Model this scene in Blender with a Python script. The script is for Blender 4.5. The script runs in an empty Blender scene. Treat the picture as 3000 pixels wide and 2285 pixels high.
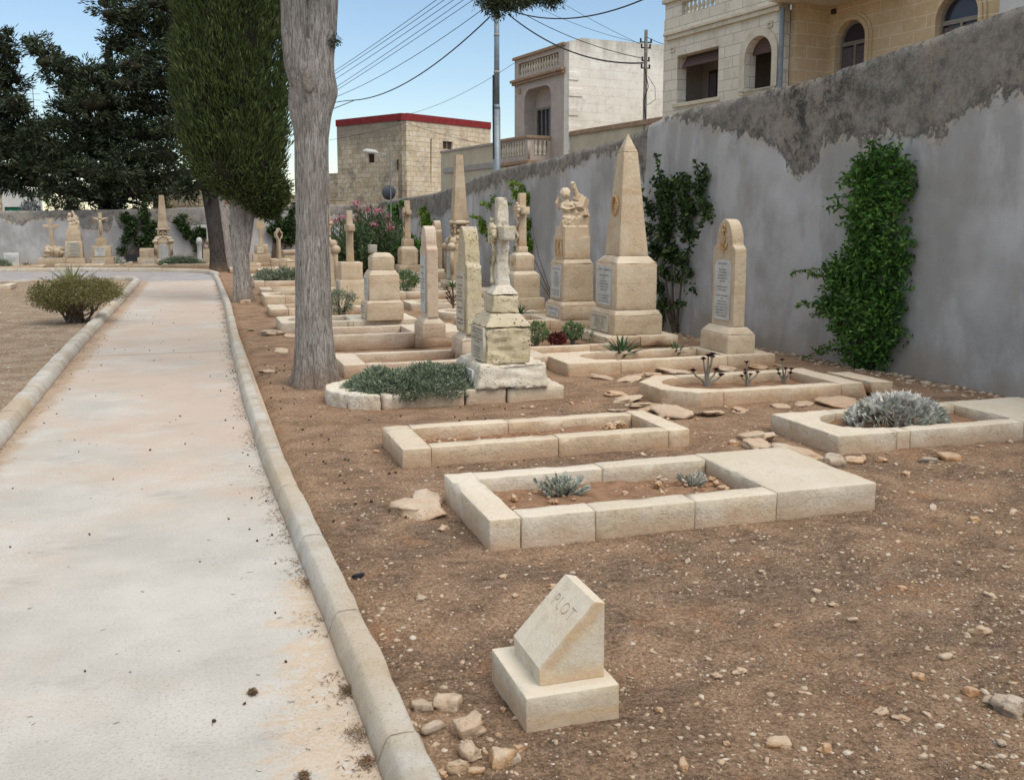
import bpy, bmesh, math, random
import numpy as np
from mathutils import Vector, Matrix, noise
rnd = random.Random(7); rng = np.random.default_rng(7)
R = math.radians; sin, cos, pi = math.sin, math.cos, math.pi
S = bpy.context.scene; COL = S.collection
# ------------------------------------------------------------ camera
EYE = 1.65; YAW = R(17.8); PITCH = R(7.5); FPX = 2850.0
cd = bpy.data.cameras.new("camera"); cam = bpy.data.objects.new("camera", cd); COL.objects.link(cam)
cam.location = (0, 0, EYE); cam.rotation_euler = (R(90) - PITCH, 0, -YAW)
cd.sensor_width = 36; cd.lens = 36 * FPX / 3000; cd.shift_y = -(1142.5 - 1025) / 3000
cd.clip_start = .05; cd.clip_end = 3000; S.camera = cam
# ------------------------------------------------------------ light
SUN_EL, SUN_AZ = R(54), R(152)          # azimuth clockwise from +Y (path direction)
w = bpy.data.worlds.new("World"); S.world = w; w.use_nodes = True
nt = w.node_tree; bg = nt.nodes['Background']; sky = nt.nodes.new('ShaderNodeTexSky')
sky.sky_type = 'NISHITA'; sky.sun_disc = False; sky.sun_elevation = SUN_EL; sky.sun_rotation = SUN_AZ
sky.air_density = 1.15; sky.dust_density = .3; sky.ozone_density = 2.2; sky.altitude = 50
# clear blue low down, thin bright cloud overhead (above the frame)
tc = nt.nodes.new('ShaderNodeTexCoord'); sp_ = nt.nodes.new('ShaderNodeSeparateXYZ'); nt.links.new(tc.outputs['Generated'], sp_.inputs[0])
cn = nt.nodes.new('ShaderNodeTexNoise'); cn.inputs['Scale'].default_value = 2.2; cn.inputs['Detail'].default_value = 5; nt.links.new(tc.outputs['Generated'], cn.inputs['Vector'])
ma = nt.nodes.new('ShaderNodeMath'); ma.operation = 'MULTIPLY_ADD'; nt.links.new(cn.outputs['Fac'], ma.inputs[0]); ma.inputs[1].default_value = .35; nt.links.new(sp_.outputs[2], ma.inputs[2])
mr = nt.nodes.new('ShaderNodeMapRange'); mr.interpolation_type = 'SMOOTHSTEP'; nt.links.new(ma.outputs[0], mr.inputs[0]); mr.inputs[1].default_value = .58; mr.inputs[2].default_value = .85; mr.inputs[4].default_value = .93
mxs = nt.nodes.new('ShaderNodeMix'); mxs.data_type = 'RGBA'; nt.links.new(mr.outputs[0], mxs.inputs[0]); nt.links.new(sky.outputs[0], mxs.inputs[6]); mxs.inputs[7].default_value = (8.0, 7.7, 7.3, 1)
nt.links.new(mxs.outputs[2], bg.inputs[0]); bg.inputs[1].default_value = .13
ld = bpy.data.lights.new("sun", 'SUN'); ld.energy = 2.0; ld.angle = R(38); ld.color = (1, .93, .83)
sun = bpy.data.objects.new("sun", ld); COL.objects.link(sun)
sd = Vector((sin(SUN_AZ) * cos(SUN_EL), cos(SUN_AZ) * cos(SUN_EL), sin(SUN_EL)))
sun.rotation_euler = sd.to_track_quat('Z', 'Y').to_euler(); sun.location = sd * 50
S.view_settings.view_transform = 'Standard'; S.view_settings.look = 'None'; S.view_settings.gamma = 1
S.view_settings.exposure = 0.18
# ------------------------------------------------------------ helpers
FW = (sin(YAW) * cos(PITCH), cos(YAW) * cos(PITCH), -sin(PITCH)); RT = (cos(YAW), -sin(YAW), 0)
UP = (sin(YAW) * sin(PITCH), cos(YAW) * sin(PITCH), cos(PITCH))
def ray(px, py):
    a = (px - 1500) / FPX; b = (1025 - py) / FPX
    return Vector([FW[i] + a * RT[i] + b * UP[i] for i in range(3)])
def G(px, py, z=0.0):
    d = ray(px, py); t = (z - EYE) / d[2]; return Vector((d[0] * t, d[1] * t, z))
def atY(px, py, Y):
    d = ray(px, py); t = Y / d[1]; return Vector((d[0] * t, Y, EYE + d[2] * t))
def interp(tab, v):
    if v <= tab[0][0]: return tab[0][1]
    for (a, x), (b, y) in zip(tab, tab[1:]):
        if v <= b: return x + (y - x) * (v - a) / (b - a)
    return tab[-1][1]
def tag(o, label=None, cat=None, group=None, kind=None):
    if label: o['label'] = label
    if cat: o['category'] = cat
    if group: o['group'] = group
    if kind: o['kind'] = kind
    return o
def empty(name, loc, label, cat, group=None, rz=0):
    o = bpy.data.objects.new(name, None); COL.objects.link(o); o.location = loc; o.rotation_euler = (0, 0, rz)
    o.empty_display_size = .1
    return tag(o, label, cat, group)
def link(name, me, mat, parent=None, loc=None, smooth=False):
    if mat is not None:
        me.materials.clear(); me.materials.append(mat)
    o = bpy.data.objects.new(name, me); COL.objects.link(o)
    if parent is not None: o.parent = parent
    if loc is not None: o.location = loc
    if smooth:
        for p in me.polygons: p.use_smooth = True
    return o
def mesh_np(V, F4):
    """V (n,3) array, F4 (m,k) array of equal-size faces"""
    me = bpy.data.meshes.new("m"); n = len(V); m, k = F4.shape
    me.vertices.add(n); me.vertices.foreach_set('co', np.asarray(V, dtype=np.float32).ravel())
    me.loops.add(m * k); me.loops.foreach_set('vertex_index', F4.astype(np.int32).ravel())
    me.polygons.add(m); me.polygons.foreach_set('loop_start', np.arange(0, m * k, k, dtype=np.int32))
    me.polygons.foreach_set('loop_total', np.full(m, k, dtype=np.int32)); me.update(calc_edges=True); return me
class MB:
    def __init__(s): s.v = []; s.f = []
    def add(s, vs, fs):
        n = len(s.v); s.v += [tuple(v) for v in vs]; s.f += [tuple(i + n for i in f) for f in fs]; return s
    def box(s, x0, x1, y0, y1, z0, z1):
        return s.fru((x0, x1, y0, y1), (x0, x1, y0, y1), z0, z1)
    def fru(s, a, b, z0, z1):
        v = [(a[0], a[2], z0), (a[1], a[2], z0), (a[1], a[3], z0), (a[0], a[3], z0),
             (b[0], b[2], z1), (b[1], b[2], z1), (b[1], b[3], z1), (b[0], b[3], z1)]
        return s.add(v, [(3, 2, 1, 0), (4, 5, 6, 7), (0, 1, 5, 4), (1, 2, 6, 5), (2, 3, 7, 6), (3, 0, 4, 7)])
    def tube(s, pts, rad, n=8, cap=True):
        pts = [Vector(p) for p in pts]; rs = rad if isinstance(rad, (list, tuple)) else [rad] * len(pts)
        vs = []; fs = []; u = None
        for i, p in enumerate(pts):
            t = (pts[min(i + 1, len(pts) - 1)] - pts[max(i - 1, 0)]).normalized()
            if u is None: u = t.cross(Vector((.31, .95, .1)) if abs(t.x) > .5 else Vector((1, 0, .02))).normalized()
            else: u = (u - t * u.dot(t)).normalized()
            v = t.cross(u)
            for k in range(n):
                a = 2 * pi * k / n; vs.append(p + (u * cos(a) + v * sin(a)) * rs[i])
        for i in range(len(pts) - 1):
            for k in range(n):
                k2 = (k + 1) % n; fs.append((i * n + k, i * n + k2, (i + 1) * n + k2, (i + 1) * n + k))
        if cap: fs.append(tuple(range(n))[::-1]); fs.append(tuple((len(pts) - 1) * n + k for k in range(n)))
        return s.add(vs, fs)
    def lathe(s, prof, n=16, c=(0, 0, 0)):
        vs = []; fs = []
        for r, z in prof:
            for k in range(n):
                a = 2 * pi * k / n; vs.append((c[0] + r * cos(a), c[1] + r * sin(a), c[2] + z))
        for i in range(len(prof) - 1):
            for k in range(n):
                k2 = (k + 1) % n; fs.append((i * n + k, i * n + k2, (i + 1) * n + k2, (i + 1) * n + k))
        fs.append(tuple(range(n))[::-1]); fs.append(tuple((len(prof) - 1) * n + k for k in range(n)))
        return s.add(vs, fs)
    def ball(s, c, r, n=8, m=6):
        r = (r, r, r) if not isinstance(r, tuple) else r; vs = []; fs = []
        for i in range(m + 1):
            th = pi * i / m
            for k in range(n):
                a = 2 * pi * k / n; vs.append((c[0] + r[0] * sin(th) * cos(a), c[1] + r[1] * sin(th) * sin(a), c[2] + r[2] * cos(th)))
        for i in range(m):
            for k in range(n):
                k2 = (k + 1) % n; fs.append((i * n + k, (i + 1) * n + k, (i + 1) * n + k2, i * n + k2))
        return s.add(vs, fs)
    def mesh(s):
        me = bpy.data.meshes.new("m"); me.from_pydata(s.v, [], s.f); me.update(); return me
    def build(s, name, mat, parent=None, loc=None, smooth=False, bevel=0):
        o = link(name, s.mesh(), mat, parent, loc, smooth)
        if bevel:
            b = o.modifiers.new("bevel", 'BEVEL'); b.width = bevel; b.segments = 2; b.limit_method = 'ANGLE'
        return o
SEED = [0]
def rblock(a, b, z0, z1, seg=.06, bev=.008, rough=.002, wear=.006, freq=6.0, pits=0.0, erode=0.0):
    """worn stone block: footprint a=(x0,x1,y0,y1) at z0 to b at z1, rounded arrises, chipped edges"""
    SEED[0] += 1; off = Vector((SEED[0] * 3.17, SEED[0] * 1.3, 0))
    L = (a[1] - a[0], a[3] - a[2], z1 - z0); bv = min(bev, .3 * min(L))
    def lines(l):
        n = max(1, int(round((l - 2 * bv) / seg))); xs = [bv + (l - 2 * bv) * i / n for i in range(n + 1)]
        return [0.0, bv * .3] + xs + [l - bv * .3, l]
    X, Y, Z = lines(L[0]), lines(L[1]), lines(L[2]); idx = {}; vs = []; fs = []
    def vid(i, j, k):
        if (i, j, k) in idx: return idx[(i, j, k)]
        p = Vector((X[i], Y[j], Z[k])); q = Vector([min(max(p[t], bv), L[t] - bv) for t in range(3)]); d = p - q
        nz = sum(1 for t in range(3) if abs(d[t]) > 1e-9); dn = d.normalized() if d.length > 0 else Vector((0, 0, 0))
        p = q + dn * bv
        u = p / 1.0; u = Vector((p.x + a[0], p.y + a[2], p.z + z0)) + off
        h = noise.fractal(u * freq, 1.0, 2.0, 3) * rough
        if nz >= 1:
            e = min(sorted([min(p[t], L[t] - p[t]) for t in range(3)])[1], .05) / .05
            h -= max(0.0, noise.noise(u * 9) + .15) * wear * (1 - e)
            if nz > 1: h -= max(0, noise.noise(u * 23)) * wear
        if pits: h -= max(0.0, noise.noise(u * 17) - .12) * pits + max(0.0, noise.noise(u * 38) - .25) * pits
        if erode: h -= max(0.0, .6 * noise.noise(u * 5.0) + .35 * noise.noise(Vector((u.x * 7, u.y * 7, u.z * 22)))) * erode
        if dn.length == 0: dn = Vector((0, 0, 1))
        p = p + dn * h
        t = min(max(p.z / L[2], 0), 1); fx, fy = p.x / L[0], p.y / L[1]
        x = (a[0] + fx * (a[1] - a[0])) * (1 - t) + (b[0] + fx * (b[1] - b[0])) * t
        y = (a[2] + fy * (a[3] - a[2])) * (1 - t) + (b[2] + fy * (b[3] - b[2])) * t
        idx[(i, j, k)] = len(vs); vs.append((x, y, z0 + p.z)); return idx[(i, j, k)]
    nx, ny, nz_ = len(X) - 1, len(Y) - 1, len(Z) - 1
    for i in range(nx):
        for j in range(ny):
            fs.append((vid(i, j, 0), vid(i, j + 1, 0), vid(i + 1, j + 1, 0), vid(i + 1, j, 0)))
            fs.append((vid(i, j, nz_), vid(i + 1, j, nz_), vid(i + 1, j + 1, nz_), vid(i, j + 1, nz_)))
    for i in range(nx):
        for k in range(nz_):
            fs.append((vid(i, 0, k), vid(i + 1, 0, k), vid(i + 1, 0, k + 1), vid(i, 0, k + 1)))
            fs.append((vid(i, ny, k), vid(i, ny, k + 1), vid(i + 1, ny, k + 1), vid(i + 1, ny, k)))
    for j in range(ny):
        for k in range(nz_):
            fs.append((vid(0, j, k), vid(0, j, k + 1), vid(0, j + 1, k + 1), vid(0, j + 1, k)))
            fs.append((vid(nx, j, k), vid(nx, j + 1, k), vid(nx, j + 1, k + 1), vid(nx, j, k + 1)))
    return vs, fs
def stone(name, mat, parent, a, z0, z1, b=None, smooth=True, **kw):
    mb = MB(); mb.add(*rblock(a, b or a, z0, z1, **kw)); return mb.build(name, mat, parent, smooth=smooth)
def rect(cx, cy, w, d): return (cx - w / 2, cx + w / 2, cy - d / 2, cy + d / 2)
def plate(outline, th, holes=(), bevel=0.0, res=1):
    """2D outline (x,y) with holes, extruded to thickness th centred on z=0; returns mesh"""
    cu = bpy.data.curves.new("c", 'CURVE'); cu.dimensions = '2D'; cu.fill_mode = 'BOTH'
    cu.extrude = th / 2 - bevel; cu.bevel_depth = bevel; cu.bevel_resolution = res; cu.offset = -bevel
    for pl in [outline] + list(holes):
        sp = cu.splines.new('POLY'); sp.points.add(len(pl) - 1); sp.use_cyclic_u = True
        for i, (x, y) in enumerate(pl): sp.points[i].co = (x, y, 0, 1)
    o = bpy.data.objects.new("c", cu); me = bpy.data.meshes.new_from_object(o)
    bpy.data.objects.remove(o); bpy.data.curves.remove(cu); return me
def xform(me, M):
    me.transform(M); me.update(); return me
# plane facing -X: local x -> world -Y, local y -> Z, local z -> -X
FACE = Matrix(((0, 0, -1, 0), (-1, 0, 0, 0), (0, 1, 0, 0), (0, 0, 0, 1)))
# plane facing -Y: local x -> X, y -> Z, z -> -Y
FACEY = Matrix(((1, 0, 0, 0), (0, 0, -1, 0), (0, 1, 0, 0), (0, 0, 0, 1)))
def text_mesh(lines, width, height, th=.001):
    cu = bpy.data.curves.new("t", 'FONT'); cu.body = "\n".join(lines); cu.align_x = 'CENTER'; cu.align_y = 'CENTER'
    cu.size = 1; cu.extrude = 0.0; cu.resolution_u = 1; cu.space_line = 1.15
    o = bpy.data.objects.new("t", cu); me = bpy.data.meshes.new_from_object(o)
    bpy.data.objects.remove(o); bpy.data.curves.remove(cu)
    n = len(me.vertices)
    if n:
        c = np.empty(n * 3, dtype=np.float32); me.vertices.foreach_get('co', c); c = c.reshape(-1, 3)
        mn, mx = c.min(0), c.max(0); s = min(width / (mx[0] - mn[0]), height / (mx[1] - mn[1])); sy = height / (mx[1] - mn[1])
        sy = min(sy, s * 1.7)
        c[:, 0] = (c[:, 0] - (mn[0] + mx[0]) / 2) * s; c[:, 1] = (c[:, 1] - (mn[1] + mx[1]) / 2) * sy
        me.vertices.foreach_set('co', c.ravel()); me.update()
    return me
# ------------------------------------------------------------ materials
def lin(c): return tuple(x / 12.92 if x <= .04045 else ((x + .055) / 1.055) ** 2.4 for x in c)
def hexc(h): return lin(tuple(int(h[i:i + 2], 16) / 255 for i in (0, 2, 4))) + (1,)
class NT:
    def __init__(s, name, rough=.9, spec=.2):
        s.m = bpy.data.materials.new(name); s.m.use_nodes = True; s.t = s.m.node_tree
        s.b = s.t.nodes['Principled BSDF']; s.b.inputs['Roughness'].default_value = rough
        s.b.inputs['Specular IOR Level'].default_value = spec; s.pos = s.n('ShaderNodeNewGeometry').outputs['Position']
    def n(s, typ, **kw):
        nd = s.t.nodes.new(typ)
        for k, v in kw.items(): setattr(nd, k, v)
        return nd
    def put(s, sock, v):
        if hasattr(v, 'links') or isinstance(v, bpy.types.NodeSocket): s.t.links.new(v, sock)
        else: sock.default_value = v
    def map(s, scale=(1, 1, 1), src=None, loc=(0, 0, 0), rot=(0, 0, 0)):
        nd = s.n('ShaderNodeMapping'); s.put(nd.inputs[0], src or s.pos)
        nd.inputs['Scale'].default_value = scale; nd.inputs['Location'].default_value = loc; nd.inputs['Rotation'].default_value = rot
        return nd.outputs[0]
    def noise(s, scale, detail=5, rough=.55, vec=None, dist=0):
        nd = s.n('ShaderNodeTexNoise'); s.put(nd.inputs['Vector'], vec or s.pos)
        nd.inputs['Scale'].default_value = scale; nd.inputs['Detail'].default_value = detail
        nd.inputs['Roughness'].default_value = rough; nd.inputs['Distortion'].default_value = dist; return nd.outputs['Fac']
    def vor(s, scale, vec=None, feat='F1', rnd=1, out='Distance'):
        nd = s.n('ShaderNodeTexVoronoi', feature=feat); s.put(nd.inputs['Vector'], vec or s.pos)
        nd.inputs['Scale'].default_value = scale; nd.inputs['Randomness'].default_value = rnd; return nd.outputs[out]
    def ramp(s, f, lo, hi, a=0.0, b=1.0):
        nd = s.n('ShaderNodeMapRange', interpolation_type='SMOOTHSTEP'); s.put(nd.inputs[0], f)
        nd.inputs[1].default_value = lo; nd.inputs[2].default_value = hi; nd.inputs[3].default_value = a; nd.inputs[4].default_value = b
        return nd.outputs[0]
    def math(s, op, a, b=0.0, clamp=False):
        nd = s.n('ShaderNodeMath', operation=op, use_clamp=clamp); s.put(nd.inputs[0], a); s.put(nd.inputs[1], b); return nd.outputs[0]
    def mix(s, f, a, b, typ='MIX'):
        nd = s.n('ShaderNodeMix', data_type='RGBA', blend_type=typ); s.put(nd.inputs[0], f); s.put(nd.inputs[6], a); s.put(nd.inputs[7], b)
        return nd.outputs[2]
    def sep(s, v=None):
        nd = s.n('ShaderNodeSeparateXYZ'); s.put(nd.inputs[0], v or s.pos); return nd.outputs
    def bump(s, h, strength=.5, dist=.01, prev=None):
        nd = s.n('ShaderNodeBump'); s.put(nd.inputs['Height'], h); nd.inputs['Strength'].default_value = strength
        nd.inputs['Distance'].default_value = dist
        if prev: s.put(nd.inputs['Normal'], prev)
        return nd.outputs[0]
    def done(s, col, nrm=None):
        s.put(s.b.inputs['Base Color'], col)
        if nrm: s.put(s.b.inputs['Normal'], nrm)
        return s.m
def M_stone(name, c1, c2, c3, pit=.3, pitscale=40, soil=.5, top=.5, spot=.4, bump=.5, blotch=.55, hook=None):
    N = NT(name); c1, c2, c3 = hexc(c1), hexc(c2), hexc(c3)
    obi = N.n('ShaderNodeObjectInfo').outputs['Random']
    off = N.n('ShaderNodeVectorMath', operation='ADD'); N.put(off.inputs[0], N.pos)
    cmb = N.n('ShaderNodeCombineXYZ'); N.put(cmb.inputs[0], N.math('MULTIPLY', obi, 17)); N.put(off.inputs[1], cmb.outputs[0]); v = off.outputs[0]
    col = N.mix(N.ramp(N.noise(2.1, 6, .6, v), .36, .64), c1, c2)
    band = N.noise(1.6, 5, .6, N.map((.6, .6, 5), v))
    col = N.mix(N.math('MULTIPLY', N.ramp(band, .5, .66), blotch), col, c3)
    grime = N.ramp(N.noise(6, 8, .7, v), .56, .74)
    col = N.mix(N.math('MULTIPLY', grime, spot), col, hexc('8d8377'))
    col = N.mix(N.math('MULTIPLY', N.ramp(N.noise(13, 7, .75, v), .5, .66), .5), col, N.mix(1, col, (.74, .68, .6, 1), 'MULTIPLY')); col = N.mix(N.math('MULTIPLY', N.ramp(N.noise(4.2, 6, .7, N.map((1, 1, .35), v)), .5, .7), .45), col, hexc('d6cdbd'))
    col = N.mix(N.math('MULTIPLY', N.ramp(N.noise(45, 6, .75, v), .35, .75), .4), col, N.mix(1, col, (.62, .6, .56, 1), 'MULTIPLY'))
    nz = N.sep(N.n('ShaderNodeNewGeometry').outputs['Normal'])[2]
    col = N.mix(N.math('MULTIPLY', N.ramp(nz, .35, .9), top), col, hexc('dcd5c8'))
    z = N.sep()[2]; low = N.math('ADD', z, N.math('MULTIPLY', N.math('SUBTRACT', N.noise(7, 4), .5), .22))
    col = N.mix(N.math('MULTIPLY', N.ramp(low, .0, .15, 1, 0), soil), col, hexc('b58c68'))
    pv = N.vor(pitscale, N.map((1, 1, 1.7), v)); pm = N.ramp(N.noise(5, 4, .6, v), .42, .6)
    p = N.math('MULTIPLY', N.ramp(pv, .12, .3, 1, 0), pm)
    col = N.mix(N.math('MULTIPLY', p, min(1, pit * 1.2)), col, hexc('6e5a40'))
    hv = N.math('SUBTRACT', N.noise(28, 9, .72, v), N.math('MULTIPLY', p, pit * 1.5))
    col = N.mix(1, col, N.mix(obi, (.93, .92, .9, 1), (1.05, 1.04, 1.03, 1)), 'MULTIPLY')
    if hook: col = hook(N, col)
    return N.done(col, N.bump(hv, min(1, bump * 1.6), .016))
M = {}
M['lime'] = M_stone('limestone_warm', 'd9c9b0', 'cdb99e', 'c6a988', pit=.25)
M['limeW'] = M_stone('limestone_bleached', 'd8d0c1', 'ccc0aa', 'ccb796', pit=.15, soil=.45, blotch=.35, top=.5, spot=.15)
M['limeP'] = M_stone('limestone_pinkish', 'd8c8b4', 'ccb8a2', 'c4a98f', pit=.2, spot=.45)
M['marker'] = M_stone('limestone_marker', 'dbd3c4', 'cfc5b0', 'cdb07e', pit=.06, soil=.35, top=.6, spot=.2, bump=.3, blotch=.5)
def rust_stain(N, col):
    """iron stain running under the sloping edge and along the foot of the marker's side"""
    x, y, z = N.sep(N.n('ShaderNodeTexCoord').outputs['Object']); n = N.math('MULTIPLY', N.math('SUBTRACT', N.noise(18, 7, .7), .5), .07)
    d = N.math('ADD', N.math('SUBTRACT', N.math('ADD', N.math('MULTIPLY', x, 1.05), .295), z), n); a = N.math('MULTIPLY', N.ramp(d, -.01, .03), N.ramp(d, .03, .11, 1, 0))
    b = N.ramp(N.math('ADD', z, n), .13, .2, 1, 0); m = N.math('MULTIPLY', N.math('MAXIMUM', a, b), N.ramp(y, -.12, -.124)); return N.mix(N.math('MULTIPLY', m, .5), col, N.mix(N.ramp(N.noise(25, 5), .4, .6), hexc('c09a5e'), hexc('b98a5c')))
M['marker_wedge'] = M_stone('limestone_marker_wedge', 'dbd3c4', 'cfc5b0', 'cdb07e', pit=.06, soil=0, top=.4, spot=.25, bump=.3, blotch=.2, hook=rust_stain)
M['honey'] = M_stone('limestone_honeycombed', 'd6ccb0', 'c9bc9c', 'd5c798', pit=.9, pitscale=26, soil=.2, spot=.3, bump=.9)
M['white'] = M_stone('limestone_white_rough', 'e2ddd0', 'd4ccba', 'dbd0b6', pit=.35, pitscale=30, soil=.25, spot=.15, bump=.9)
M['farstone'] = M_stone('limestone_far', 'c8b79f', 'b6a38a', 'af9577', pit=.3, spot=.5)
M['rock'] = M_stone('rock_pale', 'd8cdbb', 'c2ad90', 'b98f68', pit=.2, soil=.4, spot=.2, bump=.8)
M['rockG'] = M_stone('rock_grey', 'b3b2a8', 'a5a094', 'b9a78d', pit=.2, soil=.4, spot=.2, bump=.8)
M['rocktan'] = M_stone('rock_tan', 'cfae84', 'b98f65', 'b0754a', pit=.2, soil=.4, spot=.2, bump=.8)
def M_simple(name, c, c2=None, scale=8, rough=.8, bump=.2, spec=.3, metal=0, bd=.01):
    N = NT(name, rough, spec); N.b.inputs['Metallic'].default_value = metal
    c = hexc(c); c2 = hexc(c2) if c2 else tuple(x * .8 for x in c[:3]) + (1,)
    n = N.noise(scale, 7, .65); return N.done(N.mix(N.ramp(n, .3, .7), c, c2), N.bump(n, bump, bd))
M['marble'] = M_simple('marble_tablet', 'c9cbc8', 'b7b8b4', 6, .6, .05)
M['marble2'] = M_simple('pale_stone_tablet', 'cfc6b4', 'bdb2a0', 6, .8, .1)
M['ink'] = M_simple('lead_lettering', '3c3b3a', '55524e', 60, .7, 0)
M['inkl'] = M_simple('worn_lettering', '7c756b', '8d867a', 60, .8, 0)
M['relief'] = M_simple('carved_relief', 'c8a67a', 'b08d62', 20, .9, .4)
# ---- ground
def M_ground():
    N = NT('ground_soil', .95, .1); x, y, z = N.sep()
    needles = N.noise(1.0, 9, .75, N.map((12, 22, 12), rot=(0, 0, .5))); n2 = N.noise(1.0, 9, .75, N.map((28, 16, 12), rot=(0, 0, .2)))
    big = N.noise(.55, 5, .6, dist=.6); mid = N.noise(2.6, 7, .65, dist=.4); fine = N.noise(70, 6, .8)
    litter = N.mix(N.ramp(needles, .3, .7), hexc('5f4e41'), hexc('9c8774'))
    litter = N.mix(N.math('MULTIPLY', N.ramp(n2, .45, .75), .6), litter, hexc('77604e'))
    soil = N.mix(N.ramp(mid, .35, .65), hexc('a78d76'), hexc('927862'))
    f = N.math('ADD', N.math('MULTIPLY', mid, .75), N.math('MULTIPLY', big, .5))
    # bare trodden soil is commoner beyond the first graves
    f = N.math('SUBTRACT', f, N.ramp(y, 5.5, 9.0, 0, .1)); f = N.math('ADD', f, N.ramp(y, 4.0, 1.5, 0, .03))
    col = N.mix(N.ramp(f, .5, .72, 1, 0), litter, soil)
    rust = N.ramp(N.noise(1.9, 6, .7, N.map(loc=(5, 3, 1))), .57, .64); col = N.mix(N.math('MULTIPLY', rust, .6), col, hexc('a07c60'))
    # left of the path: greyer gravelly soil
    left = N.ramp(x, -1.5, -1.7, 0, 1)
    lg = N.mix(N.ramp(mid, .42, .6), hexc('84725e'), hexc('aa9c88')); lg = N.mix(N.ramp(N.noise(34, 4, .7), .5, .62), lg, hexc('b9afa0'))
    col = N.mix(N.math('MULTIPLY', left, .8), col, lg)
    for sc_, th_, am_ in ((34, .17, .5), (62, .2, .6), (115, .24, .7)):
        vd = N.n('ShaderNodeTexVoronoi', feature='F1'); N.put(vd.inputs['Vector'], N.map((1, 1, .4), loc=(sc_, 0, 0))); vd.inputs['Scale'].default_value = sc_; cc = N.sep(vd.outputs['Color'])
        keep = N.ramp(cc[0], .52, .56); pc = N.mix(cc[1], hexc('b9a792'), hexc('8e6f55')); pc = N.mix(N.ramp(cc[2], .72, .77), pc, hexc('c2bbb0'))
        col = N.mix(N.math('MULTIPLY', N.math('MULTIPLY', N.ramp(vd.outputs['Distance'], th_ * .8, th_ * 1.1, 1, 0), keep), am_), col, pc)
    grit2 = N.math('MULTIPLY', N.ramp(N.vor(120), .15, .28, 1, 0), N.ramp(N.noise(5.0, 2, .5, N.map(loc=(2, 7, 0))), .61, .67))
    col = N.mix(N.math('MULTIPLY', grit2, .8), col, hexc('cfd1d8'))
    col = N.mix(N.ramp(fine, .36, .62), N.mix(1, col, (.5, .48, .46, 1), 'MULTIPLY'), N.mix(1, col, (1.3, 1.29, 1.27, 1), 'MULTIPLY'))
    h = N.math('ADD', N.math('MULTIPLY', fine, .5), N.math('ADD', N.math('MULTIPLY', needles, .8), n2))
    return N.done(col, N.bump(h, .9, .02))
def M_path():
    N = NT('path_concrete', .9, .15); x, y, z = N.sep()
    base = N.mix(N.ramp(N.noise(1.3, 7, .65), .34, .66), hexc('c6c3bd'), hexc('b5b2ab'))
    pink = N.noise(.8, 6, .65, N.map(loc=(3, 0, 0)))
    far = N.ramp(y, 4.5, 9.0, -.04, .13)
    base = N.mix(N.math('MULTIPLY', N.ramp(N.math('ADD', pink, far), .46, .68), .7), base, hexc('c0ac9b'))
    streak = N.noise(1.7, 9, .75, N.map((.8, 1.5, 1))); base = N.mix(N.math('MULTIPLY', N.ramp(streak, .54, .7), .5), base, hexc('96928d'))
    # soil washed out along the right kerb
    e = N.math('ADD', x, N.math('MULTIPLY', N.math('SUBTRACT', N.noise(3.2, 8, .7, N.map((.6, 1, 1))), .5), 1.0))
    lim = N.ramp(y, 3.4, 4.8, .16, .4); wash = N.ramp(N.math('SUBTRACT', e, lim), .0, .12)
    tan = N.mix(N.ramp(N.noise(9, 5), .3, .7), hexc('c9b49b'), hexc('bea78c'))
    tan = N.mix(N.ramp(N.noise(1.0, 8, .85, N.map((10, 17, 1))), .5, .6), tan, hexc('c8c3b8'))
    base = N.mix(N.math('MULTIPLY', wash, .7), base, tan)
    el = N.math('ADD', x, N.math('MULTIPLY', N.math('SUBTRACT', N.noise(4, 6, .7), .5), .35)); base = N.mix(N.ramp(el, -1.4, -1.25, .7, 0), base, hexc('a48a70'))
    joint = N.math('ABSOLUTE', N.math('SUBTRACT', N.math('ADD', y, N.math('MULTIPLY', N.noise(2, 4), .1)), 13.0)); base = N.mix(N.ramp(joint, .015, .03, .7, 0), base, hexc('6d6862'))
    road = N.ramp(y, 28.3, 29.6, 0, 1); base = N.mix(N.math('MULTIPLY', road, .85), base, N.mix(N.ramp(streak, .4, .6), hexc('a3a3a4'), hexc('8b8b92')))
    gr = N.noise(75, 7, .85); gm = N.ramp(N.noise(2.5, 5, .6, N.map(loc=(7, 1, 1))), .38, .62, .4, 1.0); base = N.mix(N.math('MULTIPLY', N.ramp(gr, .52, .66), gm), base, hexc('85827c')); base = N.mix(N.math('MULTIPLY', N.ramp(gr, .47, .34), .45), base, hexc('dcd9d3'))
    return N.done(base, N.bump(N.math('ADD', gr, N.math('MULTIPLY', streak, .6)), .55, .008))
M['ground'] = M_ground(); M['path'] = M_path()
def M_kerb():
    N = NT('kerb_concrete', .9, .15)
    col = N.mix(N.ramp(N.noise(2.2, 7, .7), .38, .62), hexc('c4c1ba'), hexc('b1a797'))
    col = N.mix(N.math('MULTIPLY', N.ramp(N.noise(.8, 3, .5, N.map(loc=(1, 5, 2))), .5, .62), .55), col, hexc('bba98f'))
    g = N.noise(70, 7, .8); col = N.mix(N.math('MULTIPLY', N.ramp(g, .5, .68), .6), col, hexc('77756e'))
    z = N.sep()[2]; col = N.mix(N.ramp(N.math('ADD', z, N.math('MULTIPLY', N.noise(9, 4), .05)), .02, .06, .55, 0), col, hexc('9c7c5f'))
    return N.done(col, N.bump(g, .6, .01))
M['kerb'] = M_kerb()
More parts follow.
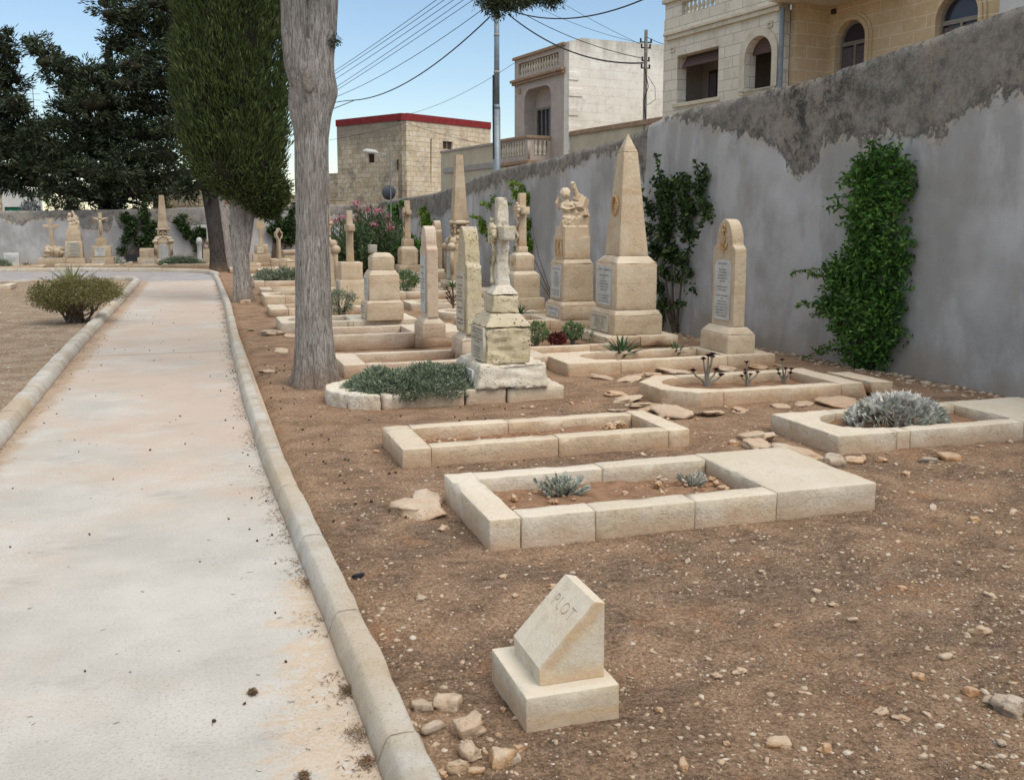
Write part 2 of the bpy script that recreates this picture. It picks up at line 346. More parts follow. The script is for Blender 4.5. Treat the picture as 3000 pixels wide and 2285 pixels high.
def M_wall():
    N = NT('wall_render', .92, .1); old = N.n('ShaderNodeAttribute', attribute_name='old').outputs['Fac']; x, y, z = N.sep()
    pl = N.mix(N.ramp(N.noise(.8, 7, .62, N.map((1, 1, .7))), .42, .58), hexc('b6b7b9'), hexc('9d9d9c'))
    pl = N.mix(N.math('MULTIPLY', N.ramp(N.noise(1.0, 6, .6, N.map((2.0, 2.0, .6), loc=(4, 4, 1))), .48, .62), .6), pl, hexc('969594'))
    pl = N.mix(N.math('MULTIPLY', N.ramp(N.noise(.5, 4, .5, N.map(loc=(8, 2, 2))), .5, .64), .6), pl, hexc('c4c6ca'))
    spots = N.ramp(N.noise(2.7, 7, .75, N.map((1, 1, .8), loc=(3, 1, 7))), .62, .72); pl = N.mix(N.math('MULTIPLY', spots, .5), pl, hexc('807f7d'))
    damp = N.ramp(N.math('ADD', z, N.math('MULTIPLY', N.math('SUBTRACT', N.noise(1.5, 5), .5), .9)), .05, .45, 1, 0); pl = N.mix(N.math('MULTIPLY', damp, .45), pl, hexc('9c8a74'))
    cr = N.noise(4.5, 10, .85, N.map((1, 1, .8))); dk = N.mix(N.ramp(cr, .38, .6), hexc('5a5957'), hexc('97948f'))
    dk = N.mix(N.ramp(N.noise(1.4, 8, .75, N.map(loc=(5, 2, 4))), .54, .66), dk, hexc('9b9186'))
    dk = N.mix(N.math('MULTIPLY', N.ramp(N.noise(38, 5, .8), .56, .66), .7), dk, hexc('a39c92'))
    dk = N.mix(N.math('MULTIPLY', N.ramp(N.noise(24, 5, .8, N.map(loc=(1, 2, 3))), .57, .66), .8), dk, hexc('232120'))
    black = N.ramp(N.noise(.9, 5, .65, N.map((1, 1, .5), loc=(2, 6, 1))), .55, .66); dk = N.mix(N.math('MULTIPLY', black, .6), dk, hexc('2b2928'))
    # broken edge between old masonry and new render, with lost flakes and islands on both sides
    e0 = N.math('ADD', old, N.math('MULTIPLY', N.math('SUBTRACT', N.noise(2.4, 5, .6), .5), .5))
    e = N.math('ADD', e0, N.math('MULTIPLY', N.math('SUBTRACT', N.noise(8, 9, .82, N.map((1, 1, .7))), .5), 1.15))
    x_, y_, z_ = N.sep(); drip = N.math('MULTIPLY', N.ramp(N.math('ABSOLUTE', N.math('SUBTRACT', y_, 10.6)), .3, 1.5, 1, 0), N.ramp(old, -.1, .25))
    dk = N.mix(N.math('MULTIPLY', N.math('MULTIPLY', drip, N.ramp(cr, .42, .56, 1, .15)), .85), dk, hexc('2c2b2a'))
    dk = N.mix(N.math('MULTIPLY', N.ramp(N.noise(2.2, 9, .8, N.map(loc=(9, 9, 9))), .5, .6), .7), dk, hexc('a39b90'))
    dk = N.mix(N.math('MULTIPLY', N.ramp(N.noise(.9, 9, .78, N.map(loc=(2, 8, 5))), .47, .6), .6), dk, N.mix(N.ramp(N.noise(14, 6, .8), .4, .6), hexc('a8a49e'), hexc('8b8680')))
    m = N.ramp(e, -.06, .07, 0, .95); e3 = N.math('ADD', e0, N.math('MULTIPLY', N.math('SUBTRACT', N.noise(5, 8, .8, N.map(loc=(3, 3, 3))), .5), .9))
    pl = N.mix(N.math('MULTIPLY', N.ramp(e3, -.22, -.02), .7), pl, N.mix(N.ramp(N.noise(7, 6, .7), .4, .6), hexc('b5aa9a'), hexc('9c9992')))
    col = N.mix(m, pl, dk)
    h = N.math('ADD', N.math('MULTIPLY', N.noise(22, 8, .75), N.math('ADD', N.math('MULTIPLY', m, 1.2), .18)), N.math('MULTIPLY', m, .5))
    h = N.math('ADD', h, N.math('MULTIPLY', N.noise(3, 3), .4))
    return N.done(col, N.bump(h, .8, .03))
M['wall'] = M_wall()
def M_bark(name, a, b, c):
    N = NT(name, .95, .1); tc = N.n('ShaderNodeTexCoord').outputs['Object']
    v = N.map((1, 1, .12), tc); n = N.noise(48, 8, .75, v, 1.2); n2 = N.noise(3, 5, .6, tc)
    col = N.mix(N.ramp(n, .36, .6), hexc(a), hexc(b)); col = N.mix(N.math('MULTIPLY', N.ramp(n2, .45, .65), .45), col, hexc(c))
    z = N.sep(tc)[2]; col = N.mix(N.ramp(N.math('ADD', z, N.math('MULTIPLY', N.noise(6, 4), .4)), .1, .6, .6, 0), col, hexc('8b7059'))
    return N.done(col, N.bump(n, 1.0, .03))
M['bark'] = M_bark('cypress_bark', '66605b', 'bab4ad', '8c837b')
M['barkd'] = M_bark('cypress_bark_dark', '2f2b29', '5a5450', '3d3835')
def M_leaf(name, cols, rough=.6, trans=.15, spec=.3):
    N = NT(name, rough, spec); r = N.n('ShaderNodeNewGeometry').outputs['Random Per Island']
    cr = N.n('ShaderNodeValToRGB'); N.put(cr.inputs[0], r); e = cr.color_ramp.elements
    e[0].color = hexc(cols[0]); e[1].color = hexc(cols[-1])
    for i, c in enumerate(cols[1:-1]): q = e.new((i + 1) / (len(cols) - 1)); q.color = hexc(c)
    c = N.mix(N.ramp(N.noise(1.4, 3), .35, .65), cr.outputs[0], N.mix(1, cr.outputs[0], (.72, .78, .7, 1), 'MULTIPLY'))
    N.done(c)
    if trans:
        t = N.n('ShaderNodeBsdfTranslucent'); N.put(t.inputs[0], c); mx = N.n('ShaderNodeMixShader'); mx.inputs[0].default_value = trans
        N.t.links.new(N.b.outputs[0], mx.inputs[1]); N.t.links.new(t.outputs[0], mx.inputs[2]); N.t.links.new(mx.outputs[0], N.t.nodes['Material Output'].inputs[0])
    return N.m
M['cyp'] = M_leaf('cypress_foliage', ['35422a', '44522d', '525f33', '636b38'], trans=.1)
M['cypd'] = M_leaf('cypress_foliage_dark', ['2c3326', '3a4331', '455039', '535b40'], trans=.05)
M['climb'] = M_leaf('climber_leaf', ['36542a', '497036', '5c863d', '7ba04a'], trans=.25)
M['climbd'] = M_leaf('climber_leaf_dark', ['27381f', '34492a', '415a30', '5d6f3c'], trans=.2)
M['ivy'] = M_leaf('ivy_leaf', ['5b7a2c', '6f8f35', '87a443', '96ae52'], trans=.3)
M['olea'] = M_leaf('oleander_leaf', ['3a4d33', '4c6240', '5f7350', '76855f'], trans=.1)
M['lav'] = M_leaf('greygreen_leaf', ['616b58', '78836d', '8e9782', 'a4aa97'], trans=.1)
M['silver'] = M_leaf('silver_leaf', ['a9a8a2', 'c2c0ba', 'd8d6d0', 'eae8e3'], trans=.1, rough=.9)
M['aloe'] = M_leaf('aloe_leaf', ['3b5236', '4b6545', '5a7350'], trans=0, rough=.45)
M['agave'] = M_leaf('agave_leaf', ['7f8b78', '9aa38a', 'b9b58d'], trans=0)
M['succ'] = M_leaf('succulent_leaf', ['5d7350', '71875c', '8b9c6d'], trans=.05)
M['redsucc'] = M_leaf('red_succulent_leaf', ['4c2225', '6a2e2e', '7d3d38'], trans=.05)
M['aeon'] = M_leaf('aeonium_rosette', ['2d1a20', '41242a', '55323a'], trans=0)
M['shrub'] = M_leaf('shrub_leaf', ['6a6a40', '7d7a48', '8f8650', '6f6351'], trans=.15)
M['petal'] = M_leaf('pink_petal', ['d77c9a', 'e39bb0', 'efbac6'], trans=.3)
M['red_petal'] = M_leaf('red_petal', ['a82840', 'c04055', 'b03048'], trans=.3)
M['twig'] = M_simple('twig', '6b5b4b', '4b3f35', 20)
M['coreshade'] = M_simple('crown_core_shade', '3b382b', '262419', 12, 1, 1.0, bd=.1)  # shade inside the crowns, put into the dark colour of their cores
M['twigd'] = M_simple('dry_litter', '6d5443', '4a382c', 50, .95)
M['succstem'] = M_simple('succulent_stem', '8b8a80', '6f6c62', 30)
M['cone'] = M_simple('cypress_cone', '5c4839', '3f3026', 90, .9, .5)
M['steel'] = M_simple('galvanised_steel', '8d98a0', '76828b', 4, .5, .05, metal=.3)
M['cable'] = M_simple('black_cable', '24272b', '2e3136', 5, .6, 0)
M['soil'] = M_simple('grave_soil', '9d7d64', '7c604b', 14, .95, 1.0, bd=.03)
# ============================================================ GROUND, PATH, KERBS
def grid_lines(spec):
    out = []
    for a, b, st in spec:
        n = max(1, int(round((b - a) / st)))
        out += [a + (b - a) * i / n for i in range(n)]
    return out + [spec[-1][1]]
def gz(x, y):
    """height of the bare soil"""
    if -14 < x < 9 and -2 < y < 45:
        h = .016 * noise.noise(Vector((x * .9, y * .9, 0))) + .009 * noise.noise(Vector((x * 4, y * 4, 3)))
        if -1.62 < x < .55 and y < 31: return -.06
        return h + (.004 * noise.noise(Vector((x * 15, y * 15, 8))) if y < 9 else 0)
    return 0.0
def in_road(x, y): return y < far_kerb_y(x) and y > near_kerb_y(x) and x < .52
def far_kerb_y(x): return interp([(-40, 37.6), (-12, 37.0), (-6.4, 36.2), (-1.45, 34.8), (-.4, 33.9), (.2, 33.0), (.5, 31.5), (.53, 29)], x)
def near_kerb_y(x): return interp([(-40, 29.4), (-8, 29.3), (-4.6, 29.6), (-2.6, 30.2), (-1.9, 30.1), (-1.62, 29.6), (-1.6, 0)], x)
xs = grid_lines([(-600, -40, 80), (-40, -12, 4), (-12, -2, .35), (-2, .6, .1), (.6, 4.4, .045), (4.4, 8, .08), (8, 30, 2), (30, 600, 90)])
ys = grid_lines([(-30, 1, 4), (1, 7, .045), (7, 12, .08), (12, 45, .3), (45, 80, 5), (80, 900, 100)])
Vn = []
for y in ys:
    for x in xs:
        z = gz(x, y)
        if in_road(x, y): z = -.06
        Vn.append((x, y, z))
nx = len(xs); Fn = np.array([(j * nx + i, j * nx + i + 1, (j + 1) * nx + i + 1, (j + 1) * nx + i) for j in range(len(ys) - 1) for i in range(nx - 1)])
o = link('ground', mesh_np(np.array(Vn), Fn), M['ground'], smooth=True); tag(o, kind='structure')
# path and cross road: one concrete sheet
mb = MB(); ny = 60; L_ = [(-1.56, y) for y in (0, 8, 14, 20, 26, 29.6)] ; poly = [(.5, 0), (.5, 8), (.5, 16), (.5, 24), (.52, 29)]
mb.v = []; rows = []
yy = grid_lines([(0, 29, .5)])
for y in yy: rows.append(((-1.6, y), (.52, y)))
vs = []; fs = []
for j, (a, b) in enumerate(rows):
    for i in range(9):
        t = i / 8; x = a[0] + (b[0] - a[0]) * t; vs.append((x, a[1], .003 * noise.noise(Vector((x * 2, a[1] * 2, 0)))))
for j in range(len(rows) - 1):
    for i in range(8): fs.append((j * 9 + i, j * 9 + i + 1, (j + 1) * 9 + i + 1, (j + 1) * 9 + i))
mb.add(vs, fs)
o = mb.build('path', M['path'], smooth=True); tag(o, kind='structure')
mb = MB(); xr = [-40, -25, -15, -10, -8, -6.4, -5, -4, -3, -2.4, -1.9, -1.6, -1.2, -.8, -.4, -.1, .2, .35, .52]
vs = []; fs = []
for x in xr:
    y0 = max(near_kerb_y(x), 29.0) if x < -1.6 else 29.0
    vs += [(x, y0, 0), (x, far_kerb_y(x), 0)]
for i in range(len(xr) - 1): fs.append((2 * i, 2 * i + 2, 2 * i + 3, 2 * i + 1))
mb.add(vs, fs); o = mb.build('road', M['path']); tag(o, kind='structure')
# kerbs
def kerb(name, line, w=.1, slope=.03, h=.1, seglen=1.0, side=1, rough=.004, zb=-.05, fine=.12):
    """cast kerb stones laid along line (inner top edge); side=+1: body lies to the right of the travel direction"""
    mb = MB(); pts = [Vector((p[0], p[1], 0)) for p in line]; d = [0]
    for a, b in zip(pts, pts[1:]): d.append(d[-1] + (b - a).length)
    def at(s):
        for i in range(len(pts) - 1):
            if s <= d[i + 1] or i == len(pts) - 2:
                t = (s - d[i]) / (d[i + 1] - d[i]); p = pts[i].lerp(pts[i + 1], t); v = (pts[i + 1] - pts[i]).normalized(); return p, v
    s = 0; k = 0
    prof = [(-slope, zb), (-slope, .012), (-slope * .55, h * .6), (.0, h * .93), (.012, h), (w * .5, h + .002), (w - .012, h), (w, h * .9), (w, zb)]
    while s < d[-1] - .05:
        L = min(seglen * (1 + .12 * noise.noise(Vector((k * 1.7, 3, 1)))), d[-1] - s); n = max(2, int(L / (fine if s < 9 else .4))); vs = []; fs = []
        dx = .003 * noise.noise(Vector((k * 3.1, 0, 0))); dz = .005 * noise.noise(Vector((0, k * 2.3, 0)))
        for i in range(n + 1):
            ss = s + .006 + (L - .012) * i / n; p, v = at(ss); q = Vector((v.y, -v.x, 0)) * side
            for j, (a, z) in enumerate(prof):
                r = rough * noise.fractal(Vector((ss * 6, j * .8, k * 5)), 1, 2, 3) * 1.6
                ends = -.006 if (i in (0, n)) and 1 < j < 8 else 0
                w_ = p + q * (a + dx + (r if j > 0 else 0)); vs.append((w_.x, w_.y, z + (dz + r + ends if z > 0 else 0)))
        m = len(prof)
        for i in range(n):
            for j in range(m - 1):
                f = (i * m + j, (i + 1) * m + j, (i + 1) * m + j + 1, i * m + j + 1); fs.append(f if side < 0 else f[::-1])
        fs.append(tuple(range(m)) if side > 0 else tuple(range(m))[::-1]); fs.append(tuple(n * m + j for j in range(m))[::-1] if side > 0 else tuple(n * m + j for j in range(m)))
        mb.add(vs, fs); s += L; k += 1
    o = mb.build(name, M['kerb'], smooth=True); tag(o, kind='structure')
    e = o.modifiers.new("split", 'EDGE_SPLIT'); e.split_angle = R(50); return o
kerb('kerb', [(.515, .8), (.495, 2.5), (.48, 3.4), (.445, 4.7), (.39, 6.8), (.365, 9), (.385, 13), (.47, 20), (.45, 28), (.42, 30.2)], w=.096, side=1, rough=.0035)
kerb('kerb', [(-1.44, .8), (-1.47, 7.8), (-1.54, 13), (-1.57, 28), (-1.6, 29.0), (-1.72, 29.6), (-1.95, 29.95), (-2.4, 30.15)], w=.13, slope=.04, side=-1, rough=.005, fine=.15)
kerb('kerb', [(-2.42, 30.16), (-3.2, 29.95), (-4.6, 29.6), (-8, 29.3), (-20, 29.3)], w=.1, side=-1, h=.06, seglen=1.4)
kerb('kerb', [(.42, 30.25), (.44, 31.3), (.2, 32.9), (-.35, 33.8), (-1.45, 34.7), (-3.9, 35.6), (-6.4, 36.1), (-12, 36.9), (-30, 37.3)], w=.14, side=1, h=.12, seglen=1.2)
# ============================================================ CEMETERY WALLS
WL = [(7.3, -6), (7.25, 4), (7.24, 8.6), (7.08, 10.4), (6.95, 11.2), (6.75, 13.3), (6.95, 24.5), (7.4, 31.3), (7.7, 43.2)]
TOP = [(-6, 3.8), (3.6, 3.72), (5, 3.68), (7.32, 3.6), (8.52, 3.53), (10.03, 3.36), (11.46, 3.29), (13.01, 3.25), (14.1, 3.16), (14.2, 3.07), (16.44, 2.99), (18.57, 2.91), (22.23, 2.90), (25.92, 2.76), (27.93, 2.66), (31.79, 2.56), (34.1, 2.55), (42.4, 2.5), (44, 2.48)]
OLD = [(-6, 2.9), (7.26, 2.86), (7.46, 2.84), (7.99, 2.79), (8.14, 2.67), (8.32, 2.52), (8.85, 2.58), (9.55, 2.63), (10.11, 2.6), (10.21, 2.37), (10.54, 2.3), (10.7, 2.35), (10.84, 2.59), (11.39, 2.76), (11.76, 2.84), (12.36, 3.02), (12.87, 3.14), (13.33, 3.23), (13.9, 3.3), (14.15, 3.2), (14.2, 2.1), (14.35, 2.4), (14.6, 2.85), (16.44, 2.84), (17.59, 2.72), (20.24, 2.6), (22.96, 2.57), (25.7, 2.4), (28.3, 2.13), (30, 1.85), (32.4, 1.9), (36, 1.77), (38, 1.85), (41.3, 2.2), (44, 2.2)]
def build_wall(name, line, topf, oldf, thick, side, label, step=.12, zst=.085, par=None, smin=None):
    pts = [Vector((a, b, 0)) for a, b in line]; d = [0]
    for a, b in zip(pts, pts[1:]): d.append(d[-1] + (b - a).length)
    cols = []; s = 0
    while s <= d[-1]:
        for i in range(len(pts) - 1):
            if s <= d[i + 1] + 1e-6: break
        t = (s - d[i]) / (d[i + 1] - d[i]); p = pts[i].lerp(pts[i + 1], t); v = (pts[i + 1] - pts[i]).normalized()
        cols.append((p, Vector((v.y, -v.x, 0)) * side)); s += step
    K = 38; vs = []; fs = []; at = []
    for p, q in cols:
        key = par(p); zt = topf(key) + .022 * noise.noise(Vector((key * 2.2, 0, 0))) + .012 * noise.noise(Vector((key * 9, 0, 0))); zo = oldf(key)
        for k in range(K + 1):
            z = -.1 + (zt + .1) * k / K; o_ = max(-1, min(1, (z - zo) / .8))
            r = .02 * noise.noise(Vector((key * .6, z * .6, 1))) + .006 * noise.noise(Vector((key * 3, z * 3, 5)))
            if o_ > 0: r += .02 * noise.fractal(Vector((key * 5, z * 5, 2)), 1, 2, 3) + .012
            if k == K: r += .02
            w_ = p + q * r; vs.append((w_.x, w_.y, z)); at.append(o_)
        w_ = p + q * (thick * .35); vs.append((w_.x, w_.y, zt + .015 + .012 * noise.noise(Vector((key * 6, 1, 1))))); at.append(1)
        w_ = p + q * (thick * .7); vs.append((w_.x, w_.y, zt + .012 + .012 * noise.noise(Vector((key * 6, 7, 1))))); at.append(1)
        w_ = p + q * thick; vs.append((w_.x, w_.y, zt - .02)); at.append(1)
        vs.append((w_.x, w_.y, -.1)); at.append(-.2)
    m = K + 5
    for i in range(len(cols) - 1):
        for j in range(m - 1):
            f = (i * m + j, i * m + j + 1, (i + 1) * m + j + 1, (i + 1) * m + j); fs.append(f if side > 0 else f[::-1])
    me = bpy.data.meshes.new("m"); me.from_pydata(vs, [], fs); me.update()
    a = me.attributes.new('old', 'FLOAT', 'POINT'); a.data.foreach_set('value', at)
    o = link(name, me, M['wall'], smooth=True); return tag(o, label, 'wall')
build_wall('cemetery_wall', WL, lambda y: interp(TOP, y), lambda y: interp(OLD, y), .42, 1,
           'tall grey rendered cemetery wall with dark weathered sloping top, running along the right', par=lambda p: p.y)
OLDB = [(-40, 1.7), (-7.4, 1.82), (-6.6, 1.55), (-6.04, 1.8), (-4.6, 1.76), (-4.45, 1.37), (-3.35, 1.33), (-3.2, 1.95), (-2.9, 1.2), (-2.2, 1.3), (-1.5, 1.75), (-.9, 1.6), (-.4, 1.5), (1.3, 1.7), (2.4, 2.0), (4.2, 2.2), (5.0, 2.0), (6, 1.95), (7.6, 2.1)]
TOPB = [(-40, 2.0), (-7.37, 2.05), (-1.6, 2.16), (.33, 2.24), (3.68, 2.35), (7.8, 2.36)]
build_wall('cemetery_wall', [(-40, 43.6), (-8, 43.1), (7.68, 43.0)], lambda x: interp(TOPB, x), lambda x: interp(OLDB, x), .4, -1,
           'low pale cemetery wall with patchy render closing off the far end behind the monuments', par=lambda p: p.x, step=.2)
# ============================================================ BUILDINGS BEYOND THE WALL
def M_block(name, c1, c2, mortar, bw, bh, ms, stain='8a7f6d', samt=.4, topz=None, bump=.5, dist=0.0):
    N = NT(name, .92, .15); tc = N.n('ShaderNodeTexCoord').outputs['Object']; x, y, z = N.sep(tc)
    cb = N.n('ShaderNodeCombineXYZ'); N.put(cb.inputs[0], N.math('ADD', N.math('ADD', x, y), N.math('MULTIPLY', N.noise(3, 4, .6, tc), dist))); N.put(cb.inputs[1], N.math('ADD', z, N.math('MULTIPLY', N.noise(2.3, 5, .6, N.map(loc=(5, 5, 5), src=tc)), dist)))
    b = N.n('ShaderNodeTexBrick'); N.put(b.inputs['Vector'], cb.outputs[0]); b.inputs['Scale'].default_value = 1
    b.inputs['Brick Width'].default_value = bw; b.inputs['Row Height'].default_value = bh; b.inputs['Mortar Size'].default_value = ms
    b.inputs['Mortar Smooth'].default_value = .3; b.inputs['Color1'].default_value = hexc(c1); b.inputs['Color2'].default_value = hexc(c2); b.inputs['Mortar'].default_value = hexc(mortar)
    col = b.outputs['Color']; n = N.noise(1.1, 8, .7, tc); n2 = N.noise(5, 8, .7, tc)
    col = N.mix(N.math('MULTIPLY', N.ramp(n, .45, .65), samt), col, hexc(stain)); col = N.mix(N.math('MULTIPLY', N.ramp(n2, .52, .66), samt), col, hexc(stain)); col = N.mix(N.math('MULTIPLY', N.ramp(N.noise(9, 9, .8, N.map(loc=(4, 4, 4), src=tc)), .53, .6), samt * .8), col, hexc('ddd6c6'))
    if topz is not None:
        st = N.math('ADD', z, N.math('MULTIPLY', N.math('SUBTRACT', N.noise(1.0, 7, .75, N.map((2.5, 2.5, .7), tc)), .5), 2.2))
        col = N.mix(N.ramp(st, topz - .9, topz + .2, 0, .7), col, hexc(stain))
    h = N.math('ADD', N.math('MULTIPLY', b.outputs['Fac'], -.8), N.math('MULTIPLY', n2, .6)); return N.done(col, N.bump(h, bump, .02))
M['b3a'] = M_block('house_cream_blocks', 'dfd9ca', 'd6cebd', '9a9284', .62, .27, .007, '9c9484', .3)
M['b3b'] = M_block('house_honey_blocks', 'cbb594', 'c4ad8a', 'd9ceb8', .62, .27, .011, 'b0946e', .35)
M['plain3'] = M_simple('house_cream_trim', 'd6cebc', 'c0b6a2', 3, .9, .3)
M['b1s'] = M_block('house_side_wash', 'ebe7de', 'e6e1d6', 'd9d2c5', .6, .27, .005, '9a9388', .28, topz=7.5)
M['b1f'] = M_simple('house_mauve_paint', 'b9ada4', 'ab9f97', 3, .85, .15)
M['b1t'] = M_simple('house_tan_trim', 'a88f78', '8d7662', 6, .85, .2)
M['beige'] = M_simple('garden_wall_beige', 'c6bda6', 'b3a993', 1.2, .9, .2)
M['band'] = M_simple('grey_band', 'a9a4a0', '9b958f', 3, .9, .2)
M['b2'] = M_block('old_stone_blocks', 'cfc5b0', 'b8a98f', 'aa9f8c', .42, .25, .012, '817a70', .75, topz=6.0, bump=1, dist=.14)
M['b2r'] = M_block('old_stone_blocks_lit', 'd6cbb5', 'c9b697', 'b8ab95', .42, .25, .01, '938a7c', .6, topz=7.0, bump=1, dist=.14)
M['redp'] = M_simple('red_painted_band', '8a2b2b', '6e2426', 5, .8, .3)
M['terr'] = M_block('terrace_blocks', 'b3a68d', 'a29478', '6e6557', .9, .3, .02, '77705f', .6, bump=1, dist=.1)
M['glass'] = M_simple('window_glass_dark', '2b2a33', '3a3340', 1.0, .15, 0, .5)
M['curtain'] = M_simple('net_curtain', '6d6567', '544e50', 25, .7, .2)
M['frame'] = M_simple('window_frame_metal', '8a857b', '79746b', 8, .5, 0)
M['woodd'] = M_simple('dark_wood', '453830', '332a24', 12, .7, .2)
M['blind'] = M_simple('brown_roller_blind', '6b5552', '584543', 40, .8, .3)
M['room'] = M_simple('loggia_plaster', 'a99a8d', '9a8b7f', 1.5, .9, .1)
M['whitew'] = M_simple('white_house_wall', 'c9cbc8', 'b9bbb8', 1, .9, .1)
M['green'] = M_simple('green_shutter', '1f6b50', '195a44', 3, .7, .1)
AZ = R(9.6)
def circ(cx, cz, r, a0, a1, n=20): return [(cx + r * cos(R(a0 + (a1 - a0) * i / n)), cz + r * sin(R(a0 + (a1 - a0) * i / n))) for i in range(n + 1)]
def arch(cx, z0, zs, r): return [(cx - r, z0), (cx + r, z0)] + circ(cx, zs, r, 0, 180)
def wallplate(outline, th, holes, name, mat, parent, y=0, bevel=0):
    me = plate(outline, th, holes, bevel); xform(me, Matrix.Translation((0, y + th / 2, 0)) @ FACEY); return link(name, me, mat, parent)
def rc(x0, x1, z0, z1): return [(x0, z0), (x1, z0), (x1, z1), (x0, z1)]
# ---- house with loggia and arched windows
h3 = empty('terraced_house', (12.2, 24.5, 0), 'cream limestone house with loggia openings and a honey coloured wing with arched windows', 'house', rz=-(R(90) - AZ))
wallplate(rc(-.06, 4.42, 0, 7.0), .3, [rc(.56, 2.25, 4.76, 6.0), arch(3.75, 4.78, 5.52, .47)], 'wall', M['b3a'], h3)
wallplate(rc(-.06, 4.42, 7.0, 7.42), .22, [rc(.66, 2.03, 6.9 + .12, 7.36), rc(2.75, 4.1, 7.02, 7.36)], 'parapet', M['b3a'], h3, y=.03)
MB().box(-.12, 4.5, -.06, .34, 7.42, 7.54).build('coping', M['plain3'], h3, bevel=.02)
mb = MB(); mb.box(0.08, 4.46, -.14, 0, 6.55, 6.63); mb.box(.1, 4.46, -.09, 0, 6.44, 6.55); mb.build('cornice', M['plain3'], h3, bevel=.015)
BAL = [(.05, 0), (.05, .03), (.032, .05), (.05, .1), (.058, .15), (.04, .22), (.03, .26), (.045, .29), (.045, .33)]
for x in [.74 + .172 * i for i in range(8)] + [2.83 + .172 * i for i in range(8)]:
    MB().lathe(BAL, 10).build('baluster', M['plain3'], h3, loc=(x, .14, 7.025), smooth=True)
wallplate(arch(3.75, 4.78, 5.52, .66) , .05, [arch(3.75, 4.7, 5.52, .47)], 'arch_surround', M['plain3'], h3, y=-.05)
MB().box(.45, 2.35, -.06, .3, 4.66, 4.755).build('window_sill', M['plain3'], h3, bevel=.01)
MB().box(3.15, 4.35, -.05, .3, 4.68, 4.775).build('window_sill', M['plain3'], h3, bevel=.01)
mb = MB(); mb.box(.27, 4.4, 1.07, 1.15, 4.0, 6.5); mb.box(.25, .27, .3, 1.15, 4, 6.5); mb.box(4.3, 4.4, .3, 1.07, 4, 6.5); mb.box(2.6, 2.7, .3, 1.07, 4, 6.5); mb.box(.27, 4.3, .3, 1.07, 6.4, 6.5); mb.box(.27, 4.3, .3, 1.07, 3.95, 4.05)
mb.build('loggia', M['room'], h3)
d = wallplate(rc(.62, 1.32, 4.06, 5.66), .05, [], 'door', M['woodd'], h3, y=1.01)
mb = MB(); mb.box(.68, .94, .99, 1.01, 4.15, 5.58); mb.box(1.0, 1.26, .99, 1.01, 4.15, 5.58); mb.build('pane', M['curtain'], d)
mb = MB(); mb.add([(.6, .28, 5.95), (2.22, .28, 5.95), (2.22, .12, 5.7), (.6, .12, 5.7), (.6, .31, 5.95), (2.22, .31, 5.95), (2.22, .15, 5.68), (.6, .15, 5.68)], [(0, 1, 2, 3), (7, 6, 5, 4), (0, 4, 5, 1), (3, 2, 6, 7), (0, 3, 7, 4), (1, 5, 6, 2)]); mb.build('roller_blind', M['blind'], h3)
MB().box(3.3, 4.2, .18, .24, 5.62, 5.98).build('roller_blind', M['blind'], h3)
for x in (.25, 3.98):
    wallplate(rc(x, x + .2, 6.12, 6.27), .03, [rc(x + .05, x + .15, 6.17, 6.22)], 'vent', M['plain3'], h3, y=-.03)
MB().tube([(4.5, -.02, 0), (4.5, -.02, 6.5)], .055, 8).build('drain_pipe', M['steel'], h3)
# recessed wing
W0 = 1.3
wallplate(rc(4.42, 9.2, 0, 6.7), .3, [arch(5.34, 4.2, 5.75, .44), arch(8.15, 4.2, 5.75, .5)], 'wing_wall', M['b3b'], h3, y=W0)
MB().box(4.44, 4.62, .3, W0, 0, 6.7).build('return_wall', M['b3b'], h3)
MB().box(4.42, 6.9, -.35, W0, 6.6, 6.72).build('balcony_slab', M['plain3'], h3, bevel=.02)
MB().box(4.42, 6.9, -.4, -.28, 6.66, 6.95).build('balcony_edge', M['band'], h3, bevel=.03)
MB().box(6.9, 9.2, W0 - .2, W0 + .3, 6.7, 7.6).build('upper_wall', M['b3b'], h3)
for cx, r in ((5.34, .44), (8.15, .5)):
    wallplate(arch(cx, 4.2, 5.75, r + .1), .05, [arch(cx, 4.1, 5.75, r)], 'arch_surround', M['b3b'], h3, y=W0 - .05)
    wallplate(arch(cx, 4.2, 5.75, r + .18), .03, [arch(cx, 4.1, 5.75, r + .105)], 'arch_moulding', M['b3b'], h3, y=W0 - .03)
    f = wallplate(arch(cx, 4.2, 5.75, r - .01), .05, [rc(cx - r + .05, cx - .03, 4.25, 5.66), rc(cx + .03, cx + r - .05, 4.25, 5.66), [(cx - r + .06, 5.75), (cx + r - .06, 5.75)] + circ(cx, 5.75, r - .06, 8, 172)], 'window', M['frame'], h3, y=W0 + .12)
    wallplate(arch(cx, 4.2, 5.75, r - .02), .01, [], 'pane', M['glass'], f, y=W0 + .17)
    c = MB(); n = 40
    for i in range(n):
        x0 = cx - r + .04 + (2 * r - .08) * i / n; x1 = x0 + (2 * r - .08) / n
        c.add([(x0, W0 + .155 + .008 * sin(i * 1.9), 4.25), (x1, W0 + .155 + .008 * sin((i + 1) * 1.9), 4.25), (x1, W0 + .155 + .008 * sin((i + 1) * 1.9), 5.62), (x0, W0 + .155 + .008 * sin(i * 1.9), 5.62)], [(0, 1, 2, 3)])
    c.build('curtain', M['curtain'], f)
MB().box(4.72, 4.85, W0 - .05, W0, 6.42, 6.53).build('vent', M['woodd'], h3)
MB().tube([(9.22, W0 - .02, 0), (9.22, W0 - .02, 7)], .06, 8).build('drain_pipe', M['steel'], h3)
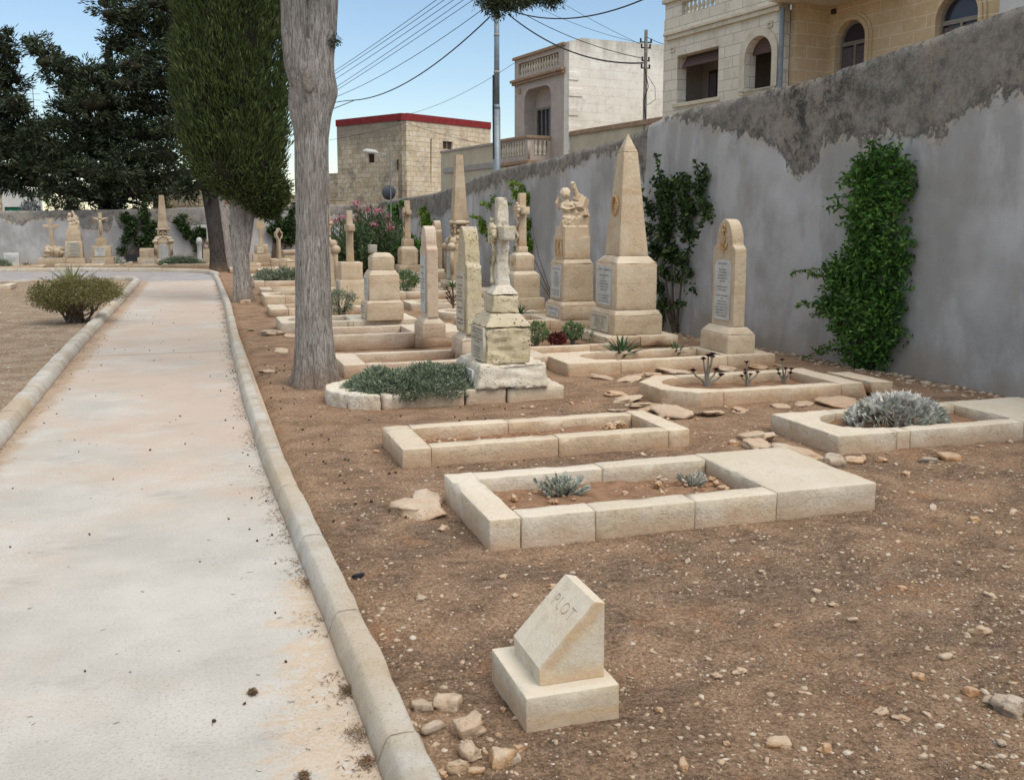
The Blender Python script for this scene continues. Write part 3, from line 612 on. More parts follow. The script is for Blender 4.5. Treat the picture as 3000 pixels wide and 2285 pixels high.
mb = MB(); mb.box(-.06, .24, .3, 8, 0, 7.4); mb.box(8.9, 9.2, W0 + .3, 8, 0, 7.5); mb.box(-.06, 9.2, 8, 8.3, 0, 7.5); mb.box(.24, 8.9, W0 + .4, 8, 6.7, 6.9); mb.build('rear_walls', M['b3a'], h3)
nh = empty('white_house', (13.9, 14.6, 0), 'sliver of a white house at the top right corner beyond the arched windows', 'house', rz=-(R(90) - AZ))
wallplate(rc(0, 6, 0, 7.6), .3, [rc(2, 3, 4.5, 6)], 'wall', M['whitew'], nh); MB().box(-.02, 6, .3, 6, 0, 7.58).build('side_wall', M['whitew'], nh); MB().box(1.95, 3.05, .1, .2, 4.45, 6.05).build('window', M['glass'], nh)
# ---- balcony house
dvx, dvy = sin(AZ), -cos(AZ)
h1 = empty('balcony_house', (11.35 - dvx * 3.42, 29.9 - dvy * 3.42, 0), 'mauve grey house with a balustraded balcony and whitewashed side wall beyond the steel pole', 'house', rz=-(R(90) - AZ))
niche = [(.72, 4.4), (2.58, 4.4), (2.58, 5.72)] + circ(2.18, 5.72, .4, 0, 90, 8) + circ(1.12, 5.72, .4, 90, 180, 8)
wallplate(rc(0, 3.42, 0, 7.2), .3, [niche, rc(.3, 3.05, 6.66, 7.06)], 'facade', M['b1f'], h1)
wallplate(rc(.28, 3.07, 6.62, 7.1), .04, [], 'parapet_panel', M['b1f'], h1, y=.16)
for i in range(15): MB().lathe([(a * 1.1, b * 1.18) for a, b in BAL], 8).build('baluster', M['plain3'], h1, loc=(.4 + .183 * i, .1, 6.665), smooth=True)
mb = MB(); mb.box(-.05, 3.5, -.08, .32, 7.2, 7.3); mb.box(-.08, 3.5, -.16, 0, 6.43, 6.52); mb.box(-.05, 3.48, -.1, 0, 6.34, 6.43); mb.build('cornice', M['b1t'], h1, bevel=.012)
wallplate(niche, .05, [rc(.8, 1.8, 4.45, 5.52)], 'recess', M['b1f'], h1, y=.45)
wallplate([(.66, 4.4), (2.64, 4.4), (2.64, 5.75)] + circ(2.2, 5.75, .44, 0, 90, 8) + circ(1.1, 5.75, .44, 90, 180, 8), .15, [niche], 'recess_lining', M['b1f'], h1, y=.3)
f = wallplate(rc(.8, 1.8, 4.3, 5.52), .06, [rc(.86, 1.13, 4.3, 5.44), rc(1.18, 1.42, 4.3, 5.44), rc(1.47, 1.74, 4.3, 5.44)], 'window', M['frame'], h1, y=.44)
wallplate(rc(.82, 1.78, 4.3, 5.5), .01, [], 'pane', M['glass'], f, y=.49)
MB().box(.28, .48, -.03, 0, 6.05, 6.2).build('vent', M['b1t'], h1)
b = MB(); b.box(.42, 2.62, -.9, 0, 3.52, 3.66).build('balcony', M['b1t'], h1, bevel=.03)
wallplate(rc(.48, 2.56, 3.66, 4.34), .1, [rc(.62, 2.36, 3.8, 4.28)], 'balcony_front', M['b1f'], h1, y=-.86)
for y0 in (.48, 2.46): 
    me = plate(rc(-.76, 0, 3.66, 4.34), .1, [rc(-.62, -.12, 3.8, 4.28)]); xform(me, Matrix.Translation((y0 + .05, 0, 0)) @ Matrix(((0, 0, 1, 0), (1, 0, 0, 0), (0, 1, 0, 0), (0, 0, 0, 1)))); link('balcony_side', me, M['b1f'], h1)
mb = MB(); mb.box(.43, 2.61, -.92, -.7, 4.34, 4.44); mb.box(.43, .63, -.7, 0, 4.34, 4.44); mb.box(2.41, 2.61, -.7, 0, 4.34, 4.44); mb.build('handrail', M['b1t'], h1, bevel=.015)
for i in range(9): MB().lathe([(a * 1.2, b * 1.42) for a, b in BAL], 8).build('baluster', M['plain3'], h1, loc=(.73 + .19 * i, -.81, 3.81), smooth=True)
for i in range(3): MB().lathe([(a * 1.2, b * 1.42) for a, b in BAL], 8).build('baluster', M['plain3'], h1, loc=(2.51, -.54 + .17 * i, 3.81), smooth=True)
mb = MB(); mb.add([(3.12, .003, 0), (3.42, .3, 0), (3.42, .3, 7.3), (3.12, .003, 7.3)], [])
sw = MB(); sw.fru((3.42, 3.72, .0, 6.6), (3.42, 3.72, 0, 6.6), 0, 7.28); sw.add([(3.42, 0, 7.28), (3.72, 0, 7.28), (3.72, 6.6, 7.28), (3.42, 6.6, 7.28), (3.42, .45, 7.42), (3.72, .45, 7.42), (3.72, 6.6, 7.5), (3.42, 6.6, 7.5)], [(0, 1, 5, 4), (4, 5, 6, 7), (1, 2, 6, 5), (3, 0, 4, 7), (2, 3, 7, 6)])
sw.build('side_wall', M['b1s'], h1)
mb = MB()
for i, z in enumerate([3.9, 4.45, 5.0, 5.6, 6.1]): mb.box(3.719, 3.75, -.01, .35 + .15 * (i % 2), z, z + .25)
mb.build('quoin', M['b1s'], h1, bevel=.01)
mb = MB(); mb.box(0, 3.42, .6, 6.6, 0, 6.6); mb.build('body', M['b1f'], h1)
# garden wall between the houses, low building to the left
gw = empty('garden_wall', (11.35, 29.9, 0), 'cream garden wall with olive coping between the balcony house and the loggia house', 'wall', rz=-(R(90) - AZ))
MB().box(.34, 5.4, .06, .3, 0, 4.36).build('wall', M['beige'], gw); MB().box(.34, 5.4, 0, .36, 4.36, 4.5).build('coping', M['b1t'], gw, bevel=.01)
lb = empty('low_building', (11.35 - dvx * 10.05, 29.9 - dvy * 10.05, 0), 'low beige rendered building with grey string course between stone house and balcony house', 'building', rz=-(R(90) - AZ))
wallplate(rc(0, 6.6, 0, 4.45), .3, [rc(1.9, 2.1, 3.1, 3.22)], 'wall', M['beige'], lb, y=.02); MB().box(.0, 6.6, -.02, .4, 4.45, 4.53).build('coping', M['band'], lb)
MB().box(.35, 6.6, -.03, .02, 3.62, 3.82).build('string_course', M['band'], lb); MB().box(0, 6.6, .35, 6, 0, 4.4).build('body', M['beige'], lb); MB().box(1.9, 2.1, .05, .3, 3.1, 3.22).build('vent', M['woodd'], lb)
# ---- stone house with red band: corner at C2, left face azimuth -31deg
C2 = Vector((9.93, 49.0, 0))
h2 = empty('stone_house', C2, 'old honey stone house with a red painted parapet band', 'house', rz=R(-59))
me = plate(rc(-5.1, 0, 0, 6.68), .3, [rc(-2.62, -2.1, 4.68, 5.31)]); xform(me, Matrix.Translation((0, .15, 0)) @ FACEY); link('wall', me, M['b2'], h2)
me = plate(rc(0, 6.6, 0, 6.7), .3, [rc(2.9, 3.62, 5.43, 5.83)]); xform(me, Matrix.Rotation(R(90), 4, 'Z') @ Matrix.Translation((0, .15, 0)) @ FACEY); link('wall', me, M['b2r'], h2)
mb = MB(); mb.box(-5.14, 0.04, -.04, .34, 6.68, 7.02); mb.box(-.34, .04, .34, 6.6, 6.70, 7.05); mb.build('parapet_band', M['redp'], h2)
f = MB().box(-2.62, -2.1, .1, .16, 4.68, 5.31).build('window', M['woodd'], h2)
mb = MB()
for i in range(6): mb.box(-2.56 + .08 * i, -2.55 + .08 * i, .06, .08, 4.68, 5.31)
mb.build('grille', M['woodd'], f)
f = MB().box(-.16, -.1, 2.9, 3.62, 5.43, 5.83).build('window', M['woodd'], h2); mb = MB(); mb.box(-.1, -.07, 3.24, 3.28, 5.43, 5.83); mb.box(-.1, -.07, 2.9, 2.94, 5.43, 5.83); mb.box(-.1, -.07, 3.58, 3.62, 5.43, 5.83); mb.build('frame', M['b1t'], f)
MB().box(-5.1, -.32, .32, 6.6, 6.3, 6.5).build('roof', M['b2'], h2); MB().box(-5.1, -4.8, .3, 6.6, 0, 6.68).build('rear_wall', M['b2'], h2)
o = MB().tube([(-.02, 2.0 + .0, 3.4), (.05, 2.0, 5.9)], .02, 6).build('pipe', M['woodd'], h2)
# annex at left of stone house
an = MB().box(-6.6, -5.15, .2, 4.5, 0, 4.25).build('annex', M['b2'], h2)
# terrace wall behind the far cemetery wall, with top sloping down to the right
tw = MB(); tw.add([(-1.9, 48, 0), (7.2, 48, 0), (7.2, 48, 2.62), (4.6, 48, 2.9), (3.2, 48, 3.15), (-1.2, 48, 3.15), (-1.9, 48, 2.7)] + [(-1.9, 48.5, 0), (7.2, 48.5, 0), (7.2, 48.5, 2.62), (4.6, 48.5, 2.9), (3.2, 48.5, 3.15), (-1.2, 48.5, 3.15), (-1.9, 48.5, 2.7)],
   [(0, 1, 2, 3, 4, 5, 6), (13, 12, 11, 10, 9, 8, 7)] + [(i, i + 7, (i + 1) % 7 + 7, (i + 1) % 7) for i in range(7)])
o = tw.build('terrace_wall', M['terr']); tag(o, 'old stained block wall rising behind the far cemetery wall', 'wall')
wh = empty('white_house', (-16, 60, 0), 'white house with a green shutter at the far left edge behind the trees', 'house')
wallplate(rc(0, 7.05, 0, 3.5), .3, [rc(5.95, 6.95, 1.5, 2.45)], 'wall', M['whitew'], wh); MB().box(5.95, 6.95, .1, .18, 1.5, 2.45).build('shutter', M['green'], wh); MB().box(0, 7.05, .3, 6, 0, 3.48).build('body', M['whitew'], wh)
MB().box(5.45, 5.85, -.03, 0, 1, 3.4).build('stone_pier', M['terr'], wh)
# ============================================================ POLES, WIRES, STREET THINGS
pl = empty('utility_pole', (9.13, 30, 0), 'grey steel utility pole behind the wall, its head hidden by hanging foliage', 'pole')
MB().tube([(0, 0, 0), (0, 0, 5.15)], .112, 14).build('lower_tube', M['steel'], pl, smooth=True)
mb = MB(); mb.tube([(0, 0, 5.15), (0, 0, 5.3)], [.112, .09], 14); mb.tube([(0, 0, 5.3), (0, 0, 8.9)], [.09, .075], 14); mb.build('upper_tube', M['steel'], pl, smooth=True)
mb = MB(); mb.tube([(0, 0, 6.25), (0, 0, 6.33)], .097, 14); mb.tube([(0, 0, 7.38), (0, 0, 7.45)], .09, 14); mb.build('band', M['band'], pl, smooth=True)
mb = MB(); mb.tube([(-.12, -.03, 3.6), (-.13, -.03, 5.2), (-.115, 0, 6.2)], .025, 6); mb.build('cable_duct', M['cable'], pl)
mb = MB(); mb.box(-.5, .5, -.04, .04, 8.2, 8.28); mb.build('crossarm', M['steel'], pl)
p2 = empty('utility_pole', (12.1, 25.75, 0), 'thin weathered utility pole with tangled brackets before the whitewashed side wall', 'pole')
p2.location = atY(1891, 200, 25.6); p2.location.z = 0
MB().tube([(0, 0, 0), (0, 0, 6.95)], [.07, .05], 8).build('post', M_simple('weathered_pole', '9a968e', '77726a', 9), p2)
for z, w_ in ((6.6, .16), (6.45, .13), (6.1, .1), (5.9, .12)):
    mb = MB(); mb.box(-w_, w_, -.02, .02, z, z + .03); mb.tube([(-w_, 0, z), (-w_, 0, z + .12)], .025, 6); mb.tube([(w_, 0, z), (w_, 0, z + .12)], .025, 6); mb.build('bracket', M['cable'], p2)
mb = MB(); mb.tube([(.03, -.06, 4.4), (-.07, -.06, 5), (.07, -.06, 5.4), (-.05, -.07, 5.9)], .012, 5); mb.tube([(.05, -.05, 5.7), (.28, -.05, 5.4), (.3, -.05, 5.05), (.05, -.05, 4.9)], .008, 5); mb.build('looped_cable', M['cable'], p2)
def wire(a, b, sag, r, label, grp='overhead wires', n=20):
    a, b = Vector(a), Vector(b); pts = []
    for i in range(n + 1):
        t = i / n; p = a.lerp(b, t); p.z -= sag * 4 * t * (1 - t); pts.append(p)
    o = MB().tube(pts, r, 5).build('overhead_wire', M['cable']); tag(o, label, 'wire', grp)
k2 = 2.0055
def c2(x, y, Y): return atY(900 + x / k2, y / k2, Y)
HEAD = (9.1, 30, 8.25)
for i, (xa, ya, xb, yb) in enumerate([(745, 0, 160, 405), (790, 0, 165, 420), (845, 0, 160, 455), (903, 0, 160, 505), (960, 0, 160, 525)]):
    # extend the measured line both ways
    A = c2(xa + (xa - xb) * .5, ya + (ya - yb) * .5, 28); B = c2(xb - (xa - xb) * .45, yb - (ya - yb) * .45, 52)
    wire(A, B, .12, .011, 'one of the five thin parallel overhead wires crossing the sky beside the big trunk')
wire(c2(1075, 25, 30), c2(-60, 640, 54), .5, .012, 'thin overhead wire sagging just above the thick black cable')
wire(c2(1075, 100, 30), c2(280, 590, 48), .55, .024, 'thick black cable sagging from the steel pole towards the big trunk')
wire(c2(280, 590, 48), c2(-60, 720, 56), .02, .02, 'lower branch of the thick cable where it forks beside the trunk')
wire(c2(280, 590, 48), c2(-60, 700 - 10, 56), -.2, .02, 'upper branch of the thick cable where it forks beside the trunk')
wire(c2(1180, 85, 30), c2(1975, 372, 25.6), .42, .022, 'thick black cable sagging from the steel pole to the thin pole on the right')
wire(c2(1190, 35, 30), c2(1972, 345, 25.6), .2, .011, 'middle wire from the steel pole to the thin pole, above the thick cable')
wire(c2(1180, 60, 30), c2(2100, -60, 22), .45, .02, 'black cable rising to the right from the steel pole and leaving at the top')
wire(c2(1240, -15, 30), c2(1958, 255, 25.6), .15, .006, 'faint thin wire reaching the thin pole from the upper left')
wire(c2(1450, -10, 27), c2(1960, 262, 25.6), .05, .006, 'faintest short wire reaching the thin pole from above')
wire(c2(1990, 215, 25.6), c2(2120, 268, 24.5), .03, .008, 'short wire from the thin pole to the loggia house')
wire(c2(1218, 372, 33), c2(560, 680, 48), .25, .008, 'thin wire from the balcony house to the stone house')
wire(c2(-60, 850, 46), c2(580, 722, 48.3), .12, .009, 'wire reaching the corner of the stone house from the left')
wire(c2(580, 722, 48.5), c2(1058, 850, 40), .1, .009, 'wire running down from the corner of the stone house to the right')
lm = empty('wall_lamp', (0, 0, 0), 'grey street lamp on a curved arm fixed to the stone house', 'lamp')
lm.location = C2 + Vector((-.515, .857, 0)) * .3 + Vector((-.86, -.52, 0)) * .03
nrm = Vector((-.857, -.515, 0)); tan_ = Vector((-.515, .857, 0))
q = lambda a, b, z: tuple(nrm * a + tan_ * b + Vector((0, 0, z)))
MB().tube([q(0, 0, 4.25), q(0, 0, 4.75)], .05, 6).build('bracket', M['woodd'], lm)
MB().tube([q(0.02, 0, 4.4), q(.25, .1, 4.68), q(.7, .25, 4.95), q(1.0, .4, 5.05)], .03, 6).build('arm', M['steel'], lm)
mb = MB(); mb.tube([q(.95, .38, 5.04), q(1.1, .45, 5.09), q(1.5, .65, 5.12), q(1.62, .72, 5.1)], [.04, .1, .12, .05], 8); mb.build('lamp_head', M['whitew'], lm)
tm = empty('traffic_mirror', (7.04, 36.8, 0), 'round convex traffic mirror on a thin post, seen above the wall before the stone house', 'mirror')
tm.location = atY(1146, 600, 37); tm.location.z = 0
MB().tube([(0, 0, 0), (-.02, 0, 4.35)], .025, 8).build('post', M['steel'], tm)
mb = MB(); mb.lathe([(.01, -.09), (.12, -.07), (.22, -.03), (.275, .02), (.285, .05), (.27, .05), (.02, .03)], 24)
o = mb.build('mirror_disc', M_simple('mirror_back', '4f545e', '3f434c', 4, .5, 0), tm, smooth=True); o.rotation_euler = (R(-84), 0, R(14)); o.location = (-.04, .09, 2.74)
an = empty('tv_antenna', tuple(atY(100, 330, 52).xy) + (0,), 'thin rooftop aerial standing in the gap between the left trees', 'antenna')
mb = MB(); mb.tube([(0, 0, 0), (0, 0, 8.0)], .02, 5); mb.build('mast', M['steel'], an); mb = MB()
for i in range(4): mb.box(-.3, .3, -.01, .01, 6.8 + .28 * i, 6.82 + .28 * i)
mb.build('element', M['steel'], an)
for i, (ya, yb) in enumerate(((330, 352), (338, 362), (346, 372))):
    wire(atY(90, ya + 10, 50), atY(190, ya - 6 + 4 * i, 50), .05, .012, 'short stretch of wire in the gap between the left trees', 'wires between the left trees')
# ============================================================ GRAVES
def plate_flat(outline, z0, z1, bevel=.006):
    me = plate(outline, z1 - z0, (), bevel); return xform(me, Matrix.Translation((0, 0, (z0 + z1) / 2)))
def worn(me, amp=.004, seg=.05):
    """roughen a plate: subdivide and displace"""
    bm = bmesh.new(); bm.from_mesh(me); bmesh.ops.triangulate(bm, faces=bm.faces)
    for _ in range(5):
        e = [x for x in bm.edges if x.calc_length() > seg]
        if not e: break
        bmesh.ops.subdivide_edges(bm, edges=e, cuts=1); bmesh.ops.triangulate(bm, faces=[f for f in bm.faces if len(f.verts) > 3])
    bm.normal_update()
    for v in bm.verts: v.co += v.normal * (amp * noise.fractal(v.co * 9, 1, 2, 3) - max(0, noise.noise(v.co * 21)) * amp * .6)
    bm.to_mesh(me); bm.free(); return me
def grave(x0, x1, y0, y1, h, mat, label, end='square', ew=.2, kw=.14, head=.5, joints=(), fjoints=(), z0=-.04, soil=.06, seg=.07, rough=.003, erode=0, tilt=0, headgap=None, wear=.008):
    g = empty('grave', ((x0 + x1) / 2, (y0 + y1) / 2, 0), label, 'grave', 'stone kerbed graves'); g.rotation_euler = (0, tilt, 0)
    cx, cy = g.location.x, g.location.y; m = M[mat]; X0, X1, Y0, Y1 = x0 - cx, x1 - cx, y0 - cy, y1 - cy; zb = z0
    kk = dict(seg=seg, bev=.006, rough=rough, wear=wear, erode=erode)
    jit = lambda: .004 * rnd.uniform(-1, 1)
    if end == 'square': stone('kerb_stone', m, g, (X0, X0 + ew, Y0 + jit(), Y1 + jit()), zb, h + jit(), **kk)
    else:
        r = (Y1 - Y0) / 2 - kw; c = []
        for i in range(13):
            a = -90 - 180 * i / 12; c.append((X0 + ew + min(r, ew - kw * .9) * cos(R(a)), r * sin(R(a))))
        if end == 'round': out = [(X0 + ew, Y0)] + c + [(X0 + ew, Y1), (X0, Y1), (X0, Y0)]
        else:
            q = .26; out = [(X0 + ew, Y0)] + c + [(X0 + ew, Y1), (X0 + q, Y1), (X0, Y1 - q), (X0, Y0 + q), (X0 + q, Y0)]
        if end == 'dround':
            ro = (Y1 - Y0) / 2; o_ = [(X0 + ew + (ew) * cos(R(a)), ro * sin(R(a))) for a in range(90, 271, 12)]; out = [(X0 + ew, Y0)] + c + [(X0 + ew, Y1)] + o_[1:-1]
        me = plate_flat(out[::-1], zb, h, .008); worn(me, rough * 2.2 + erode * .4, seg); o = link('kerb_stone', me, m, g); 
    xs_ = [X0 + ew + .001] + [j - cx for j in joints] + [X1 - head - .001]
    for a, b in zip(xs_, xs_[1:]): stone('kerb_stone', m, g, (a + .001, b - .001, Y0 + jit(), Y0 + kw), zb, h + jit(), **kk)
    xs_ = [X0 + ew + .001] + [j - cx for j in fjoints] + [X1 - head - .001]
    for a, b in zip(xs_, xs_[1:]): stone('kerb_stone', m, g, (a + .001, b - .001, Y1 - kw, Y1 + jit()), zb, h + jit(), **kk)
    if headgap is None: stone('head_slab', m, g, (X1 - head, X1, Y0 + jit(), Y1), zb, h + .001, **kk)
    # soil inside
    a0, a1, b0, b1 = X0 + .06, X1 - head + .03, Y0 + kw * .6, Y1 - kw * .6; n = max(6, int((a1 - a0) / (.05 if y0 < 9 else .12))); k = max(4, int((b1 - b0) / (.05 if y0 < 9 else .12))); vs = []; fs = []
    for j in range(k + 1):
        for i in range(n + 1):
            x, y = a0 + (a1 - a0) * i / n, b0 + (b1 - b0) * j / k
            vs.append((x, y, soil + .03 * noise.noise(Vector((x * 2.5 + x0, y * 3, y0))) + .016 * noise.noise(Vector((x * 9 + x0, y * 9, y0)))))
    for j in range(k):
        for i in range(n): fs.append((j * (n + 1) + i, j * (n + 1) + i + 1, (j + 1) * (n + 1) + i + 1, (j + 1) * (n + 1) + i))
    if end in ('oct', 'dround'):
        rm = (b1 - b0) / 2 * 1.05; vs = [(max(x, X0 + ew - math.sqrt(max(0, 1 - (y / rm) ** 2)) * (ew - .06)), y, z) for x, y, z in vs]
    MB().add(vs, fs).build('soil_bed', M['soil'], g, smooth=True)
    return g
g1 = grave(1.34, 3.67, 4.55, 5.5, .16, 'limeW', 'nearest pale stone kerbed grave with two small silvery plants in its soil', ew=.17, kw=.15, head=.66, joints=(1.92, 2.5), fjoints=(2.3,), seg=.045, soil=.065)
g2 = grave(1.25, 3.4, 6.3, 7.08, .135, 'lime', 'narrow honey coloured kerbed grave holding only stones and soil', ew=.2, kw=.14, head=.17, joints=(2.37,), fjoints=(2.2,), seg=.05, soil=.05)
g3 = grave(4.28, 6.75, 5.74, 6.6, .14, 'limeW', 'pale grave at the right edge with the big silver leaved plant inside', end='round', ew=.5, kw=.14, head=.8, joints=(4.9,), seg=.05, soil=.06)
g4 = grave(3.97, 6.22, 7.66, 8.64, .135, 'lime', 'grave with a chamfered rounded foot and dark rosettes on stalks, its head slab cracked', end='oct', ew=.5, kw=.15, head=.5, joints=(), seg=.06, soil=.05, headgap=1)
cx, cy = g4.location.x, g4.location.y
stone('head_slab', M['lime'], g4, (5.725 - cx, 6.03 - cx, 7.665 - cy, 8.64 - cy), -.02, .137, b=(5.725 - cx, 5.96 - cx, 7.665 - cy, 8.64 - cy), seg=.06, erode=.01)
o = stone('broken_slab_piece', M['lime'], g4, (6.06 - cx, 6.28 - cx, 7.63 - cy, 8.3 - cy), .0, .125, b=(6.0 - cx, 6.28 - cx, 7.63 - cy, 8.3 - cy), seg=.06, erode=.015); o.rotation_euler = (0, R(3), 0); o.location.z = .07
g5 = grave(3.72, 6.27, 9.62, 10.5, .145, 'lime', 'grave with two spiky green aloes, in front of the anchor headstone', end='round', ew=.62, kw=.15, head=.62, seg=.08, soil=.05)
g6 = grave(3.45, 4.965, 11.25, 12.6, .11, 'lime', 'planted grave plot with bushy green succulents before the tall obelisk', ew=.15, kw=.13, head=.02, joints=(4.65,), seg=.1, soil=.04)
g7 = grave(3.85, 6.35, 13.95, 15.05, .15, 'lime', 'honey coloured grave beneath the angel monument, short inner bed', end='square', ew=.2, kw=.15, head=1.25, joints=(4.7,), seg=.1)
g8 = grave(3.83, 5.5, 15.6, 16.6, .14, 'limeW', 'pale round footed grave with a stalked aloe, before the vine wreathed cross', end='dround', ew=.5, kw=.14, head=.12, joints=(), seg=.12)
g9 = grave(3.72, 6.2, 17.7, 18.6, .14, 'limeW', 'whitish broad grave just right of the white tablet headstone', end='round', ew=.5, kw=.14, head=.4, seg=.12)
ga = grave(1.42, 3.75, 10.25, 11.25, .14, 'limeP', 'grave with long kerbs behind the big trunk, before the pitted gothic headstone', ew=.25, kw=.15, head=.9, joints=(1.85,), seg=.08, soil=.02)
gb = grave(1.4, 3.42, 12.5, 13.6, .2, 'limeP', 'grave with a raised pale far kerb leading to the slim round topped headstone', ew=.2, kw=.16, head=.75, seg=.1, z0=.0, erode=.008)
gc = grave(1.12, 3.18, 14.6, 15.62, .17, 'limeW', 'whitish round footed grave under the stepped pedestal with a broken top', end='round', ew=.4, kw=.15, head=1.0, joints=(2.1,), seg=.1, z0=.0, erode=.008)
gd = grave(1.15, 3.0, 17.25, 18.3, .15, 'lime', 'honey grave below the plain cross on its square pedestal', ew=.3, kw=.15, head=.85, seg=.12)
ge = grave(1.2, 3.0, 19.6, 20.7, .2, 'lime', 'round footed thick kerbed grave between the two right hand trunks', end='round', ew=.4, kw=.15, head=.9, seg=.14)
for i, (x0, x1, y0, y1, h, mt, lb) in enumerate([(1.3, 3.0, 22.3, 23.2, .15, 'lime', 'grave with a dark slit bed, second beyond the round footed one'), (1.3, 3.0, 25.0, 26.2, .18, 'limeP', 'grave overgrown by a grey green bush beside the pale trunk'), (1.4, 3.0, 28.2, 29.2, .15, 'lime', 'farthest low honey kerbed grave right of the pale trunk'),
        (4.0, 6.4, 20.7, 21.6, .15, 'limeW', 'whitish grave with a green bush, beside the slim headstone'), (4.4, 6.3, 22.6, 23.5, .15, 'limeW', 'plain pale grave between the bush and the silvery plant'),
        (4.4, 6.6, 24.4, 25.4, .18, 'lime', 'grave with a small silvery plant near the wall'), (4.6, 6.5, 27.1, 28.2, .2, 'lime', 'grave of the small vine covered cross near the oleander')]):
    grave(x0, x1, y0, y1, h, mt, lb, ew=.25, head=.7, seg=.2)
# ============================================================ MONUMENTS
def tablet(parent, x, yc, zc, w, h, lines, mat='marble', ink='ink', arched=False, tw=.84, th=.86, facing='W', t=.012):
    """inscribed slab on a face at x (facing -X) or at y=x (facing -Y)"""
    if arched: out = [(-w / 2, -h / 2), (w / 2, -h / 2)] + circ(0, h / 2 - w / 2, w / 2, 0, 180, 12)
    elif arched is None: out = rc(-w / 2, w / 2, -h / 2, h / 2)
    else:
        c = .18 * w; out = [(-w / 2, -h / 2), (w / 2, -h / 2), (w / 2, h / 2 - c), (w / 2 - c, h / 2), (-w / 2 + c, h / 2), (-w / 2, h / 2 - c)] if arched == 0 and w < h * .8 else rc(-w / 2, w / 2, -h / 2, h / 2)
    F_ = FACE if facing == 'W' else FACEY
    loc = Vector((x, yc, zc)) if facing == 'W' else Vector((yc, x, zc)); off = Vector((-t, 0, 0)) if facing == 'W' else Vector((0, -t, 0))
    me = xform(plate(out, t * 2, ()), Matrix.Translation(loc) @ F_); tb = link('tablet', me, M[mat], parent)
    if lines:
        me = text_mesh(lines, w * tw, h * th * (.86 if arched else 1)); xform(me, Matrix.Translation(loc + off * 1.08 + Vector((0, 0, -h * .05 if arched else 0))) @ F_); link('inscription', me, M[ink], tb)
    return tb
def layers(root, mat, spec, seg=.09, **kw):
    """spec: (name, w, d, z0, z1, w2, d2) centred on the root"""
    for s in spec:
        nm, w_, d_, z0, z1 = s[:5]; w2, d2 = (s[5], s[6]) if len(s) > 5 else (w_, d_)
        stone(nm, M[mat], root, rect(0, 0, w_, d_), z0, z1, b=rect(0, 0, w2, d2), seg=seg, **kw)
def mroot(px, py, zb, w, d, label, cat, group='gravestones and monuments', name='grave_monument'):
    g = G(px, py, zb); return empty(name, (g.x + w / 2, g.y + d / 2, 0), label, cat, group)
# --- PLOT marker
r = empty('plot_marker', (1.115, 3.0, 0), 'wedge shaped stone plot marker with a carved word, standing alone in the foreground', 'marker')
stone('base', M['marker'], r, (-.165, .165, -.19, .2), -.06, .125, seg=.03, bev=.004, rough=.0015, wear=.004)
prof = [(-.095, .125), (.135, .125), (.135, .385), (.095, .395), (-.1, .19)]
me = plate(prof, .27, (), .003); xform(me, Matrix.Translation((0, .01, 0)) @ FACEY)
wedge = link('wedge', me, M['marker_wedge'], None)
try:
    cu = bpy.data.curves.new("t", 'FONT'); cu.body = "PLOT"; cu.size = .068; cu.extrude = .0045; cu.align_x = 'CENTER'; cu.space_character = 1.15; cu.resolution_u = 2
    to = bpy.data.objects.new("t", cu); tme = bpy.data.meshes.new_from_object(to); bpy.data.objects.remove(to)
    ang = math.atan2(.205, .195)
    Mx = Matrix.Translation((.033, .01, .331)) @ Matrix.Rotation(-(pi / 2 - ang) * 0, 4, 'Y')
    # slope face: local x -> -Y, local y -> up the slope, local z -> outward normal
    up = Vector((cos(ang), 0, sin(ang))); nr = Vector((-sin(ang), 0, cos(ang))); rt = Vector((0, -1, 0))
    Rm = Matrix((rt, up, nr)).transposed().to_4x4(); xform(tme, Matrix.Translation(Vector((.02, .005, .3162)) + nr * .0) @ Rm)
    cut = bpy.data.objects.new("cut", tme); COL.objects.link(cut); md = wedge.modifiers.new("b", 'BOOLEAN'); md.operation = 'DIFFERENCE'; md.object = cut; md.solver = 'EXACT'
    dg = bpy.context.evaluated_depsgraph_get(); dg.update(); nm = bpy.data.meshes.new_from_object(wedge.evaluated_get(dg)); wedge.modifiers.clear(); nm.polygons.foreach_set('use_smooth', [False] * len(nm.polygons)); wedge.data = nm; bpy.data.objects.remove(cut)
except Exception as ex: print('boolean', ex)
wedge.parent = r
# --- M2 eroded vine cross
g = G(1415, 1142, .14)
r = empty('grave_monument', (2.69, 8.72, 0), 'pale eroded vine cross on a crumbling yellowish pedestal, above the grey green shrub', 'monument', 'gravestones and monuments')
stone('rough_plinth', M['white'], r, (-.34, .36, -.36, .52), .13, .36, b=(-.3, .34, -.34, .48), seg=.018, bev=.012, rough=.012, wear=.03, pits=.012, erode=.07)
stone('tablet_pedestal', M['honey'], r, (-.215, .2, -.27, .2), .35, .69, b=(-.235, .215, -.285, .21), seg=.018, bev=.012, rough=.006, wear=.012, pits=.018, erode=.075)
stone('pedestal_cap', M['honey'], r, (-.235, .215, -.285, .21), .692, .81, b=(-.15, .13, -.19, .13), seg=.022, bev=.008, rough=.003, wear=.008, pits=.008)
stone('upper_pedestal', M['honey'], r, (-.14, .125, -.18, .12), .812, .98, seg=.018, bev=.01, rough=.005, wear=.016, pits=.02, erode=.03)
stone('cross_foot', M['white'], r, (-.14, .125, -.18, .12), .982, 1.07, b=(-.06, .06, -.09, .06), seg=.025, bev=.008, rough=.004, pits=.004)
stone('cross_shaft', M['white'], r, (-.068, .07, -.085, .06), 1.06, 1.87, b=(-.05, .055, -.065, .05), seg=.016, bev=.008, rough=.006, wear=.014, pits=.022, erode=.02)
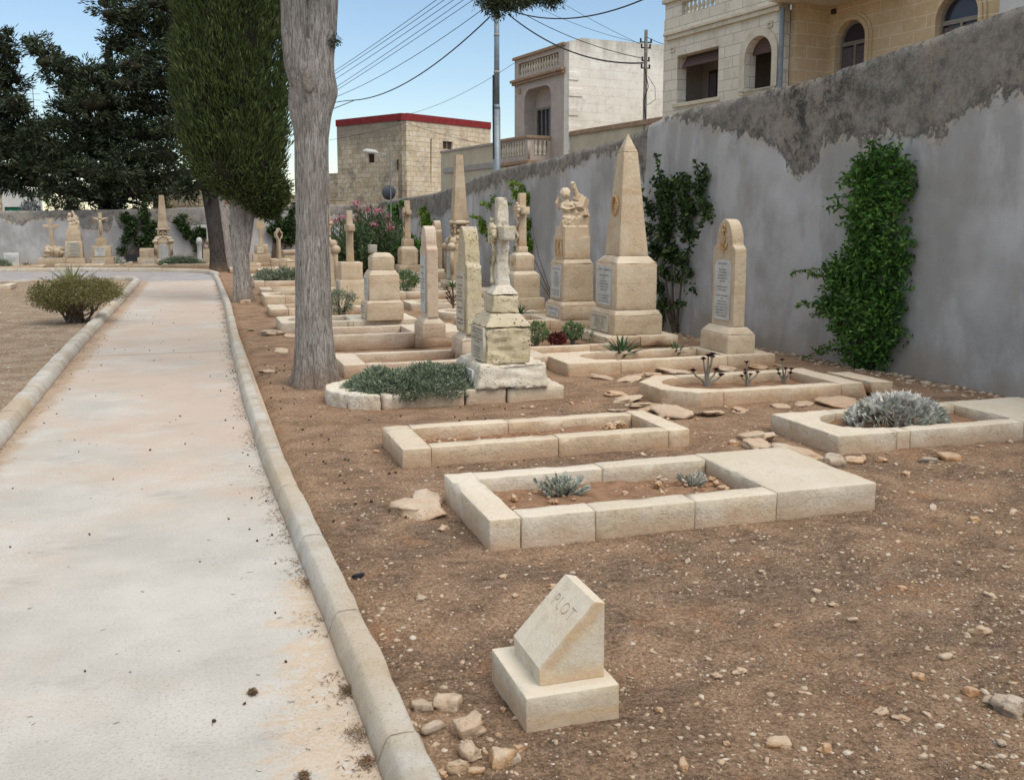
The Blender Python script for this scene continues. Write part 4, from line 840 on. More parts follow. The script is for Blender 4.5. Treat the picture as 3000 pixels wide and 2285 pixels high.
stone('cross_arm', M['white'], r, (-.055, .06, -.27, -.068), 1.48, 1.61, seg=.022, bev=.006, rough=.003, wear=.008, erode=.01); stone('cross_arm', M['white'], r, (-.055, .06, .053, .26), 1.48, 1.61, seg=.022, bev=.006, rough=.003, wear=.008, erode=.01)
mb = MB(); pts = []
for i in range(40):
    t = i / 39; a = t * 9; z = 1.08 + .6 * t; pts.append((-.085 + .012 * sin(a * .7), -.01 + .05 * sin(a), z))
mb.tube(pts, [.017 + .005 * sin(i) for i in range(40)], 6)
for i in range(26):
    a = i * 2.4; mb.ball((-.085, .09 * cos(a) * (i / 26), 1.55 + .09 * sin(a) * (i / 26)), .022 + .008 * (i % 3), 6, 4)
mb.build('carved_vine', M['honey'], r, smooth=True)
tablet(r, -.228, -.035, .53, .42, .31, ["SACRED TO THE MEMORY OF", "WILLIAM J. WALPOLE P.O. 1ST CLASS", "H.M.S. CAESAR", "WHO DEPARTED THIS LIFE JANY 5TH 1903", "AGED 33 YEARS", "-", "THIS STONE WAS ERECTED", "BY OFFICERS & MEN OF", "H.M.S. CAESAR", "AS A TOKEN OF RESPECT"], 'marble2', 'ink', None, t=.016, th=.9)
tablet(r, -.33, .02, .23, .46, .13, ["ALSO IN LOVING MEMORY"], 'marble', 'inkl', None, t=.014, th=.25)
# grave of M2 with rough rounded foot
g = empty('grave', (2.1, 8.9, 0), 'weathered grave with a rough rounded foot, filled by a grey green shrub', 'grave', 'stone kerbed graves')
out = [(-.62, -.5)] + [(-.62 - .42 * cos(R(a)), -.5 * sin(R(a))) for a in range(70, -91, -16)] + [(-.62, .5), (-.62, .36)] + [(-.62 - .2 * cos(R(a)), .36 * sin(R(a))) for a in range(80, -81, -16)] + [(-.62, -.36)]
me = plate_flat(out, -.03, .135, .012); worn(me, .012, .03); link('kerb_stone', me, M['white'], g)
for a, b in ((-.61, .15), (.16, .55), (.56, 1.12)): stone('kerb_stone', M['limeW'], g, (a, b - .006, -.5, -.36 if b < 1 else .5), -.03, .135 + rnd.uniform(-.006, .006), seg=.035, rough=.005, wear=.014, erode=.012)
for a, b in ((-.61, .3), (.31, .55)): stone('kerb_stone', M['limeW'], g, (a, b - .006, .36, .5), -.03, .13, seg=.06, rough=.005, wear=.014)
MB().box(-.9, .6, -.38, .38, 0, .06).build('soil_bed', M['soil'], g)
# --- M3 pitted gothic headstone
w_, d_ = .3, .5; r = mroot(1354, 1046, .14, w_, d_, 'pitted yellowish gothic headstone with a grey tablet, just left of the eroded vine cross', 'headstone')
stone('base', M['limeP'], r, rect(0, 0, w_, d_), .14, .31, seg=.05, wear=.01); stone('base_top', M['limeP'], r, rect(0, 0, w_, d_), .312, .39, b=rect(0, 0, .16, .34), seg=.05)
def headstone_profile(w, zs, zk, zt, z0, pointed=0):
    h = w / 2; a = h * .72; pr = [(-h, z0), (h, z0), (h, zs)]
    pr += [(h - .015, zs + .02), (a + .01, zk - .02), (a, zk)]
    n = 14
    for i in range(n + 1):
        t = i / n; an = pi * t; x = a * cos(an); z = zk + (zt - zk) * (sin(an) ** (1.0 if not pointed else 1.25)); pr.append((x, z))
    pr += [(-a - .01, zk - .02), (-h + .015, zs + .02), (-h, zs)]
    return pr
def hs_plate(root, name, mat, w, th, zs, zk, zt, z0, amp=.003, pointed=0, seg=.05):
    me = plate(headstone_profile(w, zs, zk, zt, z0, pointed), th, (), .008); xform(me, FACE); worn(me, amp, seg); return link(name, me, M[mat], root)
hs_plate(r, 'headstone', 'honey', .48, .17, 1.14, 1.2, 1.6, .385, .006, 1, .02)
tablet(r, -.092, 0, .76, .33, .66, ["SACRED TO THE MEMORY", "OF", "JOHN ALLEN PARRY", "A.B. R.N. 1903", "OF H.M.S. ILLUSTRIOUS", "BORN 2ND OCT 1878", "DIED 11TH AUGUST 1903", "", "DEEPLY MOURNED BY", "HIS FRIENDS", "", "ERECTED BY HIS SHIPMATES", "AS A TOKEN OF ESTEEM"], 'marble2', 'ink', False, t=.014)
# --- M4 slim headstone with white tablet
w_, d_ = .3, .5; r = mroot(1238, 992, .2, w_, d_, 'slim round topped headstone with a tall white lettered tablet, on a chamfered base', 'headstone')
stone('base', M['limeP'], r, rect(0, 0, w_, d_), .2, .37, seg=.06); stone('base_top', M['limeP'], r, rect(0, 0, w_, d_), .372, .45, b=rect(0, 0, .15, .36), seg=.06)
hs_plate(r, 'headstone', 'limeP', .4, .14, 1.3, 1.36, 1.6, .445)
tablet(r, -.073, 0, .87, .28, .72, ["SACRED TO THE MEMORY", "OF", "PTE WILLIAM LUCAS", "R.M.L.I.", "OF H.M.S. VENERABLE", "WHO DEPARTED THIS LIFE", "APRIL 5TH 1903", "AGED 19 YEARS", "", "THIS TABLET IS ERECTED", "AS A TOKEN OF RESPECT", "BY HIS SHIPMATES", "", ""], 'whitew' if 0 else 'marble', 'ink', False, t=.012)
# --- M5 stepped pedestal with broken top
w_, d_ = .56, .62; r = mroot(1076, 941, .17, w_, d_, 'three tiered square pedestal with two lettered tablets and a small broken top piece', 'monument')
layers(r, 'lime', [('base', .56, .62, .17, .42), ('lower_chamfer', .56, .62, .422, .47, .48, .54), ('die', .46, .52, .472, .84), ('upper_chamfer', .46, .52, .842, .92, .36, .4), ('cap_block', .34, .38, .922, 1.11), ('cap_top', .34, .38, 1.112, 1.18, .22, .28)])
stone('broken_piece', M['rockG'], r, (-.17, -.05, .02, .2), 1.17, 1.3, seg=.05, erode=.02)
tablet(r, -.23, 0, .655, .36, .33, ["IN MEMORY OF", "AUSTIN JOHN", "CARTWRIGHT", "R.N.", "DIED 4TH JUNE", "1902", "H.M.S. BULWARK", "AGED 22"], 'marble', 'ink', None); tablet(r, -.28, 0, .3, .44, .2, ["ERECTED BY HIS", "SHIPMATES AS A", "MARK OF RESPECT", "1902"], 'marble2', 'ink', None)
# --- M6 plain cross
w_, d_ = .5, .6; r = mroot(995, 895, .15, w_, d_, 'plain tall stone cross on a two block pedestal, right beside the big trunk', 'cross')
layers(r, 'lime', [('base', .54, .64, .15, .25), ('die', .47, .56, .252, .6), ('upper_block', .39, .46, .602, .92)])
layers(r, 'farstone', [('cross_shaft', .13, .15, .92, 1.85, .105, .13)]); stone('cross_arm', M['farstone'], r, (-.06, .06, -.3, -.062), 1.48, 1.6, seg=.1); stone('cross_arm', M['farstone'], r, (-.06, .06, .062, .26), 1.48, 1.6, seg=.1)
tablet(r, -.235, 0, .43, .42, .3, ["IN LOVING MEMORY", "OF CHARLES", "H.M.S. RAMILLIES", "WHO DIED 6TH MAY", "AGED 24 YEARS", "R.I.P."], 'marble2', 'ink', None)
# --- ornate obelisks
def ornate(x, y, k, label, facing='W', mat='farstone', arched=True, top=3.1):
    r = empty('ornate_obelisk', (x, y, 0), label, 'obelisk', 'gravestones and monuments'); r.scale = (k, k, top / 3.1)
    layers(r, mat, [('base', .78, .84, .0, .26), ('base_chamfer', .78, .84, .262, .34, .62, .68), ('die', .56, .6, .342, 1.02)])
    for sx in (-1, 1):
        for sy in (-1, 1):
            mb = MB(); mb.ball((sx * .27, sy * .29, 1.09), (.12, .12, .09), 8, 6); mb.ball((sx * .22, sy * .24, 1.2), (.1, .1, .09), 8, 6); mb.tube([(sx * .27, sy * .29, .5), (sx * .27, sy * .29, 1.02)], .05, 8)
            mb.build('corner_scroll', M[mat], r, smooth=True)
    layers(r, mat, [('shoulder', .58, .62, 1.02, 1.16, .5, .54), ('shoulder_slope', .5, .54, 1.162, 1.38, .3, .32), ('neck', .22, .24, 1.382, 1.57)])
    for sx in (-1, 1):
        for sy in (-1, 1): MB().lathe([(.045, 1.37), (.03, 1.41), (.03, 1.5), (.05, 1.54), (.05, 1.57)], 8, (sx * .15, sy * .16, 0)).build('colonnette', M[mat], r, smooth=True)
    for f in (0, 1):
        mb = MB()
        for p, q_, s_ in ((0, 1.5, .05), (-.07, 1.43, .045), (.07, 1.43, .045), (0, 1.4, .04), (0, 1.3, .05), (-.1, 1.27, .045), (.1, 1.27, .045)):
            mb.ball((-.17 - .25 * max(0, 1.45 - q_), p, q_) if f == 0 else (p, -.18 - .25 * max(0, 1.45 - q_), q_), s_, 7, 5)
        mb.build('carved_leaf', M[mat], r, smooth=True)
    MB().lathe([(.17, 1.57), (.25, 1.58), (.27, 1.61), (.25, 1.65), (.2, 1.67)], 24).build('collar', M[mat], r, smooth=True)
    layers(r, mat, [('shaft', .36, .38, 1.66, 3.1, .17, .18)])
    tx = ["IN MEMORY OF", "THE OFFICERS", "AND MEN", "OF H.M. SHIP", "WHO DIED AT", "MALTA", "1901 - 1904", "R.I.P."]
    if facing == 'W': tablet(r, -.28, 0, .68, .3, .6, tx, 'marble', 'inkl', arched)
    else: tablet(r, -.3, 0, .68, .34, .62, tx, 'marble', 'inkl', arched, facing='S')
    return r
ornate(5.62, 21.4, .9, 'tall truncated obelisk with carved neck and scrolls, rising behind the slim and gothic headstones', top=3.12)
ornate(2.42, 20.15, .85, 'ornate obelisk almost wholly hidden by the big trunk, its right edge showing', top=3.1)
ornate(-1.22, 38.75, 1.0, 'ornate obelisk with an arched white tablet, standing alone at the far end', 'S', top=2.62)
# --- M9 small rounded headstone, M10 cross with vine
r = empty('headstone', (5.9, 24.75, 0), 'small round topped headstone with a narrow tablet, just left of the truncated obelisk', 'headstone', 'gravestones and monuments')
layers(r, 'farstone', [('base', .42, .7, .12, .36), ('base_top', .42, .7, .362, .45, .2, .46)]); hs_plate(r, 'headstone', 'farstone', .46, .17, 1.4, 1.44, 1.68, .44, seg=.1)
tablet(r, -.088, 0, .95, .28, .78, ["IN LOVING", "MEMORY OF", "JAMES", "WHO DIED", "1ST MAY", "1902", "AGED 25"], 'marble', 'inkl', False)
def vine_cross(root, mat, z0, z1, zarm, s, half, ah=.12):
    layers(root, mat, [('cross_shaft', s, s, z0, z1, s * .85, s * .85)]); stone('cross_arm', M[mat], root, (-s * .42, s * .42, -half, -s / 2 - .001), zarm, zarm + ah, seg=.1); stone('cross_arm', M[mat], root, (-s * .42, s * .42, s / 2 + .001, half), zarm, zarm + ah, seg=.1)
    mb = MB(); n = 30; mb.tube([(-s * .6, s * .35 * sin(i * .5), z0 + (zarm - z0) * i / n) for i in range(n + 1)], .022, 6)
    for i in range(22): a = i * 2.4; mb.ball((-s * .6, .012 * i * cos(a) * .55, zarm + ah / 2 + .012 * i * sin(a) * .5), .035, 6, 4)
    mb.build('carved_vine', M[mat], root, smooth=True)
r = empty('grave_monument', (5.75, 27.75, 0), 'small carved vine cross on a pedestal, backed by light green ivy', 'cross', 'gravestones and monuments')
layers(r, 'farstone', [('base', .62, .7, .15, .42), ('die', .48, .56, .422, .86), ('die_top', .48, .56, .862, .95, .32, .36), ('upper_block', .3, .34, .952, 1.16)]); vine_cross(r, 'farstone', 1.16, 2.25, 1.85, .17, .3)
# --- M11
w_, d_ = .6, .75; r = mroot(1500, 911, .13, w_, d_, 'carved vine cross on a stepped pedestal, backed by climbing ivy on the wall', 'cross')
layers(r, 'lime', [('step', .7, .86, .0, .13), ('base', .6, .75, .132, .34), ('die', .48, .58, .342, .73), ('die_chamfer', .48, .58, .732, .8, .36, .42), ('upper_block', .34, .38, .802, 1.06), ('upper_chamfer', .34, .38, 1.062, 1.12, .19, .2), ('cross_foot', .17, .18, 1.122, 1.22)])
vine_cross(r, 'lime', 1.22, 2.14, 1.78, .14, .26)
tablet(r, -.24, 0, .53, .42, .33, ["IN LOVING MEMORY OF", "CPL SAMUEL HORSPOOL", "R.M.L.I.", "ROYAL MARINES", "DIED 8TH MARCH", "1903", "H.M.S. AGAMEMNON"], 'marble', 'ink', None); 
MB().lathe([(.0, 0), (.05, .0), (.05, .01), (0.0, .012)], 10).build('carved_anchor', M['relief'], r, loc=(-.175, 0, .93)).rotation_euler = (0, R(-90), 0)
# --- cherub monument
def cherub(root, k, z0):
    """child angel standing at the left against a heap of split rocks that carries a broken leaning cross"""
    mb = MB(); b = mb.ball; rr2 = random.Random(5)
    def chunk(c, sz, e):
        M_ = Matrix.Translation(c) @ Matrix.Rotation(e[2], 4, 'Z') @ Matrix.Rotation(e[0], 4, 'X') @ Matrix.Rotation(e[1], 4, 'Y'); q = MB().fru((-sz[0], sz[0], -sz[1], sz[1]), (-sz[0] * .75, sz[0] * .85, -sz[1] * .8, sz[1] * .7), -sz[2], sz[2]); mb.add([M_ @ Vector(v) for v in q.v], q.f)
    mb.fru((-.18, .19, -.2, .2), (-.17, .18, -.19, .19), 0, .14)
    for c, sz, e in [((.07, -.04, .2), (.12, .14, .09), (.2, .1, .3)), ((.1, -.05, .32), (.09, .12, .07), (-.2, .25, .9)), ((.06, -.02, .42), (.08, .1, .07), (.3, -.2, .2)), ((.11, -.08, .45), (.07, .08, .09), (.1, .5, .6)), ((.03, -.08, .3), (.06, .07, .06), (.5, .3, .1)), ((.12, .04, .25), (.07, .08, .08), (.1, -.3, 1.1)), ((.08, -.03, .54), (.06, .06, .05), (.2, .2, .5)), ((-.02, -.12, .2), (.07, .05, .06), (.2, .6, .1))]: chunk(c, sz, e)
    X, Y = -.1, -.02
    mb.tube([(X, Y, .1), (X + .005, Y, .2), (X, Y, .3), (X - .005, Y, .37), (X, Y, .44), (X, Y, .49), (X, Y, .52)], [.085, .08, .058, .056, .064, .045, .03], 12)
    b((X - .01, Y - .01, .58), (.066, .064, .07), 14, 10)
    for s_ in (-1, 1): b((X - .03 * s_ - .012, Y - .055, .56), (.016, .014, .016), 6, 5)
    b((X - .018, Y - .076, .572), (.011, .014, .013), 6, 4)
    for i in range(26):
        a = i * 2.4; th_ = .25 + 1.35 * i / 26; b((X - .005 + .066 * sin(th_) * cos(a), Y + .012 + .062 * sin(th_) * sin(a), .59 + .068 * cos(th_)), .02, 6, 5)
    mb.tube([(X - .055, Y - .01, .455), (X - .075, Y - .04, .39), (X - .02, Y - .09, .37), (X + .06, Y - .085, .39)], [.028, .026, .021, .016], 8); b((X + .075, Y - .085, .392), (.02, .016, .014), 6, 5)
    mb.tube([(X + .055, Y, .455), (X + .09, Y - .04, .42), (X + .11, Y - .07, .4)], [.028, .024, .018], 8)
    mb.tube([(X - .03, Y + .06, .45), (X - .09, Y + .08, .53), (X - .11, Y + .07, .47), (X - .07, Y + .07, .36)], [.02, .03, .03, .012], 8)
    for i in range(6): a = -2.4 + i * .45; mb.tube([(X + .05 * cos(a), Y + .05 * sin(a), .3), (X + .085 * cos(a), Y + .085 * sin(a), .2 + .02 * (i % 2)), (X + .095 * cos(a + .2), Y + .095 * sin(a + .2), .1)], [.014, .022, .016], 6)
    mb.tube([(X - .07, Y - .05, .27), (X, Y - .085, .24), (X + .07, Y - .05, .28)], [.018, .026, .018], 6)
    for i in range(12): b((X + .02 + rr2.uniform(0, .14), Y - .1 + rr2.uniform(-.04, .03), .13 + rr2.uniform(0, .1)), rr2.uniform(.018, .034), 6, 5)
    o = mb.build('carved_angel', M['lime'], root, loc=(0, 0, z0)); o.scale = (k, k, k)
    md = o.modifiers.new("remesh", 'REMESH'); md.mode = 'VOXEL'; md.voxel_size = .0085; md.use_smooth_shade = True
    mb = MB(); mb.tube([(.09, -.03, .5), (.04, -.02, .62), (.0, -.01, .72)], [.042, .04, .042], 8); mb.tube([(.0, -.01, .72), (-.01, 0, .75)], [.042, .02], 8); mb.ball((.01, -.05, .66), (.018, .02, .018), 6, 4)
    o = mb.build('broken_cross', M['lime'], root, loc=(0, 0, z0)); o.scale = (k, k, k)
w_, d_ = .6, .72; r = mroot(1645, 938, .15, w_, d_, 'monument with a carved child angel leaning on rocks and a broken cross', 'monument')
layers(r, 'lime', [('base', .6, .74, .15, .36), ('base_chamfer', .6, .74, .362, .42, .52, .64)])
stone('tablet_die', M['lime'], r, rect(0, 0, .5, .6), .425, 1.0, seg=.04, pits=.006, erode=.014); layers(r, 'lime', [('die_chamfer', .5, .6, 1.002, 1.07, .42, .5)])
stone('carved_block', M['lime'], r, rect(0, 0, .42, .5), 1.072, 1.42, seg=.045, erode=.008)
tablet(r, -.25, 0, .72, .4, .5, ["IN AFFECTIONATE MEMORY", "OF", "PHILIP CHARLES", "BOTHWELL", "OF H.M.S. LONDON", "WHO DIED IN THE", "R.N. HOSPITAL MALTA", "ON 3RD NOVEMBER 1902", "AGED 21 YEARS", "", "ERECTED BY THE OFFICERS", "AND MEN OF THE SHIP", "AS A TOKEN OF ESTEEM"], 'marble', 'ink', None); tablet(r, -.3, 0, .26, .5, .15, ["THY WILL BE DONE", "REST IN PEACE"], 'marble', 'inkl', None)
mb = MB(); mb.box(-.222, -.209, -.16, .16, 1.12, 1.15); mb.box(-.222, -.209, -.16, .16, 1.35, 1.38); mb.box(-.222, -.209, -.16, -.13, 1.15, 1.35); mb.box(-.222, -.209, .13, .16, 1.15, 1.35); mb.tube([(-.215, -.03, 1.17), (-.222, .02, 1.24), (-.22, -.01, 1.33)], .018, 6); mb.build('carved_panel', M['relief'], r)
cherub(r, 1.12, 1.42)
# --- M13 obelisk
w_, d_ = .69, .86; r = mroot(1800, 984, .17, w_, d_, 'tall smooth honey obelisk with a wreath, on a pedestal with a big white tablet', 'obelisk')
o = stone('ground_slab', M['lime'], r, (-.52, -.05, -.6, .62), .04, .17, seg=.08, wear=.012); stone('ground_slab', M['lime'], r, (-.044, .5, -.6, .62), .04, .17, seg=.08, wear=.012)
stone('footing', M['rocktan'], r, (-.5, .48, -.57, .6), -.05, .04, seg=.08, erode=.04, rough=.01)
layers(r, 'lime', [('base', .69, .86, .172, .42), ('base_chamfer', .69, .86, .422, .49, .6, .74), ('die', .58, .72, .492, 1.1), ('die_chamfer', .58, .72, 1.102, 1.2, .42, .5), ('shaft', .42, .5, 1.202, 2.56, .2, .21), ('pyramid_tip', .2, .21, 2.562, 2.8, .01, .012)], seg=.08, wear=.007)
tablet(r, -.29, .04, .8, .46, .52, ["SACRED TO THE MEMORY", "OF", "WALTER F. BEDFORD", "R.M.", "H.M.S. RUSSELL", "WHO DIED ON THE", "11TH AUGUST 1902", "AGED 22 YEARS", "-", "THIS STONE IS ERECTED", "BY HIS SHIPMATES", "AS A TOKEN OF RESPECT"], 'marble', 'ink', None); tablet(r, -.345, .06, .3, .58, .22, ["DEEPLY MOURNED BY HIS SORROWING", "FATHER AND MOTHER", "BROTHERS AND SISTERS", "AND ALL WHO KNEW HIM", "GONE BUT NOT FORGOTTEN", "REST IN PEACE"], 'marble2', 'ink', None)
mb = MB(); mb.tube([(-.17 - .005 * cos(a), .085 * sin(a), 1.86 + .12 * cos(a)) for a in [i * pi / 12 for i in range(25)]], .02, 6); 
for i in range(16): a = i * pi / 8; mb.ball((-.175, .085 * sin(a), 1.86 + .12 * cos(a)), .022, 5, 4)
mb.build('carved_wreath', M['relief'], r, smooth=True)
# --- M14 anchor headstone
w_, d_ = .36, .64; r = mroot(2131, 1038, .145, w_, d_, 'round shouldered headstone with a carved anchor and long white tablet, on the aloe grave', 'headstone')
layers(r, 'lime', [('base', w_, d_, .146, .36), ('base_chamfer', w_, d_, .362, .44, .2, .54)], seg=.06)
hs_plate(r, 'headstone', 'lime', .5, .15, 1.33, 1.4, 1.68, .435, seg=.04)
tablet(r, -.078, 0, .86, .35, .7, ["SACRED TO THE MEMORY", "OF", "WILLIAM ARCHER A.B.", "OF H.M.S. CORMORANT,", "WHO DEPARTED THIS LIFE", "ON THE 7TH JANUARY 1903", "AGED 31 YEARS", "", "ERECTED BY HIS COMRADES", "AS A TOKEN OF RESPECT", "", "ALSO LOVED ON THE TREACHEROUS", "OCEAN", "IN SOME FAR DISTANT ISLE", "IN HEAVEN ABOVE WE HOPE", "NOW GOD'S GREAT SEA IS AT REST", "SHIPMATES AND FRIENDS ADIEU", "WE LEAVE YOU IN PEACE TO REST", "UNTIL THE MORNING BREAKS"], 'marble', 'ink', False, th=.9)
mb = MB(); mb.tube([(-.085, 0, 1.33), (-.09, .01, 1.56)], .012, 6); mb.tube([(-.085, .05, 1.535), (-.09, -.04, 1.55)], .01, 6); mb.tube([(-.085, .07, 1.4), (-.09, .05, 1.35), (-.09, 0, 1.33), (-.09, -.05, 1.35), (-.085, -.07, 1.4)], .014, 6)
mb.tube([(-.088, .03 * sin(i * .9), 1.34 + .02 * i) for i in range(12)], .009, 5); mb.tube([(-.086, .025 * sin(a), 1.585 + .025 * cos(a)) for a in [i * pi / 5 for i in range(11)]], .008, 5); mb.build('carved_anchor', M['relief'], r, smooth=True)
# --- far monuments (face the camera)
def far(name, label, cat, px0, px1, Y, spec, mat='farstone'):
    a, b = atY(px0, 770, Y), atY(px1, 770, Y); r = empty(name, ((a.x + b.x) / 2, Y + .35, 0), label, cat, 'gravestones and monuments'); layers(r, mat, spec, seg=.2); return r
r = empty('headstone', (-6.3, 38.3, 0), 'small greyish white upright slab with dark lettering at the far left', 'headstone', 'gravestones and monuments')
stone('slab', M['marble'], r, (-.24, .24, -.05, .06), 0, .56, seg=.2); tablet(r, -.052, 0, .28, .4, .4, ["IN LOVING MEMORY", "OF A SHIPMATE", "1941"], 'marble', 'ink', None, facing='S', t=.004)
r = far('grave_monument', 'thin plain cross standing on a carved boulder, far left', 'cross', 115, 188, 39, [('base', .92, .7, 0, .33)])
mb = MB()
for i in range(26): mb.ball((rnd.uniform(-.26, .28), rnd.uniform(-.15, .12), .36 + rnd.uniform(0, .32) * 1.0), (rnd.uniform(.09, .16), rnd.uniform(.08, .14), rnd.uniform(.08, .13)), 6, 5)
mb.build('boulder', M['farstone'], r); layers(r, 'farstone', [('cross_shaft', .15, .1, .75, 1.75, .12, .09)]); stone('cross_arm', M['farstone'], r, (-.28, -.066, -.045, .045), 1.42, 1.54, seg=.2); stone('cross_arm', M['farstone'], r, (.066, .28, -.045, .045), 1.42, 1.54, seg=.2)
r = far('grave_monument', 'far monument with a carved child figure on a tapering two tier pedestal', 'monument', 192, 243, 39.2, [('base', .8, .8, 0, .3, .66, .66), ('die', .6, .6, .3, .94, .56, .56), ('upper_block', .52, .52, .942, 1.34, .48, .48)])
tablet(r, -.3, 0, .64, .4, .5, ["SACRED", "TO THE", "MEMORY OF", "A FRIEND"], 'rockG', 'inkl', None, facing='S', t=.02); cherub(r, .95, 1.34)
r = far('grave_monument', 'far stone crucifix with two white tablets on its stepped pedestal', 'cross', 264, 331, 39.5, [('base', .82, .7, 0, .32), ('die', .68, .56, .322, .74), ('upper_block', .38, .36, .742, 1.02), ('cross_shaft', .17, .12, 1.02, 1.98, .13, .1)])
stone('cross_arm', M['farstone'], r, (-.26, -.07, -.05, .05), 1.68, 1.8, seg=.2); stone('cross_arm', M['farstone'], r, (.07, .26, -.05, .05), 1.68, 1.8, seg=.2)
mb = MB(); mb.tube([(0, -.1, 1.15), (.01, -.12, 1.35), (0, -.11, 1.6), (0, -.1, 1.72)], [.03, .045, .06, .04], 8); mb.ball((0, -.12, 1.78), .045, 8, 6); mb.tube([(0, -.1, 1.68), (-.24, -.08, 1.8)], [.03, .018], 6); mb.tube([(0, -.1, 1.68), (.24, -.08, 1.8)], [.03, .018], 6); mb.build('carved_figure', M['farstone'], r, smooth=True)
tablet(r, -.285, -.05, .53, .36, .32, ["SACRED TO THE", "MEMORY OF", "R.N.", "AGED 22"], 'marble', 'ink', None, facing='S'); tablet(r, -.355, -.1, .17, .46, .22, ["ERECTED BY", "HIS FRIENDS"], 'marble2', 'inkl', None, facing='S')
r = empty('plot_marker', (-2.5, 37.2, 0), 'small slanted plot marker beside the far kerb', 'marker', 'gravestones and monuments')
me = plate([(-.25, 0), (.25, 0), (.25, .24), (.15, .24), (-.25, .05)], .4, (), .01); xform(me, FACEY); link('wedge', me, M['farstone'], r)
r = far('tomb_block', 'low square block tomb with two tablets beside the far ornate obelisk', 'tomb', 412, 450, 38, [('base', .66, .6, 0, .34), ('block', .5, .46, .342, .68)]); tablet(r, -.31, .03, .17, .42, .24, ["IN MEMORIAM"], 'marble2', 'inkl', None, facing='S', th=.3); 
r = empty('grave_monument', (.38, 38.8, 0), 'white cross on a rocky mound, half hidden by the dark far trunk', 'cross', 'gravestones and monuments')
layers(r, 'farstone', [('base', .42, .5, 0, .62)], seg=.2); mb = MB()
for i in range(12): mb.ball((rnd.uniform(-.12, .12), rnd.uniform(-.12, .12), .65 + rnd.uniform(0, .28)), rnd.uniform(.06, .11), 6, 5)
mb.build('boulder', M['farstone'], r); layers(r, 'marble', [('cross_shaft', .11, .08, .95, 1.7)], seg=.3); stone('cross_arm', M['marble'], r, (-.25, -.056, -.04, .04), 1.42, 1.53, seg=.3); stone('cross_arm', M['marble'], r, (.056, .25, -.04, .04), 1.42, 1.53, seg=.3)
r = empty('broken_column', (0.05, 39.6, 0), 'short white broken column left of the white cross', 'monument', 'gravestones and monuments'); MB().lathe([(.13, 0), (.13, .2), (.09, .25), (.09, .8), (.12, .85), (.1, 1.0), (.04, 1.05)], 12).build('column', M['marble'], r, smooth=True)
r = far('grave_monument', 'celtic cross with diamond head on a three step pedestal, between the trunks', 'cross', 747, 790, 37.2, [('step', .84, .8, 0, .15), ('base', .64, .6, .152, .45), ('die', .48, .46, .452, .8)])
me = plate([(-.07, .8), (.07, .8), (.06, 1.32), (.17, 1.42), (.17, 1.6), (.06, 1.72), (.05, 1.8), (-.05, 1.8), (-.06, 1.72), (-.17, 1.6), (-.17, 1.42), (-.06, 1.32)], .12, (), .01); xform(me, FACEY); link('cross', me, M['farstone'], r); tablet(r, -.23, -.05, .62, .22, .24, ["R.I.P."], 'marble2', 'inkl', None, facing='S', th=.3)
r = empty('grave_monument', tuple(atY(818, 770, 36).xy) + (0,), 'slender cross with a dark diamond centre, leaning slightly on a low block', 'cross', 'gravestones and monuments')
stone('block', M['farstone'], r, (-.3, .42, -.3, .4), 0, .33, seg=.1, erode=.03)
me = plate([(-.07, .33), (.07, .33), (.05, 1.0), (.15, 1.12), (.15, 1.26), (.05, 1.36), (.04, 1.42), (-.04, 1.42), (-.05, 1.36), (-.15, 1.26), (-.15, 1.12), (-.05, 1.0)], .12, (), .01); xform(me, Matrix.Rotation(R(35), 4, 'Z') @ FACEY); link('cross', me, M['farstone'], r)
me = plate([(0, 1.04), (.1, 1.19), (0, 1.34), (-.1, 1.19)], .02, ()); xform(me, Matrix.Rotation(R(35), 4, 'Z') @ Matrix.Translation((0, -.066, 0)) @ FACEY); link('dark_diamond', me, M['woodd'], r)
r = empty('box_tomb', tuple(atY(855, 760, 37).xy) + (0,), 'pale lidded box tomb left of the big trunk', 'tomb', 'gravestones and monuments'); layers(r, 'farstone', [('box', .6, .9, 0, .48), ('lid', .68, .98, .482, .6)], seg=.2)
r = empty('stone_block', tuple(atY(853, 790, 31).xy) + (0,), 'small rusty orange stone block just left of the big trunk', 'block', 'gravestones and monuments'); layers(r, 'lime', [('block', .26, .3, 0, .42), ('cap', .28, .32, .42, .46)], seg=.1)
for i, (px, Y, w_, h_) in enumerate([(60, 37.7, 1.5, .12), (235, 38.0, 1.6, .14), (300, 37.9, 1.2, .12), (430, 37.4, 1.3, .1), (560, 37.3, 1.9, .15), (700, 36.5, 1.5, .14), (745, 33.5, 1.6, .14), (820, 32.0, 1.4, .15)]):
    a = atY(px, 775, Y); lab = ['low kerb beside the white upright slab', 'low kerb before the far child figure monument', 'low kerb before the far crucifix', 'low kerb before the far block tomb', 'long kerb with the dark shrub, left of the dark trunk', 'low kerb between the dark and pale trunks', 'kerb with white pebbles behind the pale trunk', 'low kerb before the leaning diamond cross'][i]
    g = empty('grave', (a.x, Y, 0), lab, 'grave', 'stone kerbed graves')
    stone('kerb_stone', M['farstone'], g, (-w_ / 2, w_ / 2, -.5, -.36), 0, h_, seg=.3); stone('kerb_stone', M['farstone'], g, (-w_ / 2, w_ / 2, .5, .64), 0, h_, seg=.3); stone('kerb_stone', M['farstone'], g, (-w_ / 2, -w_ / 2 + .14, -.357, .497), 0, h_ + .005, seg=.3)
    stone('kerb_stone', M['farstone'], g, (w_ / 2 - .14, w_ / 2, -.357, .497), 0, h_ + .005, seg=.3)
    MB().box(-w_ / 2 + .12, w_ / 2 - .12, -.4, .53, 0, h_ * .5).build('soil_bed', M['soil'], g)
